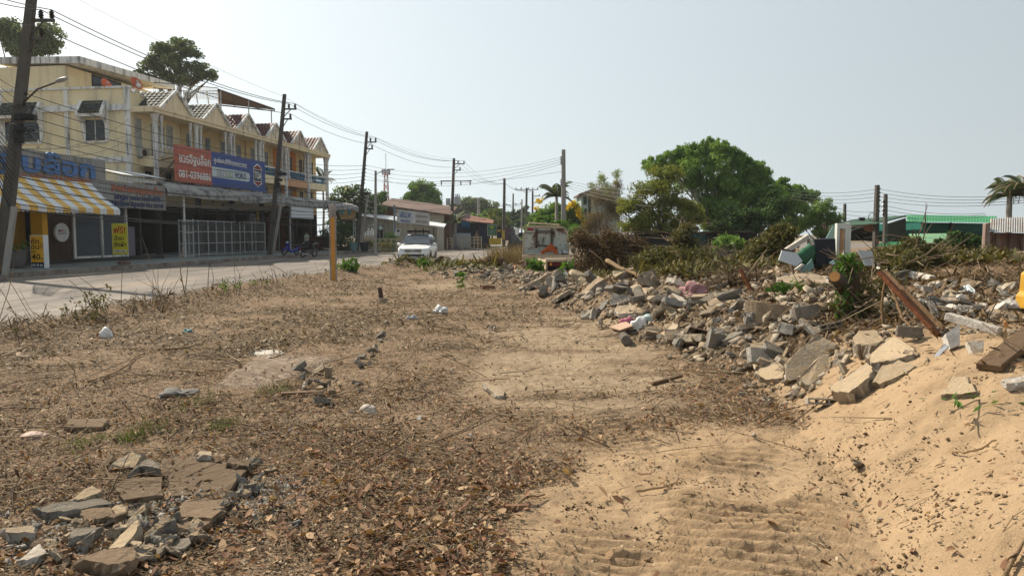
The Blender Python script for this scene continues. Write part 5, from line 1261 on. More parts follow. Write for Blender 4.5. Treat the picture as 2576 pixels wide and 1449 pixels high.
simple_pole('J', 1290, 605, 1291, 487, 150, .3, 'thin distant pole with bent crossarms over the tree line', None, [(.78, 1.6, [.5, 1.5]), (.76, -1.5, [-1.3])])
simple_pole('K', 1312, 605, 1313, 502, 130, .25, 'thin plain distant pole left of the double crossarm pole', m_pole_l)
simple_pole('M', 1204, 605, 1204, 498, 190, .7, 'pale broad far off pole on the domed tree hill', m_pole_l)
simple_pole('N', 2203, 600, 2207, 466, 46, .24, 'dark power pole carrying four lines left of the green warehouse')
simple_pole('O', 2227, 612, 2228, 489, 40, .17, 'slimmer pole right of the four line pole by the green warehouse')
simple_pole('P', 2125, 600, 2125.5, 513, 62, .2, 'short distant pole behind the feathery light green tree')
simple_pole('Q', 757, 600, 757, 500, 62, .01, 'q') if False else None
# small spool insulators up the low-voltage poles
for key, ts, dx in (('A', [.60, .565, .53, .495, .46], .19), ('C', [.72,.69,.66,.63,.60,.57], .17), ('G', [.93,.91,.89,.87,.72,.70,.68], -.17), ('N', [.95,.9,.85,.8,.72,.66], .16), ('O', [.9,.84,.78,.72], -.12)):
    for t in ts:
        p = on(key, t, dx) - POLES[key]['base']; MB().lathe([(.05,-.05),(.07,-.02),(.03,0),(.07,.02),(.05,.05)], p, 8).build('spool_insulator', m_ins, POLES[key]['e'])
# ---- high lines A-B-C-E-F
pa, pb, pc, pe = (POLES[k]['pts'] for k in 'ABCE')
hl = 'high voltage line on the upper insulators from pole to pole'
a_prev = [at(-40, 17, 22), at(-40, -8, 22), at(-40, 22, 22)]
prevs = {(0,0): at(-30, 1, 24), (0,1): at(-60, -22, 23), (1,0): at(-40, 34, 24)}
for k in ((0,0), (0,1), (1,0)):
    wire(prevs[k], pa[k], .05, .016, hl, 'high lines'); wire(pa[k], pb[k], .55, .02, hl, 'high lines'); wire(pb[k], pc[k], .35, .016, hl, 'high lines'); wire(pc[k], pe[k], .7, .016, hl, 'high lines')
    wire(pe[k], on('F', .93, .1*k[1]), .9, .016, hl, 'high lines'); wire(on('F', .93, .1*k[1]), on('H', .97, 1.0-k[1]*.7), .6, .016, hl, 'high lines')
sh = 'thin shield wire strung over the pole tops'
wire(on('A', .98), on('B', .985), .25, .008, sh, 'shield wires'); wire(on('B', .985), on('C', .985), .3, .008, sh, 'shield wires'); wire(on('C', .985), on('E', .99), .4, .008, sh, 'shield wires')
# low-voltage lines
lv = 'low voltage line on the spool insulators of the leaning poles'
for i, t in enumerate([.60, .565, .53, .495, .46]):
    wire(at(-30, 180+13*i, 25), on('A', t, .2), .05, .011, lv, 'low voltage lines')
    wire(on('A', t, .2), on('B', .60-.03*i, .15), .35+.05*i, .015, lv, 'low voltage lines')
    wire(on('B', .60-.03*i, .15), on('C', .72-.03*i, .15), .25+.03*i, .015, lv, 'low voltage lines')
    if i < 4: wire(on('C', .72-.03*i, .15), on('G', .93-.02*i, -.15), .9+.1*i, .011, 'service line crossing the road to the tall pale pole', 'service lines')
wire(on('C', .6, .15), on('G', .80, -.15), .6, .011, 'service line crossing the road to the tall pale pole', 'service lines')
# communication cables, low and thick
cl = 'sagging black communication cable along the shop fronts'
for i in range(12):
    t = .42-.018*i; r_ = random.choice((.014, .018, .026))
    wire(at(-30, 292+9*i, 25), on('A', t, .1), .1, r_, cl, 'communication cables')
    wire(on('A', t, .1), on('B', .44-.022*i, .1), .3+random.uniform(0,.5), r_, cl, 'communication cables')
    wire(on('B', .44-.022*i, .1), on('C', .50-.02*i, .1), .2+random.uniform(0,.4), r_, cl, 'communication cables')
    if i < 7: wire(on('C', .50-.02*i, .1), on('E', .52-.025*i, .1), .3+random.uniform(0,.5), r_, 'black communication cable past the flowering tree', 'communication cables')
    if i < 5: wire(on('E', .52-.03*i, .1), on('F', .62-.06*i, .1), .4+random.uniform(0,.4), r_, 'black communication cable above the market stalls', 'communication cables')
for (u0, v0, s0) in ((323, 300, 1.2), (323, 350, 1.2), (405, 300, 1.0)):
    s_, z_ = rowhit(u0, v0, s0); wire(on('A', .42, .1), rw(s_, s0, z_), .6, .01, 'thin house service drop from the leaning pole to the yellow house', 'house drops')
for i in range(3): wire(on('C', .48-.03*i, .1), on('D', .72-.08*i), .2, .01, 'short cable from the leaning pole to the slim lamp pole', 'short cables')
for i in range(4): wire(on('F', .75-.09*i), on('I', .7-.08*i), .8, .012, 'distant cable over the tree line', 'distant cables')
for i in range(4): wire(on('E', .6-.03*i), at(1480, 530+6*i, 110), .5, .012, 'distant cable over the tree line', 'distant cables')
for i in range(4): wire(on('G', .72-.02*i, .15), at(1640, 478+14*i, 44), .2, .011, 'line running right from the tall pale pole into the trees', 'right hand lines')
for i in range(4):
    wire(at(1990, 478+7.5*i, 58), on('N', .95-.05*i, .12), .25, .012, 'line from the four line pole across the sky', 'four line wires')
    wire(on('N', .95-.05*i, .12), at(2620, 488+6*i, 34), .3, .012, 'line from the four line pole across the sky', 'four line wires')
for i in range(3):
    wire(at(2080, 512+9*i, 58), on('N', .66-.06*i, .1), .3, .012, 'lower cable between the two poles by the warehouse', 'lower cables'); wire(on('O', .84-.06*i), at(2480, 537+4*i, 36), .2, .010, 'lower cable running over the warehouse roof', 'lower cables')
cb = empty('cable_bundle', on('N', .55), 0, 'looped cable coil and splice box on the four line pole', 'cables', 'cable bundles'); MB().cbox((-.9,0,.02),(.32,.2,.2)).build('splice_box', m_black, cb)
MB().tube([(-.28+.2*math.cos(t), 0, .15+.25*math.sin(t)) for t in np.linspace(0, 6.28, 17)], .02, 5).tube([(.2+.25*math.cos(t), .1, .3+.6*math.sin(t)) for t in np.linspace(0, 5, 17)], .012, 5).build('coil', m_tang, cb)
# ================================================================== MIDDLE DISTANCE BUILDINGS AND STALLS
m_tin = PM('tin_fence', (.34,.31,.26), .15, .8, .7, stain=(.22,.18,.13), stain_amt=.5, streak=True)
m_rroof = PM('brown_roof', (.14,.085,.065), .25, 1.5, .85, stain=(.07,.05,.04), stain_amt=.5)
m_brick = PM('brown_brick', (.12,.055,.04), .3, 5, .9); m_cwall = PM('cream_wall', (.60,.55,.45), .06, 1, .85, stain=(.42,.38,.31), stain_amt=.3, streak=True)
def prism_px(mb, pts, Y0, Y1):
    """vertical slab through the pixel outline at Y0, given real depth to Y1"""
    a = [at(u, v, Y0) for (u, v) in pts]; mb.prism([(p.x, p.z) for p in a], Y0, Y1)
def wthing(name, label, cat, x, y, z=0, group=None): return empty(name, (x, y, z), 0, label, cat, group)
class WB(MB):
    """mesh built in world coordinates, stored relative to the thing it belongs to"""
    def into(s, name, mats, par, **k):
        inv = par.matrix_basis.inverted() if par.parent is None else (par.parent.matrix_basis @ par.matrix_basis).inverted()
        s.v = [inv @ p for p in s.v]; return s.build(name, mats, par, **k)
def Z(v, Y): return at(0, v, Y).z
# ---- plastic shop building
Yb = 84
sb = wthing('plastic_shop', 'low cream and brick shop building with long brown roof behind the white car', 'shop', at(1050,600,Yb).x, Yb)
c0, c1 = at(955,600,Yb).x, at(1128,600,Yb).x
w_ = WB(); w_.box(c0, at(990,600,Yb).x, Yb, Yb+9, 0, Z(519,Yb)-.3); w_.into('brick_wall', m_brick, sb)
w_ = WB(); prism_px(w_, [(990,640),(1117,640),(1117,540),(990,524)], Yb-.02, Yb+9); w_.into('cream_wall', m_cwall, sb)
w_ = WB(); prism_px(w_, [(1117.4,640),(1130,640),(1130,543),(1117.4,541)], Yb, Yb+9); w_.into('brick_wall', m_brick, sb)
w_ = WB(); a = [at(952,515,Yb-.8), at(1134,540,Yb-.8)]; a0, a1 = a; w_.add([a0, a1, a1+Vector((0,10,1.2)), a0+Vector((0,10,1.2)), a0-Vector((0,0,.16)), a1-Vector((0,0,.16)), a1+Vector((0,10,1.0)), a0+Vector((0,10,1.0))], [(0,1,2,3),(4,7,6,5),(0,4,5,1),(1,5,6,2),(3,2,6,7),(0,3,7,4)]); w_.into('roof', m_rroof, sb)
tf = wthing('tin_fence', 'pale corrugated tin fence with a white top strip in front of the plastic shop', 'fence', at(1000,600,78).x, 78)
w_ = WB(); xa, xb = at(905,600,78).x, at(1100,600,78).x; n = int((xb-xa)/.16)
for k in range(n): x = xa + (xb-xa)*k/n; t = k/n; ztop = Z(543+ (568-543)*t, 78)-.1; w_.box(x, x+.13, 78-(.03 if k % 2 else 0), 78.05, 0, ztop)
w_.into('sheeting', m_tin, tf); w_ = WB(); w_.add([at(905,541,77.6), at(1118,571,77.6), at(1118,571,77.6)+Vector((0,2.2,.35)), at(905,541,77.6)+Vector((0,2.2,.35)), at(905,543.5,77.6), at(1118,574,77.6)], [(0,1,2,3),(0,4,5,1)]); w_.into('top_strip', m_white, tf)
for u in (1045, 1064, 1089): w_ = WB(); w_.box(at(u,600,77.7).x, at(u+3,600,77.7).x, 77.6, 77.75, 0, Z(575,77.7)); w_.into('post', m_brown, tf)
ms = wthing('shop_sign', 'long white sign with blue outlined Thai letters above the tin fence', 'sign', at(1000,600,77).x, 77, Z(558,77))
S0, S1, S2 = at(998,538,77), at(1044,552,77), at(1078,552,77)
w_ = WB(); prism_px(w_, [(998.5,527),(1043.6,532.5),(1043.6,564),(998.5,560)], 77, 77.08); w_.into('white_panel', PM('sign_white', (.60,.61,.62), .04, 2), ms)
w_ = WB(); prism_px(w_, [(1044,532.5),(1080,537),(1080,569),(1044,564.3)], 77, 77.08); w_.into('pale_panel', PM('sign_pale', (.50,.49,.47), .06, 2), ms)
k77 = mpp(77)
m_sgn = PM('sign_blue', (.05,.12,.38), .05, 2); m_sgr = PM('sign_faded', (.33,.22,.18), .1, 2)
def onpx(t, u, v, Y, wpx, hpx, mat, par, tilt=.1, **k):
    p = at(u, v, Y); o = par.matrix_basis.translation; return lettering(t, mat, par, (p.x-o.x, Y-o.y, p.z-o.z), wpx*mpp(Y), hpx*mpp(Y), 0, tilt=tilt, **k)
onpx('เอ็ม.พี.', 1021, 540.5, 76.97, 30, 13, m_sgn, ms, bold=.02); onpx('พลาสติก', 1020, 556, 76.97, 24, 7, m_sgn, ms, bold=.015)
onpx('รับผลิตถุงพลาสติก', 1061, 545, 76.97, 28, 8, m_sgr, ms, bold=.01); onpx('ถุงร้อน ถุงหูหิ้ว', 1061, 558, 76.97, 30, 8, m_sgr, ms, bold=.01)
for (u, lab, v0, v1) in ((993, 'blue grey steel pole holding the plastic shop sign', 516, 622),):
    p0 = at(u, v1, 76.6); e = empty('sign_pole', (p0.x, 76.6, .2), 0, lab, 'pole'); MB().tube([(0,0,0),(0,0,Z(v0,76.6)-.2)], .09, 8).build('tube', PM('blue_grey_steel', (.16,.22,.27), .1), e); MB().bar((0,0,Z(540,76.6)-.2),(-.6,.2,Z(543,76.6)-.2),.05).build('bracket', m_rust, e)
bs = wthing('black_banner', 'upright black banner with round white emblem beside the slim lamp pole', 'banner', at(957,600,75).x, 75, .3); w_ = WB()
w_.prism([(at(950,567,75).x, Z(567,75)),(at(964.5,567,75).x, Z(567,75)),(at(962,604,75).x, Z(604,75)),(at(948,604,75).x, Z(604,75))], 75.01, 75.05); w_.into('cloth', PM('banner_black', (.022,.025,.03), .2), bs)
p = at(957.5,573.5,74.97)-Vector(bs.location); mb = MB(); mb.lathe([(.02,-.02),(.22,-.02),(.22,0),(.02,0)], p, 18, 'Y'); mb.build('emblem', PM('emblem_pale', (.45,.52,.50), .1), bs); onpx('ร้านกาแฟ', 955.5, 591, 74.97, 16, 5, m_grey, bs, tilt=R(80))
w2 = wthing('white_sign', 'small tilted white notice with dark emblem on the low railing', 'sign', at(1002,600,72).x, 72, .8); w_ = WB(); w_.prism([(at(u,v,72).x, at(u,v,72).z) for (u, v) in ((993,592),(1005,593),(1008.5,577),(996,575.5))], 72, 72.04); w_.into('board', m_white, w2)
p = at(1002,581.5,71.97)-Vector(w2.location); mb = MB(); mb.lathe([(.01,-.02),(.12,-.02),(.12,0),(.01,0)], p, 12, 'Y')
for t in np.linspace(0, math.pi, 7): mb.bar(p+Vector((0,-.01,0)), p+Vector((.2*math.cos(t), -.01, .2*math.sin(t))), .03)
mb.build('emblem', m_black, w2); onpx('ประกาศ', 1001, 587.5, 71.97, 8, 2.6, m_black, w2, tilt=.08, bold=.02)
# low railings
m_yrail = PM('cream_rail', (.46,.40,.27), .1, 2)
def railing(label, u0, u1, v0, v1, Y, posts, rows=2, group='low railings'):
    e = wthing('low_railing', label, 'railing', at(u0,600,Y).x, Y, 0, group); w_ = WB(); x0, x1 = at(u0,600,Y).x, at(u1,600,Y).x
    for r in range(rows): z = Z(v0+(v1-v0)*r/max(rows-.6,1), Y); w_.box(x0, x1, Y, Y+.07, z-.05, z+.05)
    w_.into('rail', m_yrail, e)
    for k in range(posts): x = x0+(x1-x0)*k/(posts-1); w_ = WB(); w_.box(x-.06, x+.06, Y-.03, Y+.1, .1, Z(v0-2, Y)); w_.into('post', m_yrail, e)
railing('cream low railing behind the kerb left of the white car', 912, 1012, 602, 618, 74, 8)
railing('cream low railing right of the white car below the stall', 1125, 1160, 600, 616, 84, 4, 3)
railing('pale gate like railing in front of the blue tarpaulin stall', 1165, 1211, 597, 615, 86, 6, 3)
# planter pots by pole C, bin, ramp
for (u, v, Y, r, c, lab) in ((890, 628, 66, .38, (.16,.26,.27), 'pale teal pot beside the leaning pole strut'), (917, 632, 66, .42, (.02,.022,.025), 'black plastic tub right of the leaning pole')):
    p = at(u, v, Y); e = empty('plant_pot', (p.x, Y, .22), 0, lab, 'pot', 'pots by the pole'); MB().lathe([(r*.7,0),(r,.75),(r*1.08,.76),(r*1.08,.82),(r*.9,.82),(r*.85,.7)], (0,0,0), 16).build('tub', PM('tub_plastic', c, .1), e)
# flower bed behind pole C
fb = wthing('brick_planter', 'low brown brick planter edge behind the leaning pole', 'planter', at(860,600,70).x, 70); w_ = WB(); w_.box(at(826,600,70).x, at(900,600,70).x, 70, 70.3, .2, .62); w_.into('kerbing', m_brick, fb)
brush('yellow green weeds in the planter behind the leaning pole', 72, [(850,606,30,10),(890,612,26,9),(930,612,24,9),(970,615,30,8)], L_wilt, 2500, .18, 20, name='weed_patch', cat='weeds', group='weed patches')
brush('dark green bush by the porch of the end shophouse', 70, [(822,590,18,26),(845,585,20,30),(870,580,24,34)], L_dark, 4500, .2, 20, name='shrub', cat='shrub', group='shrubs by the shop row')
brush('bush growing along the tin fence behind the railing', 76, [(985,596,22,12),(950,605,20,9),(1090,600,8,12)], L_mid, 1800, .18, 16, name='shrub', cat='shrub', group='shrubs by the shop row')
# hanging decorated canopy with cloth panels at the end of the canopy
dc = wthing('printed_cloth', 'tan and teal printed cloth hanging under the end of the street canopy', 'cloth', at(875,540,69).x, 69, Z(545,69)); 
P4 = [at(849,526,69), at(894,529,69), at(894,554,69), at(858,552,69)]
w_ = WB(); w_.prism([(p.x, p.z) for p in P4][::-1], 69, 69.04); w_.into('cloth', PM('cloth_tan', (.40,.24,.10), .3, 2.5), dc)
for (ua, ub) in ((851, 868), (872, 885)): w_ = WB(); a, b, c = at(ua, 528, 68.96), at(ub, 529, 68.96), at((ua+ub)/2, 543, 68.96); w_.prism([(a.x,a.z),(c.x,c.z),(b.x,b.z)], 68.96, 68.99); w_.into('teal_motif', PM('cloth_teal', (.05,.20,.21), .2), dc)
MB().tube([(at(889,554,69).x-dc.location.x,0,-.1),(at(889,625,69).x-dc.location.x,0,.2-dc.location.z)], .035, 6).build('post', m_grey, dc)
wb = row_thing('blank_board', 64.9, -2.75, 2.95, 'blank white board hanging under the street canopy', 'board'); s0, z0 = rowhit(733, 523, -2.75); s1, z1 = rowhit(789, 551, -2.75)
MB().box(s0-64.9, s1-64.9, 0, .06, z1-2.95, z0-2.95+.12).build('panel', PM('blank_white', (.66,.70,.74), .03, 2), wb); MB().box(s0-64.9-.03, s1-64.9+.03, .06, .1, z1-2.98, z0-2.8).build('frame', m_grey, wb)
# cafe front with doors behind the board
cf = row_thing('cafe_front', 62.8, 1.0, .3, 'dark glazed cafe front with brown pillars behind the motorbikes', 'shopfront')
MB().box(.1, 8.8, .2, .3, 0, 3.6).build('glazing', m_glass, cf)
for x in (3.4, 5.9): MB().box(x, x+.5, -.4, .2, 0, 3.6).build('pillar', PM('brown_orange_pillar', (.20,.07,.025), .2), cf)
d_ = MB()
for x in (4.1, 4.75, 5.4): d_.box(x, x+.07, .1, .2, 0, 2.6)
d_.box(4.1, 5.47, .1, .2, 2.6, 2.7); d_.box(1.0, 1.06, .1, .2, 0, 2.8); d_.box(2.4, 2.46, .1, .2, 0, 2.8); d_.box(1.0,2.46,.1,.2,2.8,2.86); d_.build('door_frame', m_column, cf)
MB().lathe([(.02,-.02),(.28,-.02),(.28,0),(.02,0)], (4.45,.09,2.1), 16, 'Y').build('round_sticker', m_grey, cf)
MB().box(1.3,1.9,.12,.17,2.3,3.1).box(1.3,1.9,.12,.17,3.15,3.5).build('yellow_poster', PM('poster_yellow', (.45,.28,.02), .1), cf)
# person by the cafe door
def small_person(u, v, Y, label):
    p = at(u, v, Y); p.z = .3; e = empty('person', p, R(-35), label, 'person')
    J = {'pel': (0,0,.92), 'chest': (0,.02,1.25), 'neck': (0,.01,1.42), 'head': (0,-.02,1.60), 'crown': (0,0,1.70), 'lsh': (.18,.01,1.37), 'lel': (.25,-.06,1.10), 'lha': (.14,-.26,1.02), 'rsh': (-.18,.01,1.37), 'rel': (-.24,.02,1.10), 'rha': (-.22,-.12,.88), 'lhi': (.10,0,.88), 'lkn': (.12,-.05,.48), 'lan': (.12,.02,.07), 'lto': (.13,-.14,.03), 'rhi': (-.10,0,.88), 'rkn': (-.12,-.02,.48), 'ran': (-.13,.05,.07), 'rto': (-.14,-.11,.03)}
    rad = dict(pel=.14, chest=.15, neck=.055, head=.10, crown=.085, lsh=.07, lel=.045, lha=.035, rsh=.07, rel=.045, rha=.035, lhi=.09, lkn=.06, lan=.04, lto=.035, rhi=.09, rkn=.06, ran=.04, rto=.035)
    ed = [('pel','chest'),('chest','neck'),('neck','head'),('head','crown'),('chest','lsh'),('lsh','lel'),('lel','lha'),('chest','rsh'),('rsh','rel'),('rel','rha'),('pel','lhi'),('lhi','lkn'),('lkn','lan'),('lan','lto'),('pel','rhi'),('rhi','rkn'),('rkn','ran'),('ran','rto')]
    ks = list(J); me = bpy.data.meshes.new('body'); me.from_pydata([J[k] for k in ks], [(ks.index(a), ks.index(b)) for a, b in ed], [])
    o = link_mesh('body', me, PM('skin', (.28,.16,.10), .1, 4, .6), e); sk = o.modifiers.new('skin', 'SKIN'); 
    for i, k in enumerate(ks): me.skin_vertices[0].data[i].radius = (rad[k], rad[k]); me.skin_vertices[0].data[i].use_root = (k == 'pel')
    ss = o.modifiers.new('sub', 'SUBSURF'); ss.levels = 1; ss.render_levels = 2
    MB().lathe([(.17,.86),(.19,.95),(.17,1.15),(.20,1.33),(.15,1.42),(.07,1.45)], (0,0,0), 14).build('shirt', PM('pale_shirt', (.42,.46,.40), .08), e, smooth=True)
    for sx in (-1, 1): MB().tube([(sx*.10,0,.95),(sx*.12,-.03,.5),(sx*.125,.03,.1)], [.11,.08,.065], 10).build('trousers', PM('dark_trousers', (.03,.035,.04), .1), e, smooth=True); MB().tube([(sx*.17,.01,1.39),(sx*.23,-.02,1.20)], [.085,.075], 8).build('sleeve', PM('pale_shirt_sleeve', (.42,.46,.40), .08), e, smooth=True)
    MB().lathe([(.115,1.60),(.12,1.66),(.09,1.74),(.02,1.77)], (0,.015,0), 12).build('hair', PM('hair', (.015,.012,.010), .2), e, smooth=True)
small_person(772, 640, 62, 'person in a pale shirt standing at the cafe door behind the motorbikes')
# ---- blue tarpaulin stall, notice board, yellow box
Ys = 92
st = wthing('market_stall', 'dark open stall with blue tarpaulin and rusty tin roof beside the yard', 'stall', at(1190,600,Ys).x, Ys)
w_ = WB(); w_.box(at(1124,600,Ys).x, at(1232,600,Ys).x, Ys+2.5, Ys+2.7, 0, Z(560,Ys)); w_.box(at(1200,600,Ys).x, at(1232,600,Ys).x, Ys, Ys+.2, .1, Z(563,Ys)); w_.into('back_wall', PM('navy_tarp', (.012,.022,.055), .3, 1), st)
w_ = WB(); a, b = at(1150,553,Ys-.8), at(1240,562,Ys-.8); w_.add([a, b, b+Vector((0,4,.5)), a+Vector((0,4,.9)), a-Vector((0,0,.1)), b-Vector((0,0,.1)), b+Vector((0,4,.4)), a+Vector((0,4,.8))], [(0,1,2,3),(7,6,5,4),(0,4,5,1),(1,5,6,2),(3,2,6,7),(0,3,7,4)]); w_.into('tin_roof', PM('rusty_tin', (.22,.10,.065), .3, 1.5), st)
w_ = WB()
for k in range(5): u = 1160+4.2*k; w_.add([at(u,556+k*.4,Ys-1), at(u+4.6,556.5+k*.4,Ys-1), at(u+4.2,578-(k % 3)*4,Ys-1.1), at(u+.6,580-((k+1) % 3)*5,Ys-1.0)], [(0,1,2,3)])
w_.into('blue_tarpaulin', PM('blue_tarp', (.03,.13,.24), .2, 2), st, recalc=False)
w_ = WB(); w_.box(at(1122,600,Ys-3).x, at(1184,600,Ys-3).x, Ys-3, Ys-2.8, .2, Z(587,Ys-3)); w_.into('white_counter', PM('counter_white', (.42,.47,.50), .08, 1), st)
for u in (1165, 1205): w_ = WB(); w_.box(at(u,600,Ys-.7).x, at(u+1.5,600,Ys-.7).x, Ys-.7, Ys-.6, 0, Z(557,Ys-.7)); w_.into('post', m_rust, st)
for k in range(5):
    u = 1150+6.5*k; p = at(u, 552, Ys-.5); e = empty('pink_flag', p, 0, 'pale pink pointed cloth flags on the stall roof', 'flag', 'pink flags on the stall roof'); MB().add([(0,0,0),(.28,.02,.05),(.36,.0,.45),(.30,0,.95-.1*(k % 2)),(.05,.03,.45)], [(0,1,2,3,4)]).build('cloth', PM('pink_cloth', (.55,.36,.45), .1), e, recalc=False); MB().tube([(0,0,-.1),(.2,.01,.9)], .015, 5).build('stick', m_rust, e)
nb = wthing('notice_board', 'green notice board with yellow heading and white border on the stall front', 'notice board', at(1237,600,Ys-2).x, Ys-2, 1.6); w_ = WB(); prism_px(w_, [(1226,566),(1249,566),(1249,594),(1226,594)], Ys-2, Ys-1.9); w_.into('border', PM('board_border', (.45,.50,.45), .05), nb)
w_ = WB(); prism_px(w_, [(1227.3,567.3),(1247.7,567.3),(1247.7,592),(1227.3,592)], Ys-2.03, Ys-2.005); w_.into('green_face', PM('board_green', (.02,.15,.06), .1), nb)
w_ = WB(); prism_px(w_, [(1231,571),(1237.5,568.5),(1244,571),(1237.5,576)], Ys-2.06, Ys-2.035); w_.into('yellow_heading', PM('heading_yellow', (.40,.42,.06), .1), nb)
for k in range(5): onpx('ประกาศตลาดนัด', 1237.5, 579+2.5*k, Ys-2.06, 15, 1.6, m_column, nb, tilt=0)
for u in (1227, 1247): w_ = WB(); w_.box(at(u,600,Ys-1.95).x, at(u+1,600,Ys-1.95).x, Ys-1.9, Ys-1.8, 0, Z(594,Ys)); w_.into('leg', m_rust, nb)
yb = wthing('yellow_stand', 'yellow fronted food stand below the green notice board', 'stand', at(1245,600,Ys-3).x, Ys-3, .2); w_ = WB(); prism_px(w_, [(1230,600),(1260,600),(1260,616),(1230,616)], Ys-3, Ys-1.5); w_.into('front', PM('stand_yellow', (.50,.33,.03), .15, 2), yb); w_ = WB(); prism_px(w_, [(1250,570),(1262,570),(1262,599.5),(1250,599.5)], Ys-2.5, Ys-1.5); w_.into('cabinet', m_black, yb)
w_ = WB(); prism_px(w_, [(1251,578),(1260,578),(1260,583),(1251,583)], Ys-2.6, Ys-2.55); w_.into('yellow_label', PM('label_yellow', (.5,.3,.03), .1), yb)
gs = wthing('garden_statue', 'small brown spirit house shaped ornament behind the pale railing', 'ornament', at(1200,600,88).x, 88, .2); w_ = WB(); c = at(1200,606,88); mb = WB(); mb.lathe([(.35,0),(.4,.3),(.2,.5),(.45,.9),(.3,1.1),(.2,1.4),(.06,1.9),(.01,2.2)], (c.x,88,.2), 10); mb.into('figure', PM('terracotta', (.18,.085,.05), .2), gs)
pf = wthing('purple_screen', 'dull purple cloth screen right of the yellow footed pole', 'screen', at(1278,600,96).x, 96); w_ = WB(); prism_px(w_, [(1270,572),(1288,573),(1288,605),(1270,605)], 96, 96.1); w_.into('cloth', PM('purple_cloth', (.10,.055,.06), .2), pf)
dv = wthing('dark_van', 'dark blue parked vehicle half hidden left of the wreck', 'van', at(1305,600,60).x, 60, 0)
mb = MB(); mb.prism([(-.85,.35),(.85,.35),(.88,1.0),(.72,1.75),(.5,1.9),(-.5,1.9),(-.72,1.75),(-.88,1.0)], 0, 3.6); mb.build('body', PM('van_navy', (.015,.02,.035), .1, 2, .3), dv, bevel=.05); MB().add([(-.7,-.01,1.1),(.7,-.01,1.1),(.58,-.01,1.7),(-.58,-.01,1.7)], [(0,1,2,3)]).build('rear_window', m_wind, dv, recalc=False)
for sx in (-.75, .75): MB().lathe([(.1,-.1),(.34,-.1),(.34,.1),(.1,.1)], (sx,.8,.34), 14, 'X').build('wheel', m_tyre, dv)
# ---- yellow foot on pole F
yf = MB(); p = POLES['F']; 
yo = yf.cbox((0,0,1.6),(.56,.56,1.2)).build('painted_foot', PM('foot_yellow', (.48,.33,.05), .2, 4), p['e'])
# ---- radio mast far behind
rm = wthing('radio_mast', 'red and white lattice radio mast with antennas on the hazy skyline', 'mast', at(973,600,300).x, 300); k = mpp(300)
m_rw = (PM('mast_red', (.42,.13,.10), .1), PM('mast_white', (.6,.6,.6), .05)); zt = Z(430,300)
for seg in range(9):
    z0_, z1_ = 4+(zt-4)*seg/9, 4+(zt-4)*(seg+1)/9; w0_, w1_ = 1.25*(1-.06*seg), 1.25*(1-.06*(seg+1)); mb = MB()
    for (sx, sy) in ((-1,-1),(1,-1),(1,1),(-1,1)): mb.bar((sx*w0_,sy*w0_,z0_),(sx*w1_,sy*w1_,z1_),.22)
    for (sx) in (-1, 1): mb.bar((sx*w0_,-w0_,z0_),(-sx*w1_,-w1_,z1_),.14); mb.bar((sx*w0_,w0_,z0_),(-sx*w1_,w1_,z1_),.14); mb.bar((sx*w0_,-w0_,z0_),(sx*w1_,w1_,z1_),.14)
    mb.bar((-w0_,-w0_,z0_),(w0_,-w0_,z0_),.14); mb.build('lattice', m_rw[seg % 2], rm)
mb = MB()
for a in np.linspace(0, 6.283, 8)[:-1]: mb.cbox((1.5*math.cos(a),1.5*math.sin(a),zt-.5),(.5,.5,2.2))
mb.build('antenna', m_grey, rm); MB().tube([(0,0,zt),(0,0,zt+7)], .12, 5).build('rod', m_grey, rm)
# ---- pale block of flats behind the golden shower tree
ap = wthing('apartment_house', 'hazy pale green house with roof terrace behind the tan thicket', 'house', at(1490,600,95).x, 95)
w_ = WB(); prism_px(w_, [(1462,620),(1560,620),(1560,478),(1540,470),(1462,486)], 95, 105); w_.into('wall', PM('pale_green_wall', (.34,.40,.35), .06, 1), ap)
w_ = WB(); a, b = at(1456,488,94), at(1500,472,94); w_.add([a, b, b+Vector((0,8,0)), a+Vector((0,8,0)), a-Vector((0,0,.25)), b-Vector((0,0,.25)), b+Vector((0,8,-.25)), a+Vector((0,8,-.25))], [(0,1,2,3),(7,6,5,4),(0,4,5,1),(1,5,6,2),(3,2,6,7),(0,3,7,4)]); w_.into('roof_slab', m_rroof, ap)
for (u0, u1, v0, v1) in ((1468,1476,495,515),(1480,1487,495,540),(1468,1476,525,545)): w_ = WB(); prism_px(w_, [(u0,v1),(u1,v1),(u1,v0),(u0,v0)], 94.9, 95); w_.into('window', m_glass, ap)
w_ = WB()
for k in range(12): x0 = at(1478+7*k, 476, 95).x; w_.box(x0, x0+.06, 95, 95.06, Z(474,95), Z(462,95))
w_.box(at(1478,0,95).x, at(1560,0,95).x, 95, 95.06, Z(463,95), Z(462,95)); w_.into('terrace_rail', m_grey, ap)
# ---- house roofs and teal board behind the picket fence
bt = wthing('teal_panel', 'dark teal metal panel standing behind the wilted heap', 'panel', at(1742,600,30).x, 30); 
w_ = WB(); prism_px(w_, [(1712,620),(1775,622),(1775,590),(1712,588)], 31, 31.1); w_.into('sheet', PM('teal_sheet', (.02,.05,.055), .2, 1.5, .5), bt); w_ = WB(); prism_px(w_, [(1714,628),(1774,628),(1774,622.5),(1714,621)], 31, 31.2); w_.into('sill', m_white, bt)
sh = wthing('dark_shed', 'black shed block, the dark under the trees put into its colour, behind the picket fence', 'shed', at(1850,600,36).x, 36); w_ = WB(); prism_px(w_, [(1600,650),(1905,650),(1905,582),(1600,590)], 37, 40); w_.into('wall', m_black, sh); w_ = WB(); w_.box(at(1598,0,36.8).x, at(1908,0,37).x, 36.8, 40.4, Z(586,37), Z(583,37)); w_.into('roof', m_rust, sh)  # solid black wall stands in for the dark gap under the trees
m_wht = PM('pale_wall_patch', (.5,.5,.47), .1)
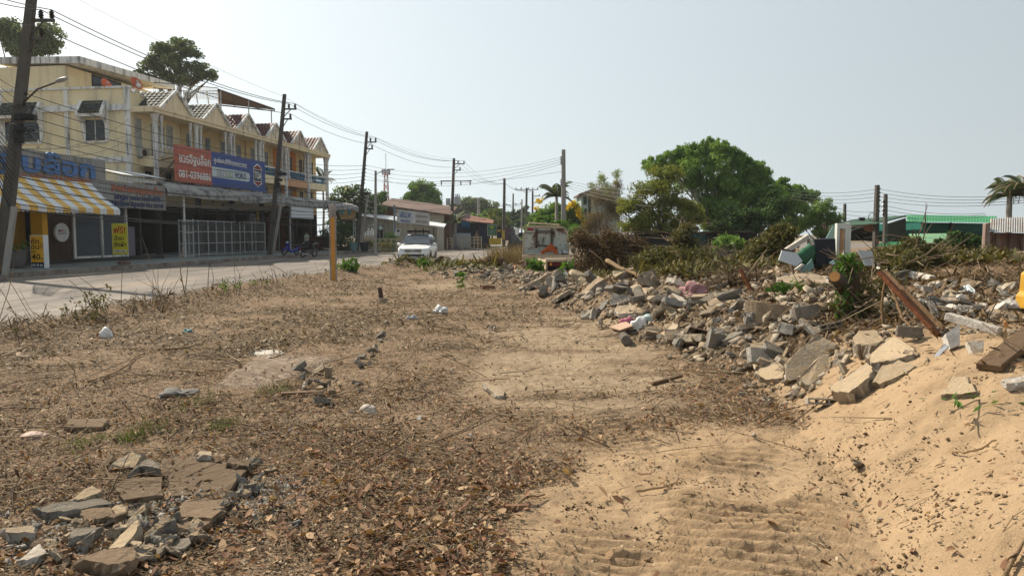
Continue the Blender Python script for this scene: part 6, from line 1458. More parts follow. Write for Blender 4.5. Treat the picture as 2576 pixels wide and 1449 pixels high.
pk = wthing('picket_fence', 'weathered pinkish grey wooden picket fence behind the wilted branches', 'fence', at(1830,640,28).x, 28); m_pk = PM('weathered_picket', (.24,.19,.165), .2, 3, .9)
x0, x1 = at(1690,640,28).x, at(1905,640,28).x; n = 34
for k in range(n):
    x = x0+(x1-x0)*k/n; h0 = hz(x, 28); w_ = WB(); zt_ = Z(624+random.uniform(-2, 3), 28); w_.box(x, x+.068, 28, 28.025, h0-.05, max(zt_, h0+.25)); w_.into('picket', m_pk, pk)
w_ = WB(); w_.box(x0, x1, 28.03, 28.06, Z(632,28), Z(629,28)); w_.into('rail', m_pk, pk)
# ---- green warehouse
Yw = 44; gw = wthing('green_warehouse', 'long warehouse with bright green metal roof and shaded teal walls', 'warehouse', at(2400,600,Yw).x, Yw)
m_groof, m_teal = PM('green_roof', (.055,.30,.13), .06, .6, .5, stain=(.045,.24,.10), stain_amt=.3), PM('teal_wall', (.02,.16,.13), .15, .8, .6)
def corr(mb, p0, p1, p2, p3, n, d=.06):
    p0, p1, p2, p3 = map(Vector, (p0, p1, p2, p3)); nr = (p1-p0).cross(p3-p0).normalized(); vs = []
    for k in range(2*n+1):
        t = k/(2*n); off = nr*d*(k % 2); vs.append(p0.lerp(p1, t)+off)
    for k in range(2*n+1):
        t = k/(2*n); off = nr*d*(k % 2); vs.append(p3.lerp(p2, t)+off)
    m = 2*n+1; mb.add(vs, [(k, k+1, m+k+1, m+k) for k in range(2*n)])
w_ = WB(); corr(w_, at(2281,559,Yw-.6), at(2508,562,Yw-.6), at(2508,545,Yw+2.4), at(2281,541.5,Yw+2.4), 60, .05); w_.into('roof', m_groof, gw)
w_ = WB(); a, b, c, d = at(2281,541.5,Yw+2.4), at(2205,562,Yw+1), at(2205,564,Yw+1), at(2281,545,Yw+2.4); w_.add([a,b,b+Vector((0,7,-.1)),a+Vector((0,7,-.1)), d, c, c+Vector((0,7,-.1)), d+Vector((0,7,-.1))], [(0,1,2,3),(7,6,5,4),(0,4,5,1),(1,5,6,2),(3,2,6,7),(0,3,7,4)]); w_.into('side_roof', PM('shaded_roof_edge', (.03,.075,.045), .1), gw)  # green darkened in the colour for the shaded roof underside
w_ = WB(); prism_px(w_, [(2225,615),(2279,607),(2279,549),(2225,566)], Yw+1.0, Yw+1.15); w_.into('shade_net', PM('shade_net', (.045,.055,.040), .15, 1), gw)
w_ = WB(); prism_px(w_, [(2325,610),(2500,610),(2500,563),(2325,560)], Yw+1.6, Yw+9); w_.into('wall', m_teal, gw)
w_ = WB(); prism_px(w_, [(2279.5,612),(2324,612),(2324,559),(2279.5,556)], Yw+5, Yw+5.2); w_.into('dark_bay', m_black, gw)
for k in range(6): w_ = WB(); z = 566+6*k; prism_px(w_, [(2284,z+2),(2318,z+3),(2318,z+1),(2284,z)], Yw+4.0, Yw+4.2); w_.into('shelf', PM('bay_stack', (.16,.09,.08), .3, 4), gw)
for v in (584, 590): w_ = WB(); prism_px(w_, [(2326,v+1.4),(2500,v+1.8),(2500,v),(2326,v)], Yw+1.5, Yw+1.59); w_.into('wall_band', m_dark, gw)
w_ = WB(); prism_px(w_, [(2391,600),(2395,600),(2395,560),(2391,560)], Yw+1.45, Yw+1.58); w_.into('post', m_dark, gw)
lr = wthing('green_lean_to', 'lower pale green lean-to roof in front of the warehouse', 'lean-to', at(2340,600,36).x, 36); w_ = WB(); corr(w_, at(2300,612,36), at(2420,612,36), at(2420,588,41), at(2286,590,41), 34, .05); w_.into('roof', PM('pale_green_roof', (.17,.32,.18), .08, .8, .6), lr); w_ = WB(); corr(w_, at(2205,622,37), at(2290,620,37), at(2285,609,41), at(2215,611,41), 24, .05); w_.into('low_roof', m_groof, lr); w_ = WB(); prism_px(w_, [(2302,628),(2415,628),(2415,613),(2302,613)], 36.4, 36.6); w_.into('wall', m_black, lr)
# brown roofed houses left of it
for (lab, pts, Y, mt, wl) in (('brown roofed house behind the four line pole', [(2100,558),(2205,561),(2200,570),(2095,566)], 60, m_rroof, (2105,2200,566,600)), ('house with pale gable edge and orange dish left of the warehouse', [(2128,584),(2165,571),(2205,584),(2130,588)], 52, m_rust, (2135,2200,586,606))):
    e = wthing('brown_house', lab, 'house', at(2150,600,Y).x, Y, 0, 'brown roofed houses'); w_ = WB(); a = [at(u, v, Y) for (u, v) in pts]; q = Vector((0, 5, .5)); w_.prism([(p.x, p.z) for p in a][::-1], Y, Y+5); w_.into('roof', mt, e)
    w_ = WB(); prism_px(w_, [(wl[0],wl[3]),(wl[1],wl[3]),(wl[1],wl[2]),(wl[0],wl[2])], Y+.4, Y+4.6); w_.into('wall', m_cwall if Y == 60 else m_dark, e); w_ = WB(); prism_px(w_, [(wl[0]+20,wl[3]-2),(wl[0]+34,wl[3]-2),(wl[0]+34,wl[2]+8),(wl[0]+20,wl[2]+8)], Y+.3, Y+.39); w_.into('window', m_glass, e)
    w_ = WB(); w_.bar(a[0]-Vector((0,.05,0)), a[1]-Vector((0,.05,0)), .1); w_.into('ridge_edge', m_column, e)
e = wthing('satellite_dish', 'pale orange dish antenna on the house roof left of the warehouse', 'dish', at(2187,580,50).x, 50, Z(586,50), 'orange satellite dishes'); mb = MB(); mb.lathe([(.02,0),(.2,.03),(.36,.12),(.37,.11),(.2,0),(.02,-.03)], (0,0,0), 18); q = mb.build('reflector', PM('dish_pale', (.55,.25,.13), .08), e, smooth=True); q.location = (0,0,.35); q.rotation_euler = (R(65), 0, R(-30)); MB().tube([(0,.05,0),(0,.05,.35)], .03, 6).build('stand', m_rust, e)
# tin shed at the right edge
ts = wthing('tin_shed', 'rusty corrugated tin shed at the right edge behind the brush', 'shed', at(2530,600,24).x, 24)
w_ = WB(); corr(w_, at(2489,584,23.5), at(2620,588,23.5), at(2620,545,24.5), at(2491,551,24.5), 22, .03); w_.into('roof_sheet', PM('grey_tin', (.34,.33,.31), .15, 1, .6, stain=(.25,.17,.12), stain_amt=.45, streak=True), ts)
w_ = WB(); prism_px(w_, [(2476,632),(2490,632),(2492,560),(2480,563)], 23.6, 23.75); prism_px(w_, [(2490,632),(2620,632),(2620,588.5),(2490,584.5)], 24, 24.1); w_.into('wall_sheet', PM('rusty_tin_wall', (.20,.11,.08), .35, 1.2, .8, stain=(.30,.27,.24), stain_amt=.55, streak=True), ts)
for u in (2500, 2538, 2568): w_ = WB(); prism_px(w_, [(u,632),(u+6,632),(u+6,588),(u,588)], 23.93, 23.99); w_.into('timber', m_rroof, ts)
# ================================================================== RUBBLE, SLABS AND FINDS
def rub(name, c, dirt=(.30,.21,.12), rough=.92, rnd=.22, amt=.45):
    m, nt, b = new_mat(name); L = nt.links; v = wcoord(nt); n1 = noise(nt, v, 7, 8, .7); n2 = noise(nt, v, 60, 4, .75); n3 = noise(nt, v, 19, 6, .7)
    col = ramp(nt, [(.28, tuple(x*.62 for x in c)), (.5, c), (.75, tuple(min(1, x*1.22) for x in c))], n1).outputs['Color']
    col = mixc(nt, ramp(nt, [(.58, 0), (.66, .8)], n2).outputs['Color'], col, tuple(x*.5 for x in c)); col = mixc(nt, ramp(nt, [(.36, .7), (.42, 0)], n2).outputs['Color'], col, tuple(min(1, x*1.5) for x in c))
    nz = ND(nt, 'ShaderNodeSeparateXYZ'); L.new(ND(nt, 'ShaderNodeNewGeometry').outputs['Normal'], nz.inputs[0]); ds = ND(nt, 'ShaderNodeMath', operation='MULTIPLY_ADD'); ds.inputs[1].default_value = .42; L.new(nz.outputs['Z'], ds.inputs[0]); L.new(n3, ds.inputs[2])
    col = mixc(nt, ramp(nt, [(.98-amt*.55, 0), (1.08-amt*.55, .75)], ds.outputs[0]).outputs['Color'], col, dirt)      # settled dust and soil
    f = ramp(nt, [(0, 1-rnd), (1, 1+rnd)], ND(nt, 'ShaderNodeObjectInfo').outputs['Random']).outputs['Color']; col = mixc(nt, 1.0, col, f, 'MULTIPLY')
    L.new(col, b.inputs['Base Color']); b.inputs['Roughness'].default_value = rough; b.inputs['Specular IOR Level'].default_value = .15
    bp = ND(nt, 'ShaderNodeBump'); bp.inputs['Strength'].default_value = .9; bp.inputs['Distance'].default_value = .025; hs_ = ND(nt, 'ShaderNodeMath', operation='ADD'); L.new(n1, hs_.inputs[0]); L.new(n3, hs_.inputs[1]); L.new(hs_.outputs[0], bp.inputs['Height']); L.new(bp.outputs['Normal'], b.inputs['Normal']); return m
m_conc = rub('broken_concrete', (.29,.25,.20)); m_concl = rub('pale_concrete', (.42,.385,.33)); m_slab = rub('smooth_slab', (.33,.275,.205), (.38,.28,.17)); m_cgrey = rub('grey_concrete', (.24,.225,.20), (.16,.13,.09))
m_brk = rub('broken_brick', (.27,.14,.085), (.22,.17,.12)); m_wpl = rub('white_plaster', (.62,.58,.52), (.40,.33,.25), amt=.35); m_pave = rub('old_paving', (.27,.205,.14), (.15,.10,.06))
m_timber = rub('old_timber', (.18,.115,.065), (.10,.065,.04)); m_rbeam = rub('rusty_beam', (.15,.055,.024), (.07,.035,.022)); m_plas = PM('plastic_bag', (.66,.65,.62), .06, 6, .4, spec=.5)
def rough_edge(poly, n=5, amp=.05):
    """insert jittered points along an outline (list of Vectors)"""
    out = []; L = sum((poly[i]-poly[i-1]).length for i in range(len(poly)))/len(poly)
    for i in range(len(poly)):
        a, b = poly[i], poly[(i+1) % len(poly)]
        for k in range(n):
            p = a.lerp(b, k/n)
            if k: p = p + Vector((random.gauss(0,1), random.gauss(0,1), random.gauss(0,1)))*L*amp*.45
            out.append(p)
    return out
def plate(label, pts, nrm, mat, th=.06, name='concrete_slab', cat='slab', group=None, base=None, rough=5, side=None, lift=0.0, amp=.06, flat=False):
    """broken slab: photo outline carried onto a plane of given normal through the ground point, with real thickness"""
    if base is None: base = max(pts, key=lambda q: q[1])
    P0 = gp(*base) + Vector((0, 0, lift)); n = Vector(nrm).normalized(); c0 = Vector((0, 0, CAMZ)); W = []
    for (u, v) in pts:
        d = ray(u, v); t = (P0-c0).dot(n)/d.dot(n); W.append(c0 + d*t)
    if n.z > .80 and not flat:      # lies on the slope: follow the heap under its outline
        G = [gp(u, v) for (u, v) in pts]; q = np.array([tuple(g) for g in G]); q0 = q.mean(0); nn = Vector(np.linalg.svd(q-q0)[2][2]); n = (nn if nn.z > 0 else -nn)
        if n.z > .5:
            n = (n*.75 + Vector(nrm).normalized()*.25).normalized(); P0 = Vector(q0) + Vector((0, 0, lift*.6+th*.75+(.07 if q0[1] > 8.8 else 0))); W = []
            for (u, v) in pts: d = ray(u, v); W.append(c0 + d*((P0-c0).dot(n)/d.dot(n)))
        else: n = Vector(nrm).normalized()
    ctr = sum(W, Vector())/len(W); R_ = rough_edge([w-ctr for w in W], rough, amp) if rough > 1 else [w-ctr for w in W]
    m = len(R_); mb = MB()
    A2 = [p - n*th*random.uniform(.35,.6) + Vector((random.gauss(0,1), random.gauss(0,1), random.gauss(0,1)))*th*.18*(rough > 1) for p in R_]; B2 = [p*(.97 if rough > 1 else 1) - n*th*random.uniform(.9,1.1) for p in R_]
    vs = R_ + A2 + B2; fs = [tuple(range(m)), tuple(range(3*m-1, 2*m-1, -1))]
    for k in range(2):
        for i in range(m): j = (i+1) % m; fs.append((k*m+i, (k+1)*m+i, (k+1)*m+j, k*m+j))
    mb.add(vs, fs); o = mb.build(name, mat, None); o.location = ctr; return tag(o, label, cat, group, 'thing')
def R_(pts): return [(1840.7+.28545*x, 613.6+.28545*y) for x, y in pts]
def M_(pts): return [(1274.3+.28545*x, 613.6+.28545*y) for x, y in pts]
def B_(pts): return [(.28545*x, 1035.5+.28545*y) for x, y in pts]
def G_(pts): return [(1915.2+.2567*x, 377.6+.2567*y) for x, y in pts]
def T_(pts): return [(1274.3+.2567*x, 330.4+.2567*y) for x, y in pts]
up = (0, 0, 1)
plate('largest grey slab leaning upright in the front of the heap', R_([(475,1200),(485,1030),(620,900),(760,790),(930,880),(900,960),(840,1010),(700,1150),(600,1200)]), (-.15,-.75,.65), m_slab, .09, base=R_([(600,1210)])[0])
plate('pointed slab lying against the largest leaning slab', R_([(605,1150),(830,945),(868,1040),(845,1180),(690,1268),(600,1195)]), (-.1,-.62,.78), m_slab, .08, lift=.06)
plate('long thick slab with crumbled edge at the foot of the heap', R_([(850,1262),(1190,1045),(1240,1085),(1215,1170),(1030,1310),(900,1300)]), (-.25,-.45,.86), m_slab, .13, lift=.10)
plate('sand dusted broad slab half buried right of the long thick slab', R_([(1240,1210),(1330,1060),(1450,1015),(1620,1075),(1540,1130),(1300,1235)]), (-.2,-.5,.84), m_slab, .07)
plate('pale narrow slab propped between the big slabs', R_([(880,1100),(910,960),(1100,925),(1085,985),(1010,1060)]), (-.3,-.6,.7), m_concl, .10)
plate('small tan wedge slab right of the pale narrow slab', R_([(1060,1045),(1150,930),(1205,990),(1180,1035)]), (.1,-.6,.8), m_slab, .10)
plate('rounded sandy slab with white broken rim', R_([(1040,850),(1130,772),(1280,760),(1345,850),(1230,895),(1100,885)]), (0,-.25,.97), m_slab, .16)
plate('big sand covered slab above the half buried one', R_([(1195,1000),(1300,905),(1430,820),(1600,920),(1590,975),(1400,1030),(1230,1045)]), (-.1,-.4,.9), m_slab, .14)
plate('oval pierced slab below the hollow block', R_([(205,1130),(290,1060),(420,1040),(470,1100),(440,1180),(300,1195)]), (-.1,-.45,.88), m_slab, .12)
plate('cream tile fragment standing in the sand on the right', R_([(2075,860),(2225,845),(2220,960),(2130,975)]), (-.1,-.7,.7), m_concl, .05, rough=1)
plate('flat grey slab lying on the sand slope', R_([(1840,1330),(1950,1160),(2080,1175),(2150,1300)]), (-.25,-.35,.9), m_slab, .05, lift=.03)
plate('white plaster piece at the right edge of the sand slope', R_([(2380,1195),(2600,1150),(2600,1205),(2420,1228)]), (-.2,-.25,.95), m_wpl, .05, lift=.03)
plate('white upright block end beside the white beam', R_([(1885,790),(2010,705),(2010,890),(1925,925)]), (-.25,-.85,.45), m_wpl, .12, rough=1, base=R_([(1925,950)])[0])
plate('torn grey metal flashing under the white block', R_([(1780,990),(1870,880),(1920,900),(1810,1010)]), (-.3,-.6,.7), m_grey, .02)
plate('grey white block stub in front of the largest slab', R_([(490,1240),(510,1115),(600,1130),(560,1240)]), (.1,-.85,.5), m_wpl, .12, rough=2)
plate('white flat sheets lying behind the cut stump', R_([(650,265),(870,165),(950,190),(930,240),(760,275)]), (0,-.25,.97), m_wpl, .04, lift=.05)
plate('long pale crumbled slab behind the green weeds', R_([(390,290),(620,260),(840,290),(860,350),(600,365),(400,340)]), (0,-.35,.94), m_concl, .12, base=R_([(600,372)])[0])
plate('brown and white slab left of the long pale slab', R_([(30,215),(150,195),(260,195),(270,240),(150,265)]), (0,-.4,.92), m_slab, .08)
plate('sandy slab left of the green weeds', R_([(190,300),(260,235),(440,225),(450,265),(330,300)]), (0,-.4,.92), m_slab, .1)
plate('pale blue plaster bar in the rubble on the right', R_([(2040,375),(2090,355),(2200,480),(2110,475)]), (-.2,-.5,.85), PM('pale_blue_plaster', (.42,.47,.47), .1, 4), .10)
plate('tan concrete pad in the rubble on the right', R_([(1910,490),(1960,430),(2090,450),(2150,510)]), (0,-.45,.9), m_slab, .10)
plate('long white beam piece lying in the rubble on the right', R_([(1880,540),(1960,515),(2250,525),(2240,575),(1920,575)]), (0,-.5,.86), m_wpl, .10)
plate('grey slab end at the far right of the rubble', R_([(2260,560),(2370,515),(2576,610),(2576,650),(2300,600)]), (0,-.5,.86), m_conc, .08)
plate('square pale paving slab high on the heap by the dark cloth', M_([(1090,375),(1140,350),(1290,400),(1210,460)]), (-.1,-.4,.9), m_concl, .07, rough=1)
plate('white plaster slab below the striped cloth', M_([(1430,450),(1470,435),(1630,490),(1540,518)]), (0,-.4,.9), m_wpl, .07)
plate('tan plate standing in the middle of the heap', M_([(1768,690),(1800,585),(1960,565),(1985,640),(1900,685)]), (-.1,-.75,.65), m_slab, .06)
plate('grey tan plate left of the hollow block', M_([(2080,960),(2110,870),(2210,890),(2190,960)]), (0,-.7,.7), m_slab, .07)
plate('broad tan plate above the hollow block', M_([(2210,890),(2360,765),(2440,880),(2400,915),(2290,920)]), (-.1,-.6,.8), m_slab, .07)
plate('flat tan cardboard sheet beside the bundle of bags', M_([(900,730),(1050,680),(1110,720),(1000,758)]), (0,-.15,.98), PM('cardboard', (.38,.25,.17), .1, 3), .02, name='cardboard_sheet', cat='cardboard', rough=1, lift=.04)
plate('white plank like slab propped by the pale log', T_([(870,1440),(1110,1320),(1170,1360),(1010,1445)]), (-.2,-.55,.8), m_wpl, .08)
plate('broad grey asphalt sheet behind the pale log', T_([(1210,1295),(1280,1265),(1420,1300),(1400,1340),(1330,1365)]), (0,-.35,.94), m_pave, .07)
plate('second grey asphalt sheet right of the first one', T_([(1420,1345),(1440,1305),(1590,1310),(1760,1350),(1640,1395),(1480,1385)]), (0,-.35,.94), m_pave, .07)
plate('long white slab lying in front of the wilted heaps', T_([(1910,1390),(2000,1345),(2240,1325),(2200,1370),(2080,1395)]), (0,-.35,.94), m_wpl, .07)
plate('white slab right of the long white slab', T_([(2250,1345),(2500,1322),(2510,1345),(2390,1385),(2300,1390)]), (0,-.35,.94), m_wpl, .07)
plate('small white wedge in front of the wreck', T_([(520,1440),(570,1362),(600,1390),(610,1445)]), (-.1,-.8,.6), m_wpl, .08, rough=1)
# bottom left: broken path
for i, (pts, lab, nn, th, mt) in enumerate((
  ([(1420,420),(1850,385),(2190,505),(1975,742),(1500,740)], 'largest flat paving slab in the broken path at lower left', up, .05, m_pave),
  ([(1020,640),(1200,575),(1430,570),(1440,735),(1090,775)], 'flat paving slab left of the largest one with white scrape', up, .045, m_pave),
  ([(1640,775),(2035,757),(1860,938),(1550,915)], 'tilted paving slab in front of the largest one', (.12,-.05,.99), .06, m_pave),
  ([(1500,965),(1850,962),(1725,1050),(1510,1000)], 'small front paving slab beside the grey rubble', (.1,0,.99), .05, m_pave),
  ([(950,490),(1160,340),(1245,385),(1190,490)], 'pointed tan slab leaning at the back of the broken path', (-.25,-.55,.8), .07, m_slab),
  ([(905,470),(960,360),(1000,390),(950,470)], 'narrow brown slab behind the pointed tan slab', (-.3,-.6,.75), .06, m_pave),
  ([(1115,562),(1215,470),(1270,390),(1390,440),(1415,500),(1230,480)], 'grey shell like slab standing over a dark hollow', (-.15,-.15,.97), .05, m_cgrey),
  ([(310,842),(500,800),(900,760),(985,805),(660,855),(420,885)], 'long pale grey slab tipped up at the left of the broken path', (-.05,-.05,.99), .05, m_cgrey),
  ([(600,782),(815,650),(890,700),(745,768)], 'brown slab behind the long pale grey slab', (-.2,-.3,.93), .08, m_slab),
  ([(715,870),(960,815),(1010,880),(1000,910),(745,955)], 'litter covered slab in front of the long pale grey slab', (0,-.15,.98), .06, m_pave),
  ([(1112,920),(1275,800),(1285,865),(1160,942)], 'small tan slab standing in the middle of the broken path', (-.2,-.6,.75), .07, m_slab),
  ([(955,1200),(1140,1010),(1245,930),(1195,1060),(1085,1192)], 'long tan slab leaning at the front of the broken path', (-.35,-.4,.85), .10, m_slab),
  ([(700,1285),(900,1215),(1205,1180),(1180,1300),(1040,1335),(940,1345)], 'front slab covered with leaf litter at the lower left', (.05,-.2,.97), .08, m_pave),
  ([(620,1110),(635,1030),(900,1010),(760,1075)], 'grey edged slab below the litter covered slab', (0,-.3,.95), .06, m_cgrey),
  ([(150,1312),(345,1160),(400,1245),(250,1300)], 'whitish scraped slab at the far lower left', (0,-.1,.99), .04, m_wpl),
  ([(20,1020),(290,1000),(310,1065),(60,1060)], 'flat grey slab at the left picture edge', (0,-.15,.98), .06, m_concl),
  ([(560,130),(600,70),(950,60),(900,130)], 'flat pinkish slab alone in the leaf litter on the left', (0,-.08,.99), .04, m_pave),
  ([(2000,440),(2020,390),(2200,440),(2190,480),(2060,460)], 'brick coloured piece at the back corner of the largest paving slab', (-.1,-.4,.9), .10, m_pave),
  ([(1735,375),(1760,345),(1865,348),(1860,385)], 'pale small tile behind the largest paving slab', (0,-.3,.95), .05, m_concl))):
    plate(lab, B_(pts), nn, mt, th, lift=.03 if nn == up else .05, flat=(nn == up), group='slabs of the broken path', name='path_slab', cat='slab')
plate('speckled pale curved slab alone on the soil track', [(1211,965),(1221,960),(1270,985),(1268,995),(1248,995)], (0,-.2,.98), m_concl, .05, lift=.05)
# ---- chunk prototypes
def hull(seed, kind):
    r = random.Random(seed); bm = bmesh.new()
    if kind == 'chunk': pts = [Vector((r.uniform(-1,1), r.uniform(-.8,.8), r.uniform(-.6,.6))) for _ in range(11)]
    elif kind == 'flat': pts = [Vector((math.cos(a)*r.uniform(.6,1), math.sin(a)*r.uniform(.5,.9), z*.16)) for a in np.linspace(0, 5.6, 7) for z in (-1, 1)]
    elif kind == 'brick': pts = [Vector((x*1.0, y*.5, z*.32))*r.uniform(.88,1.04) for x in (-1,1) for y in (-1,1) for z in (-1,1)]
    else: pts = [Vector((x*1.0, y*.22, z*.22))*r.uniform(.9,1.05) for x in (-1,1) for y in (-1,1) for z in (-1,1)]
    for p in pts: bm.verts.new(p)
    res = bmesh.ops.convex_hull(bm, input=bm.verts); bmesh.ops.delete(bm, geom=[g for g in res['geom_interior'] if isinstance(g, bmesh.types.BMVert)], context='VERTS')
    bmesh.ops.dissolve_limit(bm, angle_limit=.12, verts=bm.verts, edges=bm.edges)
    bmesh.ops.bevel(bm, geom=bm.edges[:], offset=.05, segments=1, affect='EDGES', clamp_overlap=True)
    bmesh.ops.triangulate(bm, faces=bm.faces[:]); bmesh.ops.subdivide_edges(bm, edges=[e for e in bm.edges if e.calc_length() > .5], cuts=1)
    for v in bm.verts: v.co += Vector((r.gauss(0,1), r.gauss(0,1), r.gauss(0,1)))*(.035 if kind != 'chunk' else .055)
    me = bpy.data.meshes.new(kind); bm.to_mesh(me); bm.free(); return me
PROT = {k: [hull(50+i*7, k) for i in range(n)] for k, n in (('chunk', 12), ('flat', 10), ('brick', 4), ('bar', 3))}
MATV = {}
def proto(kind, mat):
    key = (kind, random.randrange(len(PROT[kind])), mat.name)
    if key not in MATV: me = PROT[kind][key[1]].copy(); me.materials.append(mat); MATV[key] = me
    return MATV[key]
def inside(poly, u, v):
    c = False; n = len(poly)
    for i in range(n):
        (x1, y1), (x2, y2) = poly[i], poly[(i+1) % n]
        if (y1 > v) != (y2 > v) and u < (x2-x1)*(v-y1)/(y2-y1)+x1: c = not c
    return c
KN = {'chunk': ('rubble_chunk', 'chunk', 'angular lump of broken concrete'), 'flat': ('slab_fragment', 'fragment', 'flat fragment of broken slab'), 'brick': ('broken_block', 'block', 'broken building block'), 'bar': ('concrete_bar', 'bar', 'broken concrete bar')}
MN = {m_conc.name: 'dusty ', m_concl.name: 'pale ', m_cgrey.name: 'dark grey ', m_brk.name: 'reddish ', m_wpl.name: 'white ', m_slab.name: 'tan ', m_pave.name: 'brown '}
def scatter(zone, poly, n, s0, s1, kinds, mats, sink=.25):
    us = [p[0] for p in poly]; vs = [p[1] for p in poly]; U = []
    while len(U) < n:
        u, v = random.uniform(min(us), max(us)), random.uniform(min(vs), max(vs))
        if inside(poly, u, v): U.append((u, v))
    P = gp_many([q[0] for q in U], [q[1] for q in U])
    for p in P:
        k = random.choice(kinds); mt = random.choice(mats); s = random.uniform(s0, s1)**1.0*mpp(p[1])*.5
        s = min(s, .36)
        nm, ct, tx = KN[k]; o = bpy.data.objects.new(nm, proto(k, mt)); COL.objects.link(o)
        o.location = Vector(p) + Vector((0, 0, s*(.35 if k == 'chunk' else .22)*(1.25-sink)+.02)); o.scale = (s, s*random.uniform(.75,1.1), s*random.uniform(.8,1.1))
        tl = .5 if k != 'flat' else .35; o.rotation_euler = (random.gauss(0,tl), random.gauss(0,tl), random.uniform(0,6.28))
        tag(o, '%s%s %s' % (MN[mt.name], tx, zone), ct, '%s%s %s' % (MN[mt.name], tx, zone))
band = [(1400,770),(1560,835),(1700,880),(1860,945),(1960,960),(2010,880),(2090,800),(1960,760),(1800,725),(1640,700),(1480,690),(1380,700),(1330,720)]
scatter('in the main rubble heap', band, 150, 20, 84, ['chunk','flat','flat','brick','bar'], [m_conc,m_conc,m_concl,m_slab,m_cgrey])
scatter('in the rubble below the wreck', [(1150,665),(1130,695),(1210,725),(1310,745),(1430,730),(1400,690),(1300,668)], 46, 12, 36, ['chunk','flat','brick'], [m_conc,m_cgrey,m_slab,m_brk])
scatter('in the rubble at the right edge', [(2240,715),(2230,800),(2420,812),(2570,790),(2570,735),(2400,705)], 60, 18, 70, ['chunk','flat','flat','bar'], [m_conc,m_concl,m_wpl,m_cgrey])
scatter('on the slope between the big slabs and the block', [(1900,900),(2300,850),(2380,900),(2250,960),(1930,985)], 24, 16, 40, ['chunk','flat','brick'], [m_concl,m_conc,m_slab])
scatter('in the grey rubble beside the paving slabs', B_([(1250,1060),(1500,1030),(1730,1050),(1760,1200),(1400,1330),(1180,1380),(1100,1300),(1250,1150)]), 44, 36, 84, ['chunk','chunk','flat'], [m_cgrey,m_conc,m_slab])
scatter('along the edge of the largest paving slab', B_([(2200,520),(2420,560),(2250,760),(2000,900),(1900,1000),(1850,960),(2060,760)]), 18, 30, 66, ['chunk'], [m_cgrey,m_conc])
scatter('among the slabs of the broken path', B_([(200,1040),(620,960),(1000,900),(1300,900),(1200,1050),(900,1400),(450,1400)]), 40, 22, 70, ['chunk','flat','flat'], [m_cgrey,m_pave,m_slab])
scatter('in the small pile by the brick paving', [(730,935),(800,900),(870,960),(860,1015),(790,1020),(740,990)], 16, 18, 46, ['chunk','flat','brick'], [m_slab,m_pave,m_cgrey,m_concl])
scatter('along the line of stones beside the brick paving', [(880,930),(960,820),(990,790),(960,870),(920,960),(905,1000)], 14, 14, 34, ['chunk','brick'], [m_cgrey,m_conc])
scatter('lying loose on the cleared ground', [(200,900),(900,720),(1300,760),(1500,900),(1250,1300),(500,1150),(100,1050)], 24, 9, 22, ['chunk','flat'], [m_conc,m_wpl,m_slab])
scatter('lying loose on the sand', [(1650,1050),(2000,1020),(2560,960),(2560,1400),(2200,1400)], 10, 10, 24, ['chunk','flat'], [m_concl,m_conc])
def one(label, kind, u, v, wpx, mat, rz=0.0, tilt=(0,0), name=None, cat=None, sc=(1,1,1), lift=.3):
    p = gp(u, v); s = wpx*mpp(p.y)*.5; o = bpy.data.objects.new(name or KN[kind][0], proto(kind, mat)); COL.objects.link(o); o.location = p + Vector((0,0,s*lift)); o.scale = (s*sc[0], s*sc[1], s*sc[2]); o.rotation_euler = (tilt[0], tilt[1], rz); return tag(o, label, cat or KN[kind][1])
one('single grey angular stone lying on the sand slope', 'chunk', 2150, 1180, 50, m_conc, .5, (.3,.2), 'loose_stone', 'stone', lift=.45)
one('pinkish wooden brick shaped block lying on the sand edge', 'brick', 1299, 1283, 68, rub('pink_wood', (.35,.20,.12), (.24,.13,.08)), .02, (0,0), 'wood_block', 'block', (1,.45,.75), .2)
one('small grey stone beside the speckled curved slab', 'chunk', 1300, 1028, 18, m_conc, .2, (0,0), 'loose_stone', 'stone'); one('pale brick shaped bar leaning at the heap front', 'brick', 1690, 852, 44, m_concl, .7, (.2,-.5))
one('white rounded stone on the soil track', 'chunk', 1240, 826, 22, m_concl, .4, (0,0), 'loose_stone', 'stone'); one('dark stone on the leafy soil', 'chunk', 875, 1118, 22, m_cgrey, .1, (0,0), 'loose_stone', 'stone')
# hollow blocks
def hollow(label, u, v, wpx, rot, mat=m_concl):
    p = gp(u, v); s = wpx*mpp(p.y)/.4; mb = MB(); w, d, h, t = .4*s, .09*s, .19*s, .025*s
    mb.box(-w/2, w/2, -d/2, -d/2+t, 0, h); mb.box(-w/2, w/2, d/2-t, d/2, 0, h)
    for x in (-w/2, -w/6-t/2, w/6-t/2, w/2-t): mb.box(x, x+t, -d/2+t, d/2-t, 0, h)
    o = mb.build('hollow_block', mat, None, bevel=.004); o.location = p + Vector((0,0,.04)); o.rotation_euler = rot; return tag(o, label, 'hollow block', 'hollow concrete blocks')
hollow('large hollow concrete block set edgewise at the front of the heap', 1920, 925, 84, (R(-20), R(8), R(18))); hollow('hollow block with open end in the middle of the right heap', 2075, 835, 66, (R(70), R(-10), R(12)), m_conc); hollow('hollow block half hidden behind the other open block', 2030, 810, 70, (R(-10), R(-8), R(15)), m_conc); hollow('low hollow block lying at the toe of the sand', 2065, 1020, 76, (R(80), 0, R(-12))); hollow('hollow block at the upper left of the tub rim', 1858, 762, 36, (R(80), R(-10), R(10)), m_conc); hollow('small flat hollow block beside the cardboard sheet', 1518, 826, 34, (R(85), 0, 0), m_slab)
hollow('chipped block behind the largest slabs under the rusty beam', 2285, 860, 60, (0, R(4), R(-10)), m_conc)
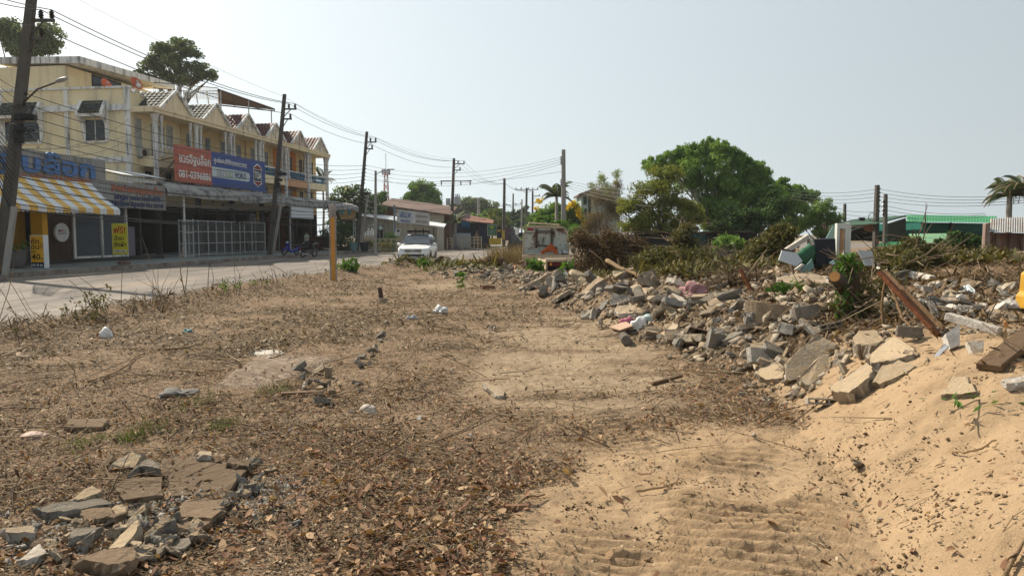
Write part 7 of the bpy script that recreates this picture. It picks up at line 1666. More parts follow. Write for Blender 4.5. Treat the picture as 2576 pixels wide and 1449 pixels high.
# ---- beams, planks, branches
def beam(label, a, b, la, lb, w, h, mat, name='timber', cat='timber', group=None):
    A1 = gp(*a) + Vector((0,0,la)); 
    B1 = at(b[0], b[1], gp(*a).y + lb); mb = MB(); o0 = A1; d = B1-A1; mb.bar((0,0,0), d, w, h); o = mb.build(name, mat, None, bevel=.006); o.location = A1; return tag(o, label, cat, group)
beam('long rusty steel beam standing slantwise out of the heap', (2362,845), (2212,684), 0, .7, .05, .045, m_rbeam, 'rusty_beam', 'beam')
beam('dark flange plate along the rusty steel beam', (2372,838), (2222,684), .03, .72, .014, .07, m_timber, 'steel_flange', 'beam')
beam('weathered brown plank lying up the right sand slope', (2486,935), (2620,818), .03, .6, .16, .05, m_timber, 'plank', 'plank'); beam('dark plank under the weathered brown one', (2500,925), (2620,835), .0, .6, .10, .05, m_rust, 'plank', 'plank')
beam('long white painted beam lying over the right rubble', (2515,843), (2382,795), .03, .35, .10, .07, m_wpl, 'white_beam', 'beam'); beam('long grey white timber in front of the dark brush', (2346,706), (2205,668), .02, 1.6, .10, .10, m_wpl, 'white_beam', 'beam')
beam('thin white pole lying across the brown brush', (2380,672), (2270,692), .02, -.5, .04, .04, m_wpl, 'pole', 'pole'); beam('orange wooden stake in the sand right of the white beam', (2540,838), (2527,808), 0, .02, .03, .03, PM('orange_wood', (.5,.24,.08), .1, 4), 'stake', 'stake')
beam('short upright brown post in the rubble behind the square slab', (1562,700), (1555,650), 0, .1, .05, .05, m_timber, 'stake', 'stake'); beam('rusty angle bar rising left of the green weeds', (1895,740), (1862,678), 0, .2, .05, .05, m_rbeam, 'stake', 'stake')
beam('brown plank lying in the rubble near the wreck', (1424,705), (1480,690), .05, .3, .06, .04, m_timber, 'plank', 'plank'); beam('rotten log end left of the wreck bed', (1308,668), (1330,655), .1, .3, .22, .18, m_timber, 'plank', 'plank'); beam('reddish strip of wood in the small pile by the brick paving', (708,1002), (812,985), .05, .15, .08, .02, m_brk, 'plank', 'plank'); beam('grey plank lying below the heap front', (1640,970), (1715,945), .02, .2, .05, .03, m_timber, 'plank', 'plank')
m_log = rub('pale_log', (.36,.245,.13), (.22,.15,.09)); m_root = rub('root_bark', (.20,.125,.065), (.12,.08,.045)); m_cutlog = rub('fresh_cut_wood', (.50,.26,.10), (.28,.13,.05), amt=.3)
def branch(label, pts, r0, r1, lift=.03, mat=m_log, name='branch', cat='branch', group='cut branches', dy=None):
    W = []
    for i, q in enumerate(pts):
        if len(q) > 2: W.append(at(q[0], q[1], q[2]))
        else: W.append(gp(q[0], q[1]) + Vector((0,0,lift)))
    o0 = W[0].copy(); W = [w-o0 for w in W]; ext = []
    for i in range(len(W)-1):
        for k in range(3): t = k/3; ext.append(W[i].lerp(W[i+1], t) + Vector((random.gauss(0,1),)*3)*.004)
    ext.append(W[-1]); n = len(ext); mb = MB(); mb.tube(ext, [r0+(r1-r0)*i/(n-1) for i in range(n)], 7); o = mb.build(name, mat, None, smooth=True); o.location = o0; return tag(o, label, cat, group)
y0 = gp(1620, 705).y
branch('pale peeled log lying over the rubble in front of the wreck', [(1527,655,y0+1.5),(1560,675,y0+.9),(1600,690,y0+.4),(1612,700,y0+.1),(1620,712,y0)], .052, .04)
y1 = gp(2095, 785).y
branch('long straight branch leaning from the tub rim to the rusty beam', [(2095,782,y1),(2140,752,y1+.3),(2180,720,y1+.5),(2216,692,y1+.6)], .030, .022)
y2 = gp(1862, 875).y; branch('thin branch slanting across the middle of the heap', [(1845,880,y2),(1920,840,y2+.5),(1975,805,y2+.9),(2028,780,y2+1.1)], .018, .012)
y3 = gp(2312, 860).y
branch('twisted root hanging beside the rusty beam', [(2228,700,y3+.9),(2222,735,y3+.8),(2218,775,y3+.75),(2226,835,y3+.7)], .010, .015, mat=m_root); branch('second twisted root under the rusty beam', [(2238,716,y3+.8),(2256,760,y3+.65),(2270,800,y3+.45),(2310,845,y3+.1)], .016, .010, mat=m_root)
for (lab, pts, r) in (('curved brown branch lying on the leafy soil at left', [(395,885),(470,880),(505,868),(530,850)], .016), ('crooked pale branch lying on the soil at left', [(222,968),(285,945),(320,925),(338,905),(370,890)], .014), ('dark thin branch at the left picture edge', [(0,905),(40,890),(85,868)], .012), ('straight thin stick lying behind the brick paving', [(480,882),(590,880),(680,875)], .010), ('bent rod shaped branch hooped over the soil', [(980,990),(1030,978),(1050,958),(1036,946),(1015,952)], .009), ('thin stick on the soil track by the white bag', [(1120,770),(1190,772),(1270,770)], .010), ('thin stick lying in the sand near the lower right corner', [(2525,1470),(2550,1420),(2580,1370)], .010), ('curved stick on the sand slope at right', [(2385,1140),(2425,1150),(2470,1140),(2505,1120)], .008), ('dark root on the sand in the lower middle', [(1290,1290),(1320,1265),(1370,1255)], .010), ('dark stick half sunk in the ribbed sand', [(1600,1245),(1650,1240),(1700,1225)], .009), ('arched pale branch behind the reddish brown heap', [(1487,632,24),(1510,650,24),(1527,672,24)], .018)):
    branch(lab, pts, r, r*.6)
# cut stump with log face
sy = gp(2140, 800).y; st_ = empty('tree_stump', gp(2140, 800), 0, 'cut tree stump with an orange sawn face among hanging leaves', 'tree stump'); o = Vector(st_.location); P = lambda u, v, Y=sy: at(u, v, Y)-o
MB().tube([(0,0,-.1), P(2138,760), P(2135,710), P(2145,670)], [.17,.14,.12,.10], 12).build('trunk', rub('stump_bark', (.115,.085,.06), (.16,.12,.075)), st_, smooth=True)
a = P(2100,696,sy-.25); d = Vector((-.55,-.75,.25)).normalized(); MB().tube([P(2132,730), a-d*.05, a], [.10,.07,.062], 12).build('cut_limb', m_bark, st_, smooth=True); MB().tube([a+d*.001, a+d*.012], [.060,.058], 14).build('sawn_face', m_cutlog, st_)
brush('mango leaf branch sprouting over the cut tree stump', sy-.12, [(2128,655,30,18),(2112,678,18,16),(2150,668,24,18),(2138,642,18,10)], L_fresh, 330, .085, 14, name='leafy_branch', cat='branch', group='leafy branches', droop=.8, aspect=.35, tw_len=.5)
brush('hanging leafy vine shoots right of the cut tree stump', sy-.05, [(2230,700,36,30),(2180,730,50,34),(2260,660,30,20),(2130,760,50,22)], L_wilt, 900, .065, 40, name='leafy_branch', cat='branch', group='leafy branches', droop=.9, aspect=.4, tw_len=.6)
le = empty('log_end', gp(1572, 866), 0, 'short round log standing with its grey sawn end towards the camera', 'log'); k = mpp(le.location.y); MB().tube([(0,-.10,12.5*k),(0.03,.35,12.0*k)], [12.6*k,12*k], 16).build('log', m_bark, le); MB().tube([(0,-.112,12.5*k),(0,-.101,12.5*k)], [12*k,12.2*k], 16).build('sawn_face', rub('grey_sawn_wood', (.20,.185,.16), (.10,.09,.075)), le)
# curved tub rim
ty = gp(2010, 805).y; tr_ = empty('tub_rim', Vector((at(2015,800,ty).x, ty+.5, gp(2010,805).z-.14)), 0, 'curved tan concrete tub rim sticking out of the heap', 'tub'); mb = MB(); n = 20; vs = []
for k in range(n+1):
    t = math.pi*(1.08+.84*k/n)
    for (r, z) in ((.58,0),(.58,.30),(.545,.30),(.545,0)): vs.append((r*1.0*math.cos(t), r*.75*math.sin(t), z+.10*math.cos(t)*-.5))
fs = [(k*4+j, k*4+(j+1)%4, (k+1)*4+(j+1)%4, (k+1)*4+j) for k in range(n) for j in range(4)] + [(0,1,2,3),(n*4+3,n*4+2,n*4+1,n*4)]
mb.add(vs, fs); mb.build('rim', m_pave, tr_)
# broken pots on the mound
for (u, v, rpx, rz, lab) in ((1096,668,14,.5,'overturned woven looking tub on the mound right of the car'), (1116,662,15,-.3,'second broken tub half behind the overturned one')):
    p = gp(u, v); p.y += 0; e = empty('broken_tub', p, rz, lab, 'tub', 'broken tubs'); r = rpx*mpp(p.y); mb = MB(); vs = []; n = 18
    for k in range(n+1):
        t = -.15+ (math.pi+.3)*k/n
        for (rr, y) in ((r*1.0,-.3),(r*.92,.45),(r*.84,.45),(r*.92,-.3)): vs.append((rr*math.cos(t), y, rr*1.25*math.sin(t)))
    mb.add(vs, [(k*4+j, k*4+(j+1)%4, (k+1)*4+(j+1)%4, (k+1)*4+j) for k in range(n) for j in range(4)] + [(0,1,2,3),(n*4+3,n*4+2,n*4+1,n*4)]); mb.build('shell', rub('tub_clay', (.26,.20,.13), (.12,.09,.06)), e)
# ---- smashed furniture
gy_ = 13.5
def panel(label, pts, Y, th, mat, name='panel', cat='panel', lean=0.0, group=None):
    W = [at(u, v, Y) for (u, v) in pts]; c = sum(W, Vector())/len(W); zb = min(w.z for w in W); mb = MB()
    a = [Vector((w.x-c.x, (w.z-zb)*lean, w.z-c.z)) for w in W]; b = [p+Vector((0,th,0)) for p in a]; n = len(a); mb.add(a+b, [tuple(range(n)), tuple(range(2*n-1,n-1,-1))]+[(i,i+n,(i+1)%n+n,(i+1)%n) for i in range(n)])
    o = mb.build(name, mat, None); o.location = c; return tag(o, label, cat, group)
panel('dark blue black cabinet panel standing upright in the wreckage', G_([(520,875),(725,868),(737,1150),(545,1158)]), gy_, .35, PM('cabinet_dark', (.022,.027,.035), .3, 2, .6), 'cabinet_panel', 'cabinet')
panel('white board tilted over the smashed green cabinet', G_([(243,968),(465,828),(492,852),(300,985)]), gy_-.2, .12, m_wpl, 'white_board', 'board'); panel('short white board leaning right of the tilted one', G_([(470,850),(495,850),(520,925),(505,935)]), gy_-.25, .10, m_wpl, 'white_board', 'board')
panel('white enamel panel lying against the green tank', G_([(178,1080),(222,983),(360,1008),(412,1090),(340,1142)]), gy_-.5, .03, PM('enamel_white', (.55,.57,.58), .06, 3, .5), 'enamel_sheet', 'sheet', .3)
gt_ = empty('green_tank', at(2030,645,gy_+.1), 0, 'crumpled green plastic tank under the tilted white board', 'tank'); mb = MB(); mb.lathe([(.02,-.26),(.11,-.25),(.135,-.16),(.12,-.08),(.135,0),(.12,.08),(.135,.16),(.12,.25),(.02,.27)], (0,0,0), 16, 'X'); q = mb.build('tank', PM('green_plastic', (.025,.10,.045), .15, 3, .4), gt_, smooth=True); q.rotation_euler = (0, R(-32), R(15)); q.scale = (1.0,1,1.35)
panel('pale glass sheet standing behind the dark cabinet panel', G_([(635,865),(700,750),(728,760),(718,868)]), gy_+.5, .02, PM('glass_teal', (.22,.33,.31), .1, 3, .2), 'glass_sheet', 'glass', group='glass sheets'); panel('pale green glass shard leaning in front of the dark cabinet panel', G_([(375,1205),(520,1068),(530,1150),(450,1210)]), gy_-.6, .02, PM('glass_teal_b', (.16,.26,.22), .1, 3, .2), 'glass_sheet', 'glass', .4, 'glass sheets')
panel('pale grey sheet behind the sprouting stump', G_([(960,983),(1100,990),(1112,1130),(1020,1135)]), 11.5, .03, PM('sheet_pale', (.42,.45,.46), .08, 3, .5), 'pale_sheet', 'panel', .2)
panel('small turquoise white board beside the door frame foot', G_([(670,1105),(735,1068),(745,1110),(700,1125)]), gy_-.5, .03, PM('turquoise_white', (.45,.60,.56), .06, 3), 'small_board', 'board', .3); panel('white wedge board below the green glass shard', G_([(300,1195),(415,1115),(438,1125),(345,1205)]), gy_-.7, .06, m_wpl, 'white_board', 'board', .3)
df = empty('door_frame', at(2120,636,gy_+.3), 0, 'white painted door frame with split wooden slats standing upright', 'door frame'); o = Vector(df.location); P = lambda u, v: at(u, v, gy_+.3)-o
a, b = P(2104,640), P(2137,562); mb = MB(); mb.box(a.x, a.x+.05, 0, .10, a.z-.2, b.z); mb.box(b.x-.07, b.x, 0, .10, a.z-.2, b.z); mb.box(a.x+.05, b.x-.07, 0, .10, b.z-.10, b.z); mb.box(b.x, b.x+.04, .01, .2, a.z-.2, b.z+.005); mb.build('frame', PM('frame_white', (.62,.63,.58), .06, 4, .6, stain=(.40,.42,.36), stain_amt=.4), df)
for k in range(6): mb = MB(); x = a.x+.062+.018*k; mb.bar((x,.03,b.z-.12),(x-.012+.004*k,.05,a.z-.02+.01*k),.013,.02); mb.build('slat', PM('raw_pine', (.50,.31,.17), .15, 5) if k == 0 else bpy.data.materials['raw_pine'], df)
# ---- orange post, pipe stub, bags, cloths
def post():
    p = gp(839, 706); e = empty('orange_post', p, R(12), 'square concrete gate post with flaking orange paint on the lot edge', 'post'); h = at(839, 516, p.y).z - p.z; w = 21*mpp(p.y)/1.19
    MB().box(-w/2, w/2, -w/2, w/2, -.2, h).build('shaft', PM('post_cement', (.33,.30,.27), .15, 3, .9, .3, 25, stain=(.12,.11,.10), stain_amt=.5), e, bevel=.012)
    m, nt, b = new_mat('flaking_orange'); f = ramp(nt, [(.36, 0), (.39, 1)], noise(nt, wcoord(nt, True, (3,3,1.1)), 2.2, 5, .6)).outputs['Color']; nt.links.new(mixc(nt, f, (.44,.42,.39), (.55,.25,.035)), b.inputs['Base Color']); b.inputs['Roughness'].default_value = .8
    MB().box(-w*.27, w*.30, -w/2-.004, -w/2-.0005, .0, h*.835).build('orange_paint', m, e)
    mb = MB(); mb.lathe([(w*.2,h),(w*.15,h+.05),(.01,h+.06)], (w*.1,0,0), 6); mb.build('broken_cap', m_conc, e)
post()
p = gp(962, 762); e = empty('pipe_stub', p, 0, 'dark rusty pipe stub sticking slanting out of the soil', 'pipe'); d = at(955, 724, p.y)-p; MB().tube([(0,0,-.05), d], [.055,.05], 10).build('pipe', m_rust, e); MB().tube([d+Vector((0,0,.001)), d+Vector((0,0,.012))], [.04,.04], 10).build('bore', m_black, e); MB().cbox((.02,-.02,.05),(.16,.14,.14)).build('concrete_foot', m_slab, e, bevel=.02)
def blob(label, u, v, wpx, hpx, mat, name, cat, group=None, seed=1, wrinkle=.25, mats=None):
    p = gp(u, v); k = mpp(p.y); r = random.Random(seed); bm = bmesh.new(); bmesh.ops.create_icosphere(bm, subdivisions=4, radius=1)
    ax = [(Vector((r.gauss(0,1), r.gauss(0,1), r.gauss(0,1))), r.uniform(2, 7), r.uniform(0, 6)) for _ in range(9)]
    for v_ in bm.verts:
        s = sum(math.sin(a.dot(v_.co)*f*.7+ph)/(.6+f*.35) for a, f, ph in ax); v_.co *= 1+wrinkle*s*.55
        if v_.co.z < -.25: v_.co.z = -.25
    me = bpy.data.meshes.new(name); bm.to_mesh(me); bm.free(); o = link_mesh(name, me, mat, None, smooth=True); o.location = p + Vector((0, .1, .2*hpx*k)); o.scale = (wpx*k*.5, wpx*k*.36, hpx*k*.75); o.rotation_euler = (0, 0, r.uniform(-.4,.4)); return tag(o, label, cat, group)
blob('large white plastic bag near the left lot edge', 258, 852, 40, 24, m_plas, 'plastic_bag', 'plastic bag', 'white plastic bags', 3); blob('crumpled white plastic bag in the middle of the soil track', 1103, 790, 38, 18, m_plas, 'plastic_bag', 'plastic bag', 'white plastic bags', 5, .4); blob('pale plastic bag beside the small pile by the brick paving', 922, 1045, 40, 22, PM('bag_tan', (.50,.43,.35), .1, 6, .5), 'plastic_bag', 'plastic bag', 'white plastic bags', 6, .35)
blob('pale crumpled rag at the left picture edge', 40, 905, 44, 16, PM('rag_tan', (.42,.30,.19), .15, 5), 'rag', 'rag', None, 9, .4); blob('pinkish crumpled rag at the left among leaf litter', 70, 1108, 66, 16, PM('rag_pink', (.42,.31,.25), .15, 5), 'rag', 'rag', None, 12, .4); blob('small blue white rag on the soil track', 1033, 805, 24, 10, PM('rag_blue', (.30,.34,.40), .3, 12), 'rag', 'rag', None, 13, .5); blob('white rag on the mound left of the wreck', 1288, 660, 22, 16, m_plas, 'rag', 'rag', None, 14, .5); blob('small teal wrapper on the left soil', 463, 838, 20, 8, PM('wrapper_teal', (.10,.22,.24), .1, 6), 'wrapper', 'wrapper', None, 15, .5)
blob('bright blue plastic bag in the rubble left of the dark cloth', 1498, 725, 14, 15, PM('bag_blue', (.02,.16,.38), .2, 6, .4), 'plastic_bag', 'plastic bag', None, 21, .35)
m_strp, nt, b = new_mat('striped_cloth'); wv = ND(nt, 'ShaderNodeTexWave'); wv.inputs['Scale'].default_value = 2.4; wv.inputs['Distortion'].default_value = 6; wv.inputs['Detail'].default_value = 2; nt.links.new(wcoord(nt, True), wv.inputs['Vector']); nt.links.new(ramp(nt, [(.3, (.22,.15,.14)), (.5, (.46,.37,.31)), (.8, (.40,.10,.13))], wv.outputs['Fac']).outputs['Color'], b.inputs['Base Color']); b.inputs['Roughness'].default_value = .9
blob('heap of pink and grey striped cloth on the rubble', 1738, 748, 82, 34, m_strp, 'striped_cloth', 'cloth', None, 31, .45); blob('heap of dark grey cloth in the rubble', 1552, 735, 54, 32, PM('dark_cloth', (.06,.055,.06), .3, 5), 'dark_cloth', 'cloth', None, 33, .5); blob('pale tan rag left of the dark cloth heap', 1490, 752, 50, 18, PM('rag_pale', (.36,.29,.22), .2, 5), 'rag', 'rag', None, 34, .45)
blob('pale white plastic sack of the bag bundle', 1610, 830, 40, 26, m_plas, 'plastic_sack', 'sack', 'bundle of bags', 41, .3); blob('white and teal stuffed cushion on top of the bag bundle', 1632, 812, 34, 22, PM('cushion_white', (.62,.63,.60), .1, 9, .7, c2=(.30,.45,.44)), 'cushion', 'cushion', None, 42, .25); blob('deep pink cloth at the left of the bag bundle', 1585, 826, 34, 26, PM('pink_rag', (.42,.13,.20), .2, 6), 'pink_cloth', 'cloth', None, 43, .45); blob('dark cloth under the bag bundle', 1600, 842, 60, 10, PM('dark_rag', (.07,.055,.045), .3, 6), 'rag', 'rag', None, 44, .4)
blob('grey cloth sheet crumpled in the leaf litter', 440, 1000, 70, 16, PM('rag_grey', (.14,.13,.12), .3, 6), 'rag', 'rag', None, 51, .6); blob('white torn plastic strip behind the brick paving', 650, 892, 90, 4, PM('dull_strip', (.42,.38,.32), .2, 9), 'plastic_strip', 'plastic strip', None, 52, .5)
tb_ = empty('rusty_tin', gp(1752, 850), R(-20), 'crushed rusty brown tin box in the front of the heap', 'tin'); k = mpp(tb_.location.y); w = 52*k; mb = MB(); mb.add([(-w*.55,-.1,.02),(w*.3,-.14,-.02),(w*.5,.12,.05),(-w*.4,.2,.08),(-w*.3,-.06,w*.55),(w*.45,-.1,w*.42),(w*.6,.14,w*.36),(-w*.2,.2,w*.62)], [(3,2,1,0),(4,5,6,7),(1,2,6,5),(2,3,7,6),(3,0,4,7)]); mb.build('sheet', PM('tin_rust', (.10,.055,.03), .4, 5, .6), tb_, recalc=False)
# yellow machine arm at the right picture edge
ya = empty('excavator_arm', gp(2590, 790), 0, 'yellow painted machine part just entering at the right picture edge', 'excavator'); ya.location = gp(2590, 788); o = Vector(ya.location); Y = o.y; P = lambda u, v: at(u, v, Y)-o
mb = MB(); pts = [P(2574,778),(P(2650,792)),P(2650,640),P(2590,690),P(2586,735),P(2577,745)]; mb.prism([(p.x, p.z) for p in pts], -.03, .14); mb.build('bracket', PM('machine_yellow', (.50,.27,.025), .15, 5, .6, .1, 30, stain=(.20,.14,.08), stain_amt=.5, stain_sc=6), ya, bevel=.01)
MB().tube([P(2620,700)+Vector((0,-.05,0)), P(2620,700)+Vector((0,.17,0))], .03, 10).build('pin', m_rust, ya)
for (u, v, w, h_, lab) in ((15, 662, 36, 58, 'cement pot at the foot of the leaning pole'), (42, 668, 48, 46, 'round cement pot with lily leaves beside the lightbox sign'), (58, 655, 40, 50, 'tall cement pot behind the round one')):
    p = atz(u, v+14 if v < 665 else v+8, .25); k = mpp(p.y); e = empty('cement_pot', p, 0, lab, 'plant pot', 'cement pots by the laundry'); r = w*k*.5
    MB().lathe([(r*.6,0),(r*.95,h_*k*.5),(r,h_*k*.95),(r*1.1,h_*k),(r*.9,h_*k),(r*.8,h_*k*.8)], (0,0,0), 18).build('pot', m_pot, e, smooth=True)
    q = rng.normal(size=(60,3))*[r*.6,r*.6,.10]+[0,0,h_*k+.12]; v_, f_ = leaf_quads(q, .16, .7, .6); np_mesh('leaves', v_, f_, L_mid, e, attr={'lv': ('FACE', rng.uniform(0,1,60))})
# ================================================================== GROUND LITTER
c4 = [gp(515, 985), gp(640, 992), gp(890, 892), gp(640, 888)]; PVP = [(p.x, p.y) for p in c4]
def pave_mask(x, y):
    c = np.zeros(len(x), bool)
    for i in range(4):
        (x1, y1), (x2, y2) = PVP[i], PVP[(i+1) % 4]; c ^= ((y1 > y) != (y2 > y)) & (x < (x2-x1)*(y-y1)/(y2-y1+1e-9)+x1)
    return c
def polar(n, d0, d1, a0=-44, a1=44, pw=1.0):
    D = d0*(d1/d0)**(rng.uniform(0, 1, n)**pw); a = np.radians(rng.uniform(a0, a1, n)); return D*np.sin(a), D*np.cos(a)
def keep(x, y, kind):
    sr, sp, fade = masks(x, y); ok = sr > .12
    s = sand_mask(x, y); d = dust_mask(x, y)
    w = (1-.965*smooth01((s-.15)/.75))*(1-.88*smooth01((d-.12)/.55)); cl = fbm(x, y, 1.1, 3, 201)
    w = w*np.clip(.10+2.7*(cl-.27), .03, 1.2)*np.where(pave_mask(x, y), .22, 1)
    if kind == 'fine': w = (1-.88*smooth01((s-.1)/.85))*(1-.7*smooth01((d-.12)/.6))*np.clip(.15+2.4*(fbm(x, y, 2.2, 3, 205)-.28), .05, 1.2)
    if kind == 'leaf': w = w*(1 - .5*smooth01((sp-.3)/.8))
    return ok & (rng.uniform(0, 1, len(x)) < w)
def slope_frame(x, y):
    e = .05; h0 = H(x, y); gx_, gy_ = (H(x+e, y)-h0)/e, (H(x, y+e)-h0)/e; return h0, gx_, gy_
def leaves(name, label, n, d0, d1, s0, s1, mat, lvf, kind='leaf', curl=.35, asp=.42, a0=-44, a1=44, tilt=.25, lift=.012, filt=None):
    x, y = polar(n, d0, d1, a0, a1); k = keep(x, y, kind)
    if filt is not None: k &= filt(x, y)
    x, y = x[k], y[k]; n = len(x); h0, gx_, gy_ = slope_frame(x, y); h0 = h0 + track_ridge(x, y)
    az = rng.uniform(0, 6.283, n); L_ = rng.uniform(s0, s1, n)*np.clip((np.hypot(x, y)/7)**.35, .9, 2); w = L_*asp*rng.uniform(.7, 1.2, n)
    ta, tb = rng.normal(0, tilt, n), rng.normal(0, tilt, n)
    ux, uy = np.cos(az), np.sin(az); U = np.stack([ux, uy, gx_*ux+gy_*uy+ta], 1); V = np.stack([-uy, ux, -gx_*uy+gy_*ux+tb], 1)
    C = np.stack([x, y, h0+lift+np.abs(ta)*L_*.5+rng.uniform(0, .012, n)], 1); c = curl*w*rng.uniform(-.3, 1, n)
    Zv = np.zeros((n, 3)); Zv[:,2] = 1
    Lh, W = L_[:,None]*.5, w[:,None]*.5
    b, t = C-U*Lh, C+U*Lh + Zv*c[:,None]*.7
    l1, l2 = C-U*Lh*.45+V*W*.85+Zv*c[:,None], C+U*Lh*.35+V*W+Zv*c[:,None]; r1, r2 = C-U*Lh*.45-V*W*.85+Zv*c[:,None], C+U*Lh*.35-V*W+Zv*c[:,None]
    vs = np.stack([b, r1, r2, t, l2, l1], 1).reshape(-1, 3); i = np.arange(n)*6
    f = np.concatenate([np.stack([i, i+1, i+2, i+3], 1), np.stack([i, i+3, i+4, i+5], 1)]); lv = lvf(x, y, n)
    o = np_mesh(name, vs, f, mat, None, attr={'lv': ('FACE', np.r_[lv, lv])}); tag(o, label, kind='stuff'); return o
L_fine = LM('fine_crumb', [(.030,.019,.010),(.085,.053,.030),(.21,.14,.082),(.48,.37,.24),(.14,.065,.033)], trans=0)
L_lit = LM('litter_leaf', [(.045,.023,.012),(.13,.062,.033),(.25,.135,.072),(.44,.30,.17),(.23,.088,.042)], trans=.12)
L_chop = LM('chopped_leaf', [(.038,.028,.014),(.095,.068,.034),(.19,.135,.072),(.13,.080,.045),(.42,.34,.23)], trans=.12)
rnd01 = lambda x, y, n: np.clip(rng.uniform(0, 1, n)**1.1, 0, 1)
leaves('fine_litter', 'fine crushed leaf and soil crumbs over the near ground', 210000, 2.3, 13, .006, .022, L_fine, rnd01, kind='fine', asp=.6, tilt=.4, lift=.004)
leaves('leaf_litter', 'dry brown leaves scattered over the near ground', 30000, 2.3, 9, .018, .055, L_lit, rnd01, curl=.9, tilt=.4)
leaves('big_leaf_litter', 'larger curled red brown leaves on the near ground', 6000, 2.3, 7.5, .045, .095, L_lit, lambda x, y, n: rng.uniform(.15, .75, n), curl=.8, tilt=.3, filt=lambda x, y: (y < 5.8+rng.normal(0,.6,len(x))) & (x > -1.6+rng.normal(0,.4,len(x))))
leaves('chopped_litter', 'chopped olive and tan plant scraps over the cleared lot', 120000, 3.4, 30, .016, .05, L_chop, rnd01, asp=.26, tilt=.35)
leaves('far_litter', 'coarse plant scraps over the far part of the lot', 130000, 10, 42, .03, .08, L_chop, rnd01, asp=.3, tilt=.3, curl=.1)
leaves('heap_litter', 'twigs and leaf scraps strewn over the rubble field', 60000, 6, 34, .045, .13, L_dry, rnd01, kind='heap', asp=.2, tilt=.5, a0=4, a1=44, filt=lambda x, y: poly_sd(x, y, TOE) > .6+rng.normal(0,.2,len(x)))
leaves('brush_floor', 'brown cut brush covering the ground towards the trees', 90000, 12, 50, .06, .15, L_brush, rnd01, kind='heap', asp=.3, tilt=.6, a0=6, a1=46, lift=.08, filt=lambda x, y: (poly_sd(x, y, TOE) > 1.5) & (y > 13+4*fbm(x, y, .3, 2, 5)))
leaves('edge_litter', 'dry stalks piled along the road edge', 26000, 9, 40, .05, .13, L_dry, rnd01, kind='heap', asp=.12, tilt=.7, a0=-44, a1=2, lift=.03, filt=lambda x, y: (lambda s: (s > .2) & (s < 1.5))(poly_sd(x, y, NEAR)))
leaves('mound_litter', 'leafy scraps piled on the mounds by the car', 14000, 22, 40, .07, .18, L_wilt, rnd01, kind='heap', asp=.35, tilt=.6, a0=-14, a1=3, lift=.05, filt=lambda x, y: np.exp(-(((x+3.9)/2.9)**2 + ((y-35.6)/2.4)**2)) + np.exp(-(((x+1.6)/2.0)**2 + ((y-28.6)/2)**2)) > rng.uniform(.2, .9, len(x)))
def twigs(name, label, n, d0, d1, l0, l1, r, mat, a0=-44, a1=44, kind='leaf', tilt=.12, filt=None, lift=.01):
    x, y = polar(n, d0, d1, a0, a1); k = keep(x, y, kind)
    if filt is not None: k &= filt(x, y)
    x, y = x[k], y[k]; n = len(x); h0, gx_, gy_ = slope_frame(x, y); az = rng.uniform(0, 6.283, n); L_ = rng.uniform(l0, l1, n); rr = (r*rng.uniform(.5, 1.4, n)*np.clip((np.hypot(x, y)/8)**.5, .8, 2))[:,None]
    ux, uy = np.cos(az), np.sin(az); t = np.abs(rng.normal(0, tilt, n)); U = np.stack([ux, uy, gx_*ux+gy_*uy+t], 1); V = np.stack([-uy, ux, np.zeros(n)], 1); C = np.stack([x, y, h0+lift+t*L_*.5], 1); Zv = np.zeros((n, 3)); Zv[:,2] = 1
    bow = (rng.normal(0, .12, n)*L_)[:,None]; seg = []
    for (s, q) in ((-.5, 1.0), (0, .85), (.5, .5)):
        c = C+U*(L_*s)[:,None]+V*bow*(1-4*s*s); seg.append(np.stack([c+V*rr*q-Zv*rr*q*.5, c+Zv*rr*q, c-V*rr*q-Zv*rr*q*.5], 1))
    vs = np.stack(seg, 1).reshape(-1, 3); i = np.arange(n)*9; f = np.concatenate([np.stack([i+3*s_+a, i+3*s_+(a+1)%3, i+3*s_+3+(a+1)%3, i+3*s_+3+a], 1) for s_ in (0, 1) for a in (0, 1, 2)])
    o = np_mesh(name, vs, f, mat, None, attr={'lv': ('FACE', np.tile(rng.uniform(0, 1, n), 6))}); tag(o, label, kind='stuff')
L_twg = LM('twig', [(.045,.028,.016),(.11,.072,.04),(.22,.15,.085),(.33,.25,.155)], trans=0)
twigs('twig_litter', 'thin dry twigs lying over the near ground', 12000, 2.3, 12, .05, .22, .0028, L_twg)
twigs('stalk_litter', 'longer dry stalks lying over the lot', 4500, 5, 32, .2, .7, .005, L_twg, tilt=.2)
twigs('heap_sticks', 'sticks and roots poking out of the rubble field', 2600, 6, 30, .2, .8, .006, L_twg, 4, 44, 'heap', .22, lambda x, y: poly_sd(x, y, TOE) > .5)
twigs('edge_stems', 'broken upright weed stems along the road edge', 1100, 9, 34, .25, .8, .006, L_twg, -44, 0, 'heap', 1.6, lambda x, y: (lambda s: (s > .05) & (s < .9))(poly_sd(x, y, NEAR)))
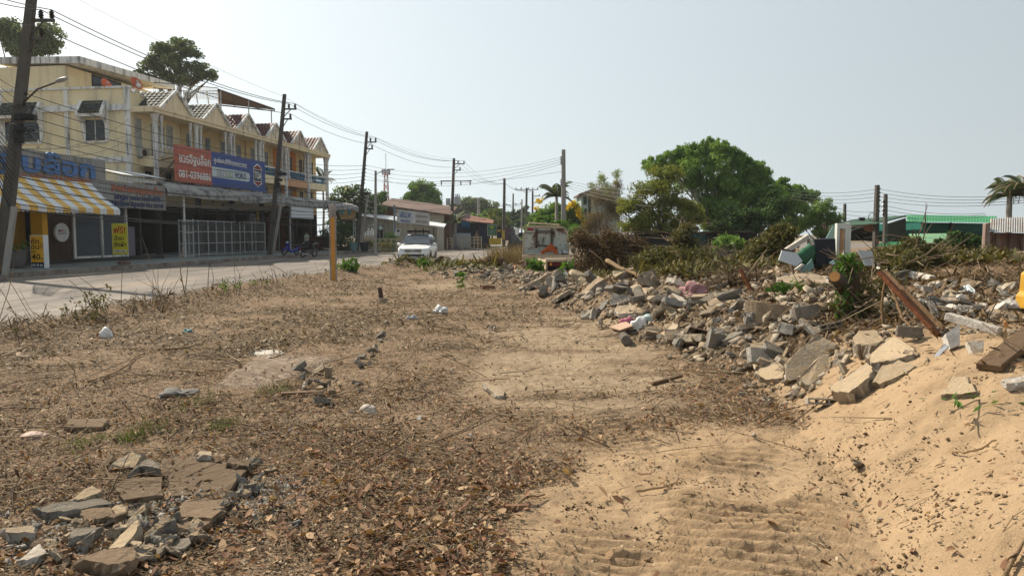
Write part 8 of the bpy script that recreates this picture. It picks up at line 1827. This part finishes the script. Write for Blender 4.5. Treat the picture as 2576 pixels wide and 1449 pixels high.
def stones(name, label, n, mat, xy, s0, s1, tilt=.3):
    x, y = xy; n = len(x); s = s0+(s1-s0)*rng.uniform(0, 1, n)**2.2; base = np.array([(-1,-1,-.6),(1,-1,-.6),(1,1,-.6),(-1,1,-.6),(-.7,-.7,.6),(.8,-.6,.5),(.6,.8,.7),(-.8,.6,.5)])
    v = base[None]*s[:,None,None]*.5*rng.uniform(.3, 1.45, (n, 8, 3))*rng.uniform(.22,1.3,(n,1,3)); az = rng.uniform(0, 6.283, n); c, t = np.cos(az)[:,None], np.sin(az)[:,None]
    ti = rng.normal(0, tilt, (2, n, 1)); v = np.stack([v[...,0]*np.cos(ti[0])-v[...,2]*np.sin(ti[0]), v[...,1], v[...,0]*np.sin(ti[0])+v[...,2]*np.cos(ti[0])], -1); v = np.stack([v[...,0], v[...,1]*np.cos(ti[1])-v[...,2]*np.sin(ti[1]), v[...,1]*np.sin(ti[1])+v[...,2]*np.cos(ti[1])], -1); v = np.stack([v[...,0]*c-v[...,1]*t, v[...,0]*t+v[...,1]*c, v[...,2]], -1); v[...,0] += x[:,None]; v[...,1] += y[:,None]; v[...,2] += (H(x, y)+s*.15)[:,None]
    q = np.array([(3,2,1,0),(4,5,6,7),(0,1,5,4),(1,2,6,5),(2,3,7,6),(3,0,4,7)]); f = (np.arange(n)[:,None,None]*8+q[None]).reshape(-1, 4)
    o = np_mesh(name, v.reshape(-1, 3), f, mat, None, attr={'lv': ('FACE', np.repeat(rng.uniform(0, 1, n), 6))}); tag(o, label, kind='stuff')
L_stn = LM('small_stone', [(.09,.075,.06),(.17,.14,.105),(.27,.22,.16),(.36,.30,.22)], .95, 0, spec=.1); L_fill = LM('rubble_fill', [(.10,.07,.045),(.20,.15,.10),(.27,.205,.135),(.25,.215,.17),(.42,.355,.27)], .95, 0, spec=.1); L_crumb = LM('soil_crumb', [(.09,.06,.036),(.17,.115,.068),(.28,.20,.12)], .95, 0, spec=.1); L_gry = LM('gravel', [(.12,.115,.105),(.21,.20,.18),(.30,.28,.25)], .9, 0)
x, y = polar(7000, 2.3, 22); k = keep(x, y, 'leaf'); stones('pebbles', 'small stones and crumbs among the leaf litter', 0, L_stn, (x[k], y[k]), .010, .034)
x, y = polar(30000, 6, 26, 3, 44); sp = poly_sd(x, y, TOE); k = (sp > -.1+rng.normal(0,.12,len(x))) & (sp < 3.6) & (y > 6.6) & (rng.uniform(0,1,len(x)) < .45); stones('rubble_crumbs', 'countless small rubble crumbs covering the heap', 0, L_stn, (x[k], y[k]), .02, .11)
x, y = polar(42000, 6, 25, 3, 44); sp = poly_sd(x, y, TOE); k = (sp > rng.normal(.05,.12,len(x))) & (sp < 3.0+rng.normal(0,.5,len(x))) & (y > 8.9+rng.normal(0,.3,len(x))) & (rng.uniform(0,1,len(x)) < np.clip(1.9*fbm(x, y, 1.4, 3, 401)-.45, 0, 1)); stones('rubble_fill', 'dense fill of small broken slab and block pieces in the heap', 0, L_fill, (x[k], y[k]), .03, .20, .6)
g0 = gp(662, 1258); x = g0.x+rng.normal(0, .09, 2200); y = g0.y+rng.normal(0, .20, 2200); stones('gravel_patch', 'pale grey gravel spilled beside the paving slabs', 0, L_gry, (x, y), .012, .034); g0 = gp(330, 1320); stones('path_crumbs', 'small broken pieces between the slabs of the broken path', 0, L_gry, (g0.x+rng.normal(0,.33,1500), g0.y+rng.normal(0,.30,1500)), .010, .055, .5); x, y = polar(22000, 2.4, 7, 4, 44); k = (sand_mask(x, y) > .4) & (rng.uniform(0,1,len(x)) < np.clip(3.2*(fbm(x, y, 2.4, 4, 501)-.47), 0, 1)); stones('sand_crumbs', 'dark soil crumbs scattered over the sand', 0, L_crumb, (x[k], y[k]), .005, .026)
x, y = polar(9000, 20, 36, -8, 8); k = np.exp(-(((x+1.3)/1.9)**2 + ((y-27.6)/2.2)**2)) + np.exp(-(((x-.6)/1.6)**2 + ((y-25)/2.6)**2)) > rng.uniform(.25, 1, len(x)); stones('mound_rubble', 'small rubble on the mounds left of the wreck', 0, L_stn, (x[k], y[k]), .05, .20)
# ---- brick paving showing through the soil
nu_, nv_ = 34, 34; vs = []
for i in range(nu_+1):
    for j in range(nv_+1):
        a, b = i/nu_, j/nv_; p = (c4[0].lerp(c4[1], a)).lerp(c4[3].lerp(c4[2], a), b); vs.append((p.x, p.y, 0))
vs = np.array(vs); vs[:,2] = H(vs[:,0], vs[:,1])
# the patch dips under the soil towards its rim, so that its outline is ragged
aa = np.repeat(np.linspace(0, 1, nu_+1), nv_+1); bb = np.tile(np.linspace(0, 1, nv_+1), nu_+1); edge = np.minimum(np.minimum(aa, 1-aa), np.minimum(bb, 1-bb))
vs[:,2] += -.03+.048*smooth01(edge/.12)+.03*(fbm(vs[:,0], vs[:,1], 2.2, 3, 301)-.5)
id2 = np.arange((nu_+1)*(nv_+1)).reshape(nu_+1, nv_+1); f = np.stack([id2[:-1,:-1], id2[1:,:-1], id2[1:,1:], id2[:-1,1:]], -1).reshape(-1, 4)
m_bp, nt, b = new_mat('brick_paving'); bt_ = ND(nt, 'ShaderNodeTexBrick'); mp = ND(nt, 'ShaderNodeMapping'); mp.inputs['Rotation'].default_value = (0, 0, R(38)); nt.links.new(wcoord(nt), mp.inputs['Vector']); nt.links.new(mp.outputs[0], bt_.inputs['Vector'])
for k_, v_ in (('Scale', 1.0), ('Brick Width', .22), ('Row Height', .11), ('Mortar Size', .007)): bt_.inputs[k_].default_value = v_
bt_.inputs['Color1'].default_value = (.19,.135,.09,1); bt_.inputs['Color2'].default_value = (.27,.195,.13,1); bt_.inputs['Mortar'].default_value = (.06,.042,.028,1)
nt.links.new(mixc(nt, ramp(nt, [(.40, 0), (.58, .95)], noise(nt, wcoord(nt), 5, 6, .7)).outputs['Color'], bt_.outputs['Color'], (.13,.085,.05)), b.inputs['Base Color']); b.inputs['Roughness'].default_value = .95
bp = ND(nt, 'ShaderNodeBump'); bp.inputs['Distance'].default_value = .015; bp.inputs['Strength'].default_value = .8; bp.invert = True; nt.links.new(bt_.outputs['Fac'], bp.inputs['Height']); nt.links.new(bp.outputs[0], b.inputs['Normal'])
tag(np_mesh('brick_paving', vs, f, m_bp, smooth=True), 'patch of old brick paving showing through the soil', kind='structure')
# ---- weeds on the lot edge and tufts
def weed(label, u, v, h, n, mat, leafn=60, seed=0):
    p = gp(u, v); e = empty('roadside_weed', p, 0, label, 'weed', 'weeds along the lot edge'); mb = MB(); r = random.Random(seed); tips = []
    for k in range(n):
        a = Vector((r.gauss(0,.12), r.gauss(0,.12), 0)); d = Vector((r.gauss(0,.35), r.gauss(0,.35), 1)).normalized(); l = h*r.uniform(.5, 1.1); b2 = a+d*l*.55; c = b2+(d+Vector((r.gauss(0,.5), r.gauss(0,.5), -.2))).normalized()*l*.5; mb.tube([a, b2, c], [.008,.006,.003], 4, cap=False); tips += [b2, b2.lerp(c,.5), c]
    mb.build('stems', m_stem, e, recalc=False)
    if leafn: q = np.array([tuple(r.choice(tips)) for _ in range(leafn)])+rng.normal(size=(leafn,3))*.045; v_, f_ = leaf_quads(q, .075, .4, .2, .5); np_mesh('leaves', v_, f_, mat, e, attr={'lv': ('FACE', rng.uniform(0,1,leafn))})
for i, (u, v, h, n, mt, ln, lab) in enumerate(((242,790,.55,7,L_wilt,130,'wilting weed with drooping leaves at the lot edge near the white bag'), (205,815,.35,6,L_wilt,80,'low drooping weed left of the wilting one'), (575,745,.45,8,L_fresh,90,'pale green weed at the lot edge in the middle of the road verge'), (655,722,.35,5,L_fresh,40,'small green sprout on the verge left of the orange post'), (415,765,.75,9,L_wilt,10,'dry bare stalks at the lot edge'), (395,775,.5,8,L_wilt,0,'short stubble stalks left of the dry bare ones'), (610,735,.95,4,L_wilt,6,'tall thin dry stem at the lot edge'), (690,715,.7,6,L_wilt,6,'thin dry stems nearer the orange post'), (20,860,.5,6,L_wilt,10,'thin dry stems at the left picture edge'), (340,790,.35,9,L_wilt,4,'stubble row behind the white bag'))):
    weed(lab, u, v, h, n, mt, ln, i)
grass('green grass tufts in the leaf litter', 8, [(0,0,0,0)], L_ggrass, 2, .01) if False else None
def tuft(spots, n, hgt):
    P = []
    for (u, v, r) in spots: g = gp(u, v); m = n//len(spots); P.append(np.stack([g.x+rng.normal(0, r, m), g.y+rng.normal(0, r*1.6, m), np.zeros(m)], 1))
    P = np.concatenate(P); P[:,2] = H(P[:,0], P[:,1]); m = len(P); d = rng.normal(size=(m,2))*.7; h = hgt*rng.uniform(.4,1.2,m); tip = P+np.stack([d[:,0]*h, d[:,1]*h, h], 1); s = unit(m); s[:,2] = 0; s *= .004
    v = np.stack([P-s, P+s, tip+s*.3, tip-s*.3], 1).reshape(-1,3); tag(np_mesh('grass_tufts', v, np.arange(m*4).reshape(m,4), L_ggrass, None, attr={'lv': ('FACE', rng.uniform(0,1,m))}), 'short green grass tufts in the leaf litter', kind='stuff')
tuft([(500,1015,.12),(700,985,.10),(380,1080,.08),(215,1120,.07),(860,742,.18),(560,1075,.06),(330,1105,.05)], 1100, .07)
lb_ = empty('leaf_spray', gp(2450, 1020), R(20), 'fresh green leaf spray lying on the sand slope at right', 'leaves'); q = rng.normal(size=(26,3))*[.16,.10,.015]+[0,0,.03]; v_, f_ = leaf_quads(q, .11, .22, .7); np_mesh('leaves', v_, f_, L_fresh, lb_, attr={'lv': ('FACE', rng.uniform(0,1,26))}); MB().tube([(-.3,-.1,.01),(0,0,.03),(.3,.08,.02)], .005, 5).build('stem', m_stem, lb_)
HAZE = .0003
# ================================================================== LIGHT, SKY, CAMERA
SUN = Vector((-0.53, 0.50, 0.69)).normalized()
el = math.asin(SUN.z); az = math.atan2(SUN.x, SUN.y)
w = bpy.data.worlds.new('World'); S.world = w; w.use_nodes = True
nt = w.node_tree; bg = nt.nodes['Background']
sky = nt.nodes.new('ShaderNodeTexSky'); sky.sky_type = 'NISHITA'; sky.sun_disc = False
sky.sun_elevation = el; sky.sun_rotation = az
sky.altitude = 0; sky.air_density = 2.6; sky.dust_density = 0.8; sky.ozone_density = 1.0
# hazy sky: the lookup direction is lifted so that the murky band at the very horizon is not used
tc = nt.nodes.new('ShaderNodeTexCoord'); sx = nt.nodes.new('ShaderNodeSeparateXYZ'); cx = nt.nodes.new('ShaderNodeCombineXYZ')
ma = nt.nodes.new('ShaderNodeMath'); ma.operation = 'MULTIPLY_ADD'; ma.inputs[1].default_value = .5; ma.inputs[2].default_value = .4
nt.links.new(tc.outputs['Generated'], sx.inputs[0]); nt.links.new(sx.outputs['X'], cx.inputs['X']); nt.links.new(sx.outputs['Y'], cx.inputs['Y'])
nt.links.new(sx.outputs['Z'], ma.inputs[0]); nt.links.new(ma.outputs[0], cx.inputs['Z']); nt.links.new(cx.outputs[0], sky.inputs['Vector'])
hs = nt.nodes.new('ShaderNodeHueSaturation'); hs.inputs['Saturation'].default_value = 0.5
nt.links.new(sky.outputs['Color'], hs.inputs['Color']); nt.links.new(hs.outputs['Color'], bg.inputs['Color'])
bg.inputs['Strength'].default_value = 0.100
sl = bpy.data.lights.new('sun', 'SUN'); sl.energy = 5.0; sl.angle = R(0.6); sl.color = (1.0, .90, .75)
so = bpy.data.objects.new('sun', sl); COL.objects.link(so); so.rotation_euler = SUN.to_track_quat('Z', 'Y').to_euler()
so.location = (-30, 10, 60)
cd = bpy.data.cameras.new('camera'); cam = bpy.data.objects.new('camera', cd); COL.objects.link(cam)
cd.sensor_width = 36; cd.lens = F/2576*36; cd.clip_end = 4000; cd.clip_start = .05
cam.location = (0, 0, CAMZ); cam.rotation_euler = (R(90)-PITCH, 0, 0)
S.camera = cam
S.view_settings.view_transform = 'Standard'; S.view_settings.look = 'None'
S.view_settings.exposure = 0.47; S.view_settings.gamma = 1.0
S.render.engine = 'CYCLES'; S.cycles.use_denoising = True
try: S.cycles.denoiser = 'OPENIMAGEDENOISE'
except Exception: pass
S.cycles.max_bounces = 6; S.cycles.diffuse_bounces = 3; S.cycles.transparent_max_bounces = 6
S.cycles.use_adaptive_sampling = True; S.cycles.adaptive_threshold = 0.02

# haze: even, thin air over the whole scene
hm = bpy.data.materials.new('haze_air'); hm.use_nodes = True; nt = hm.node_tree; nt.nodes.remove(nt.nodes['Principled BSDF']); pv = nt.nodes.new('ShaderNodeVolumePrincipled')
pv.inputs['Color'].default_value = (.86,.90,.93,1); pv.inputs['Density'].default_value = HAZE; pv.inputs['Anisotropy'].default_value = .2; nt.links.new(pv.outputs['Volume'], nt.nodes['Material Output'].inputs['Volume'])
if HAZE: tag(MB().box(-420, 420, -60, 620, -1.2, 60).build('haze', hm), 'thin pale haze over the whole place', kind='stuff')
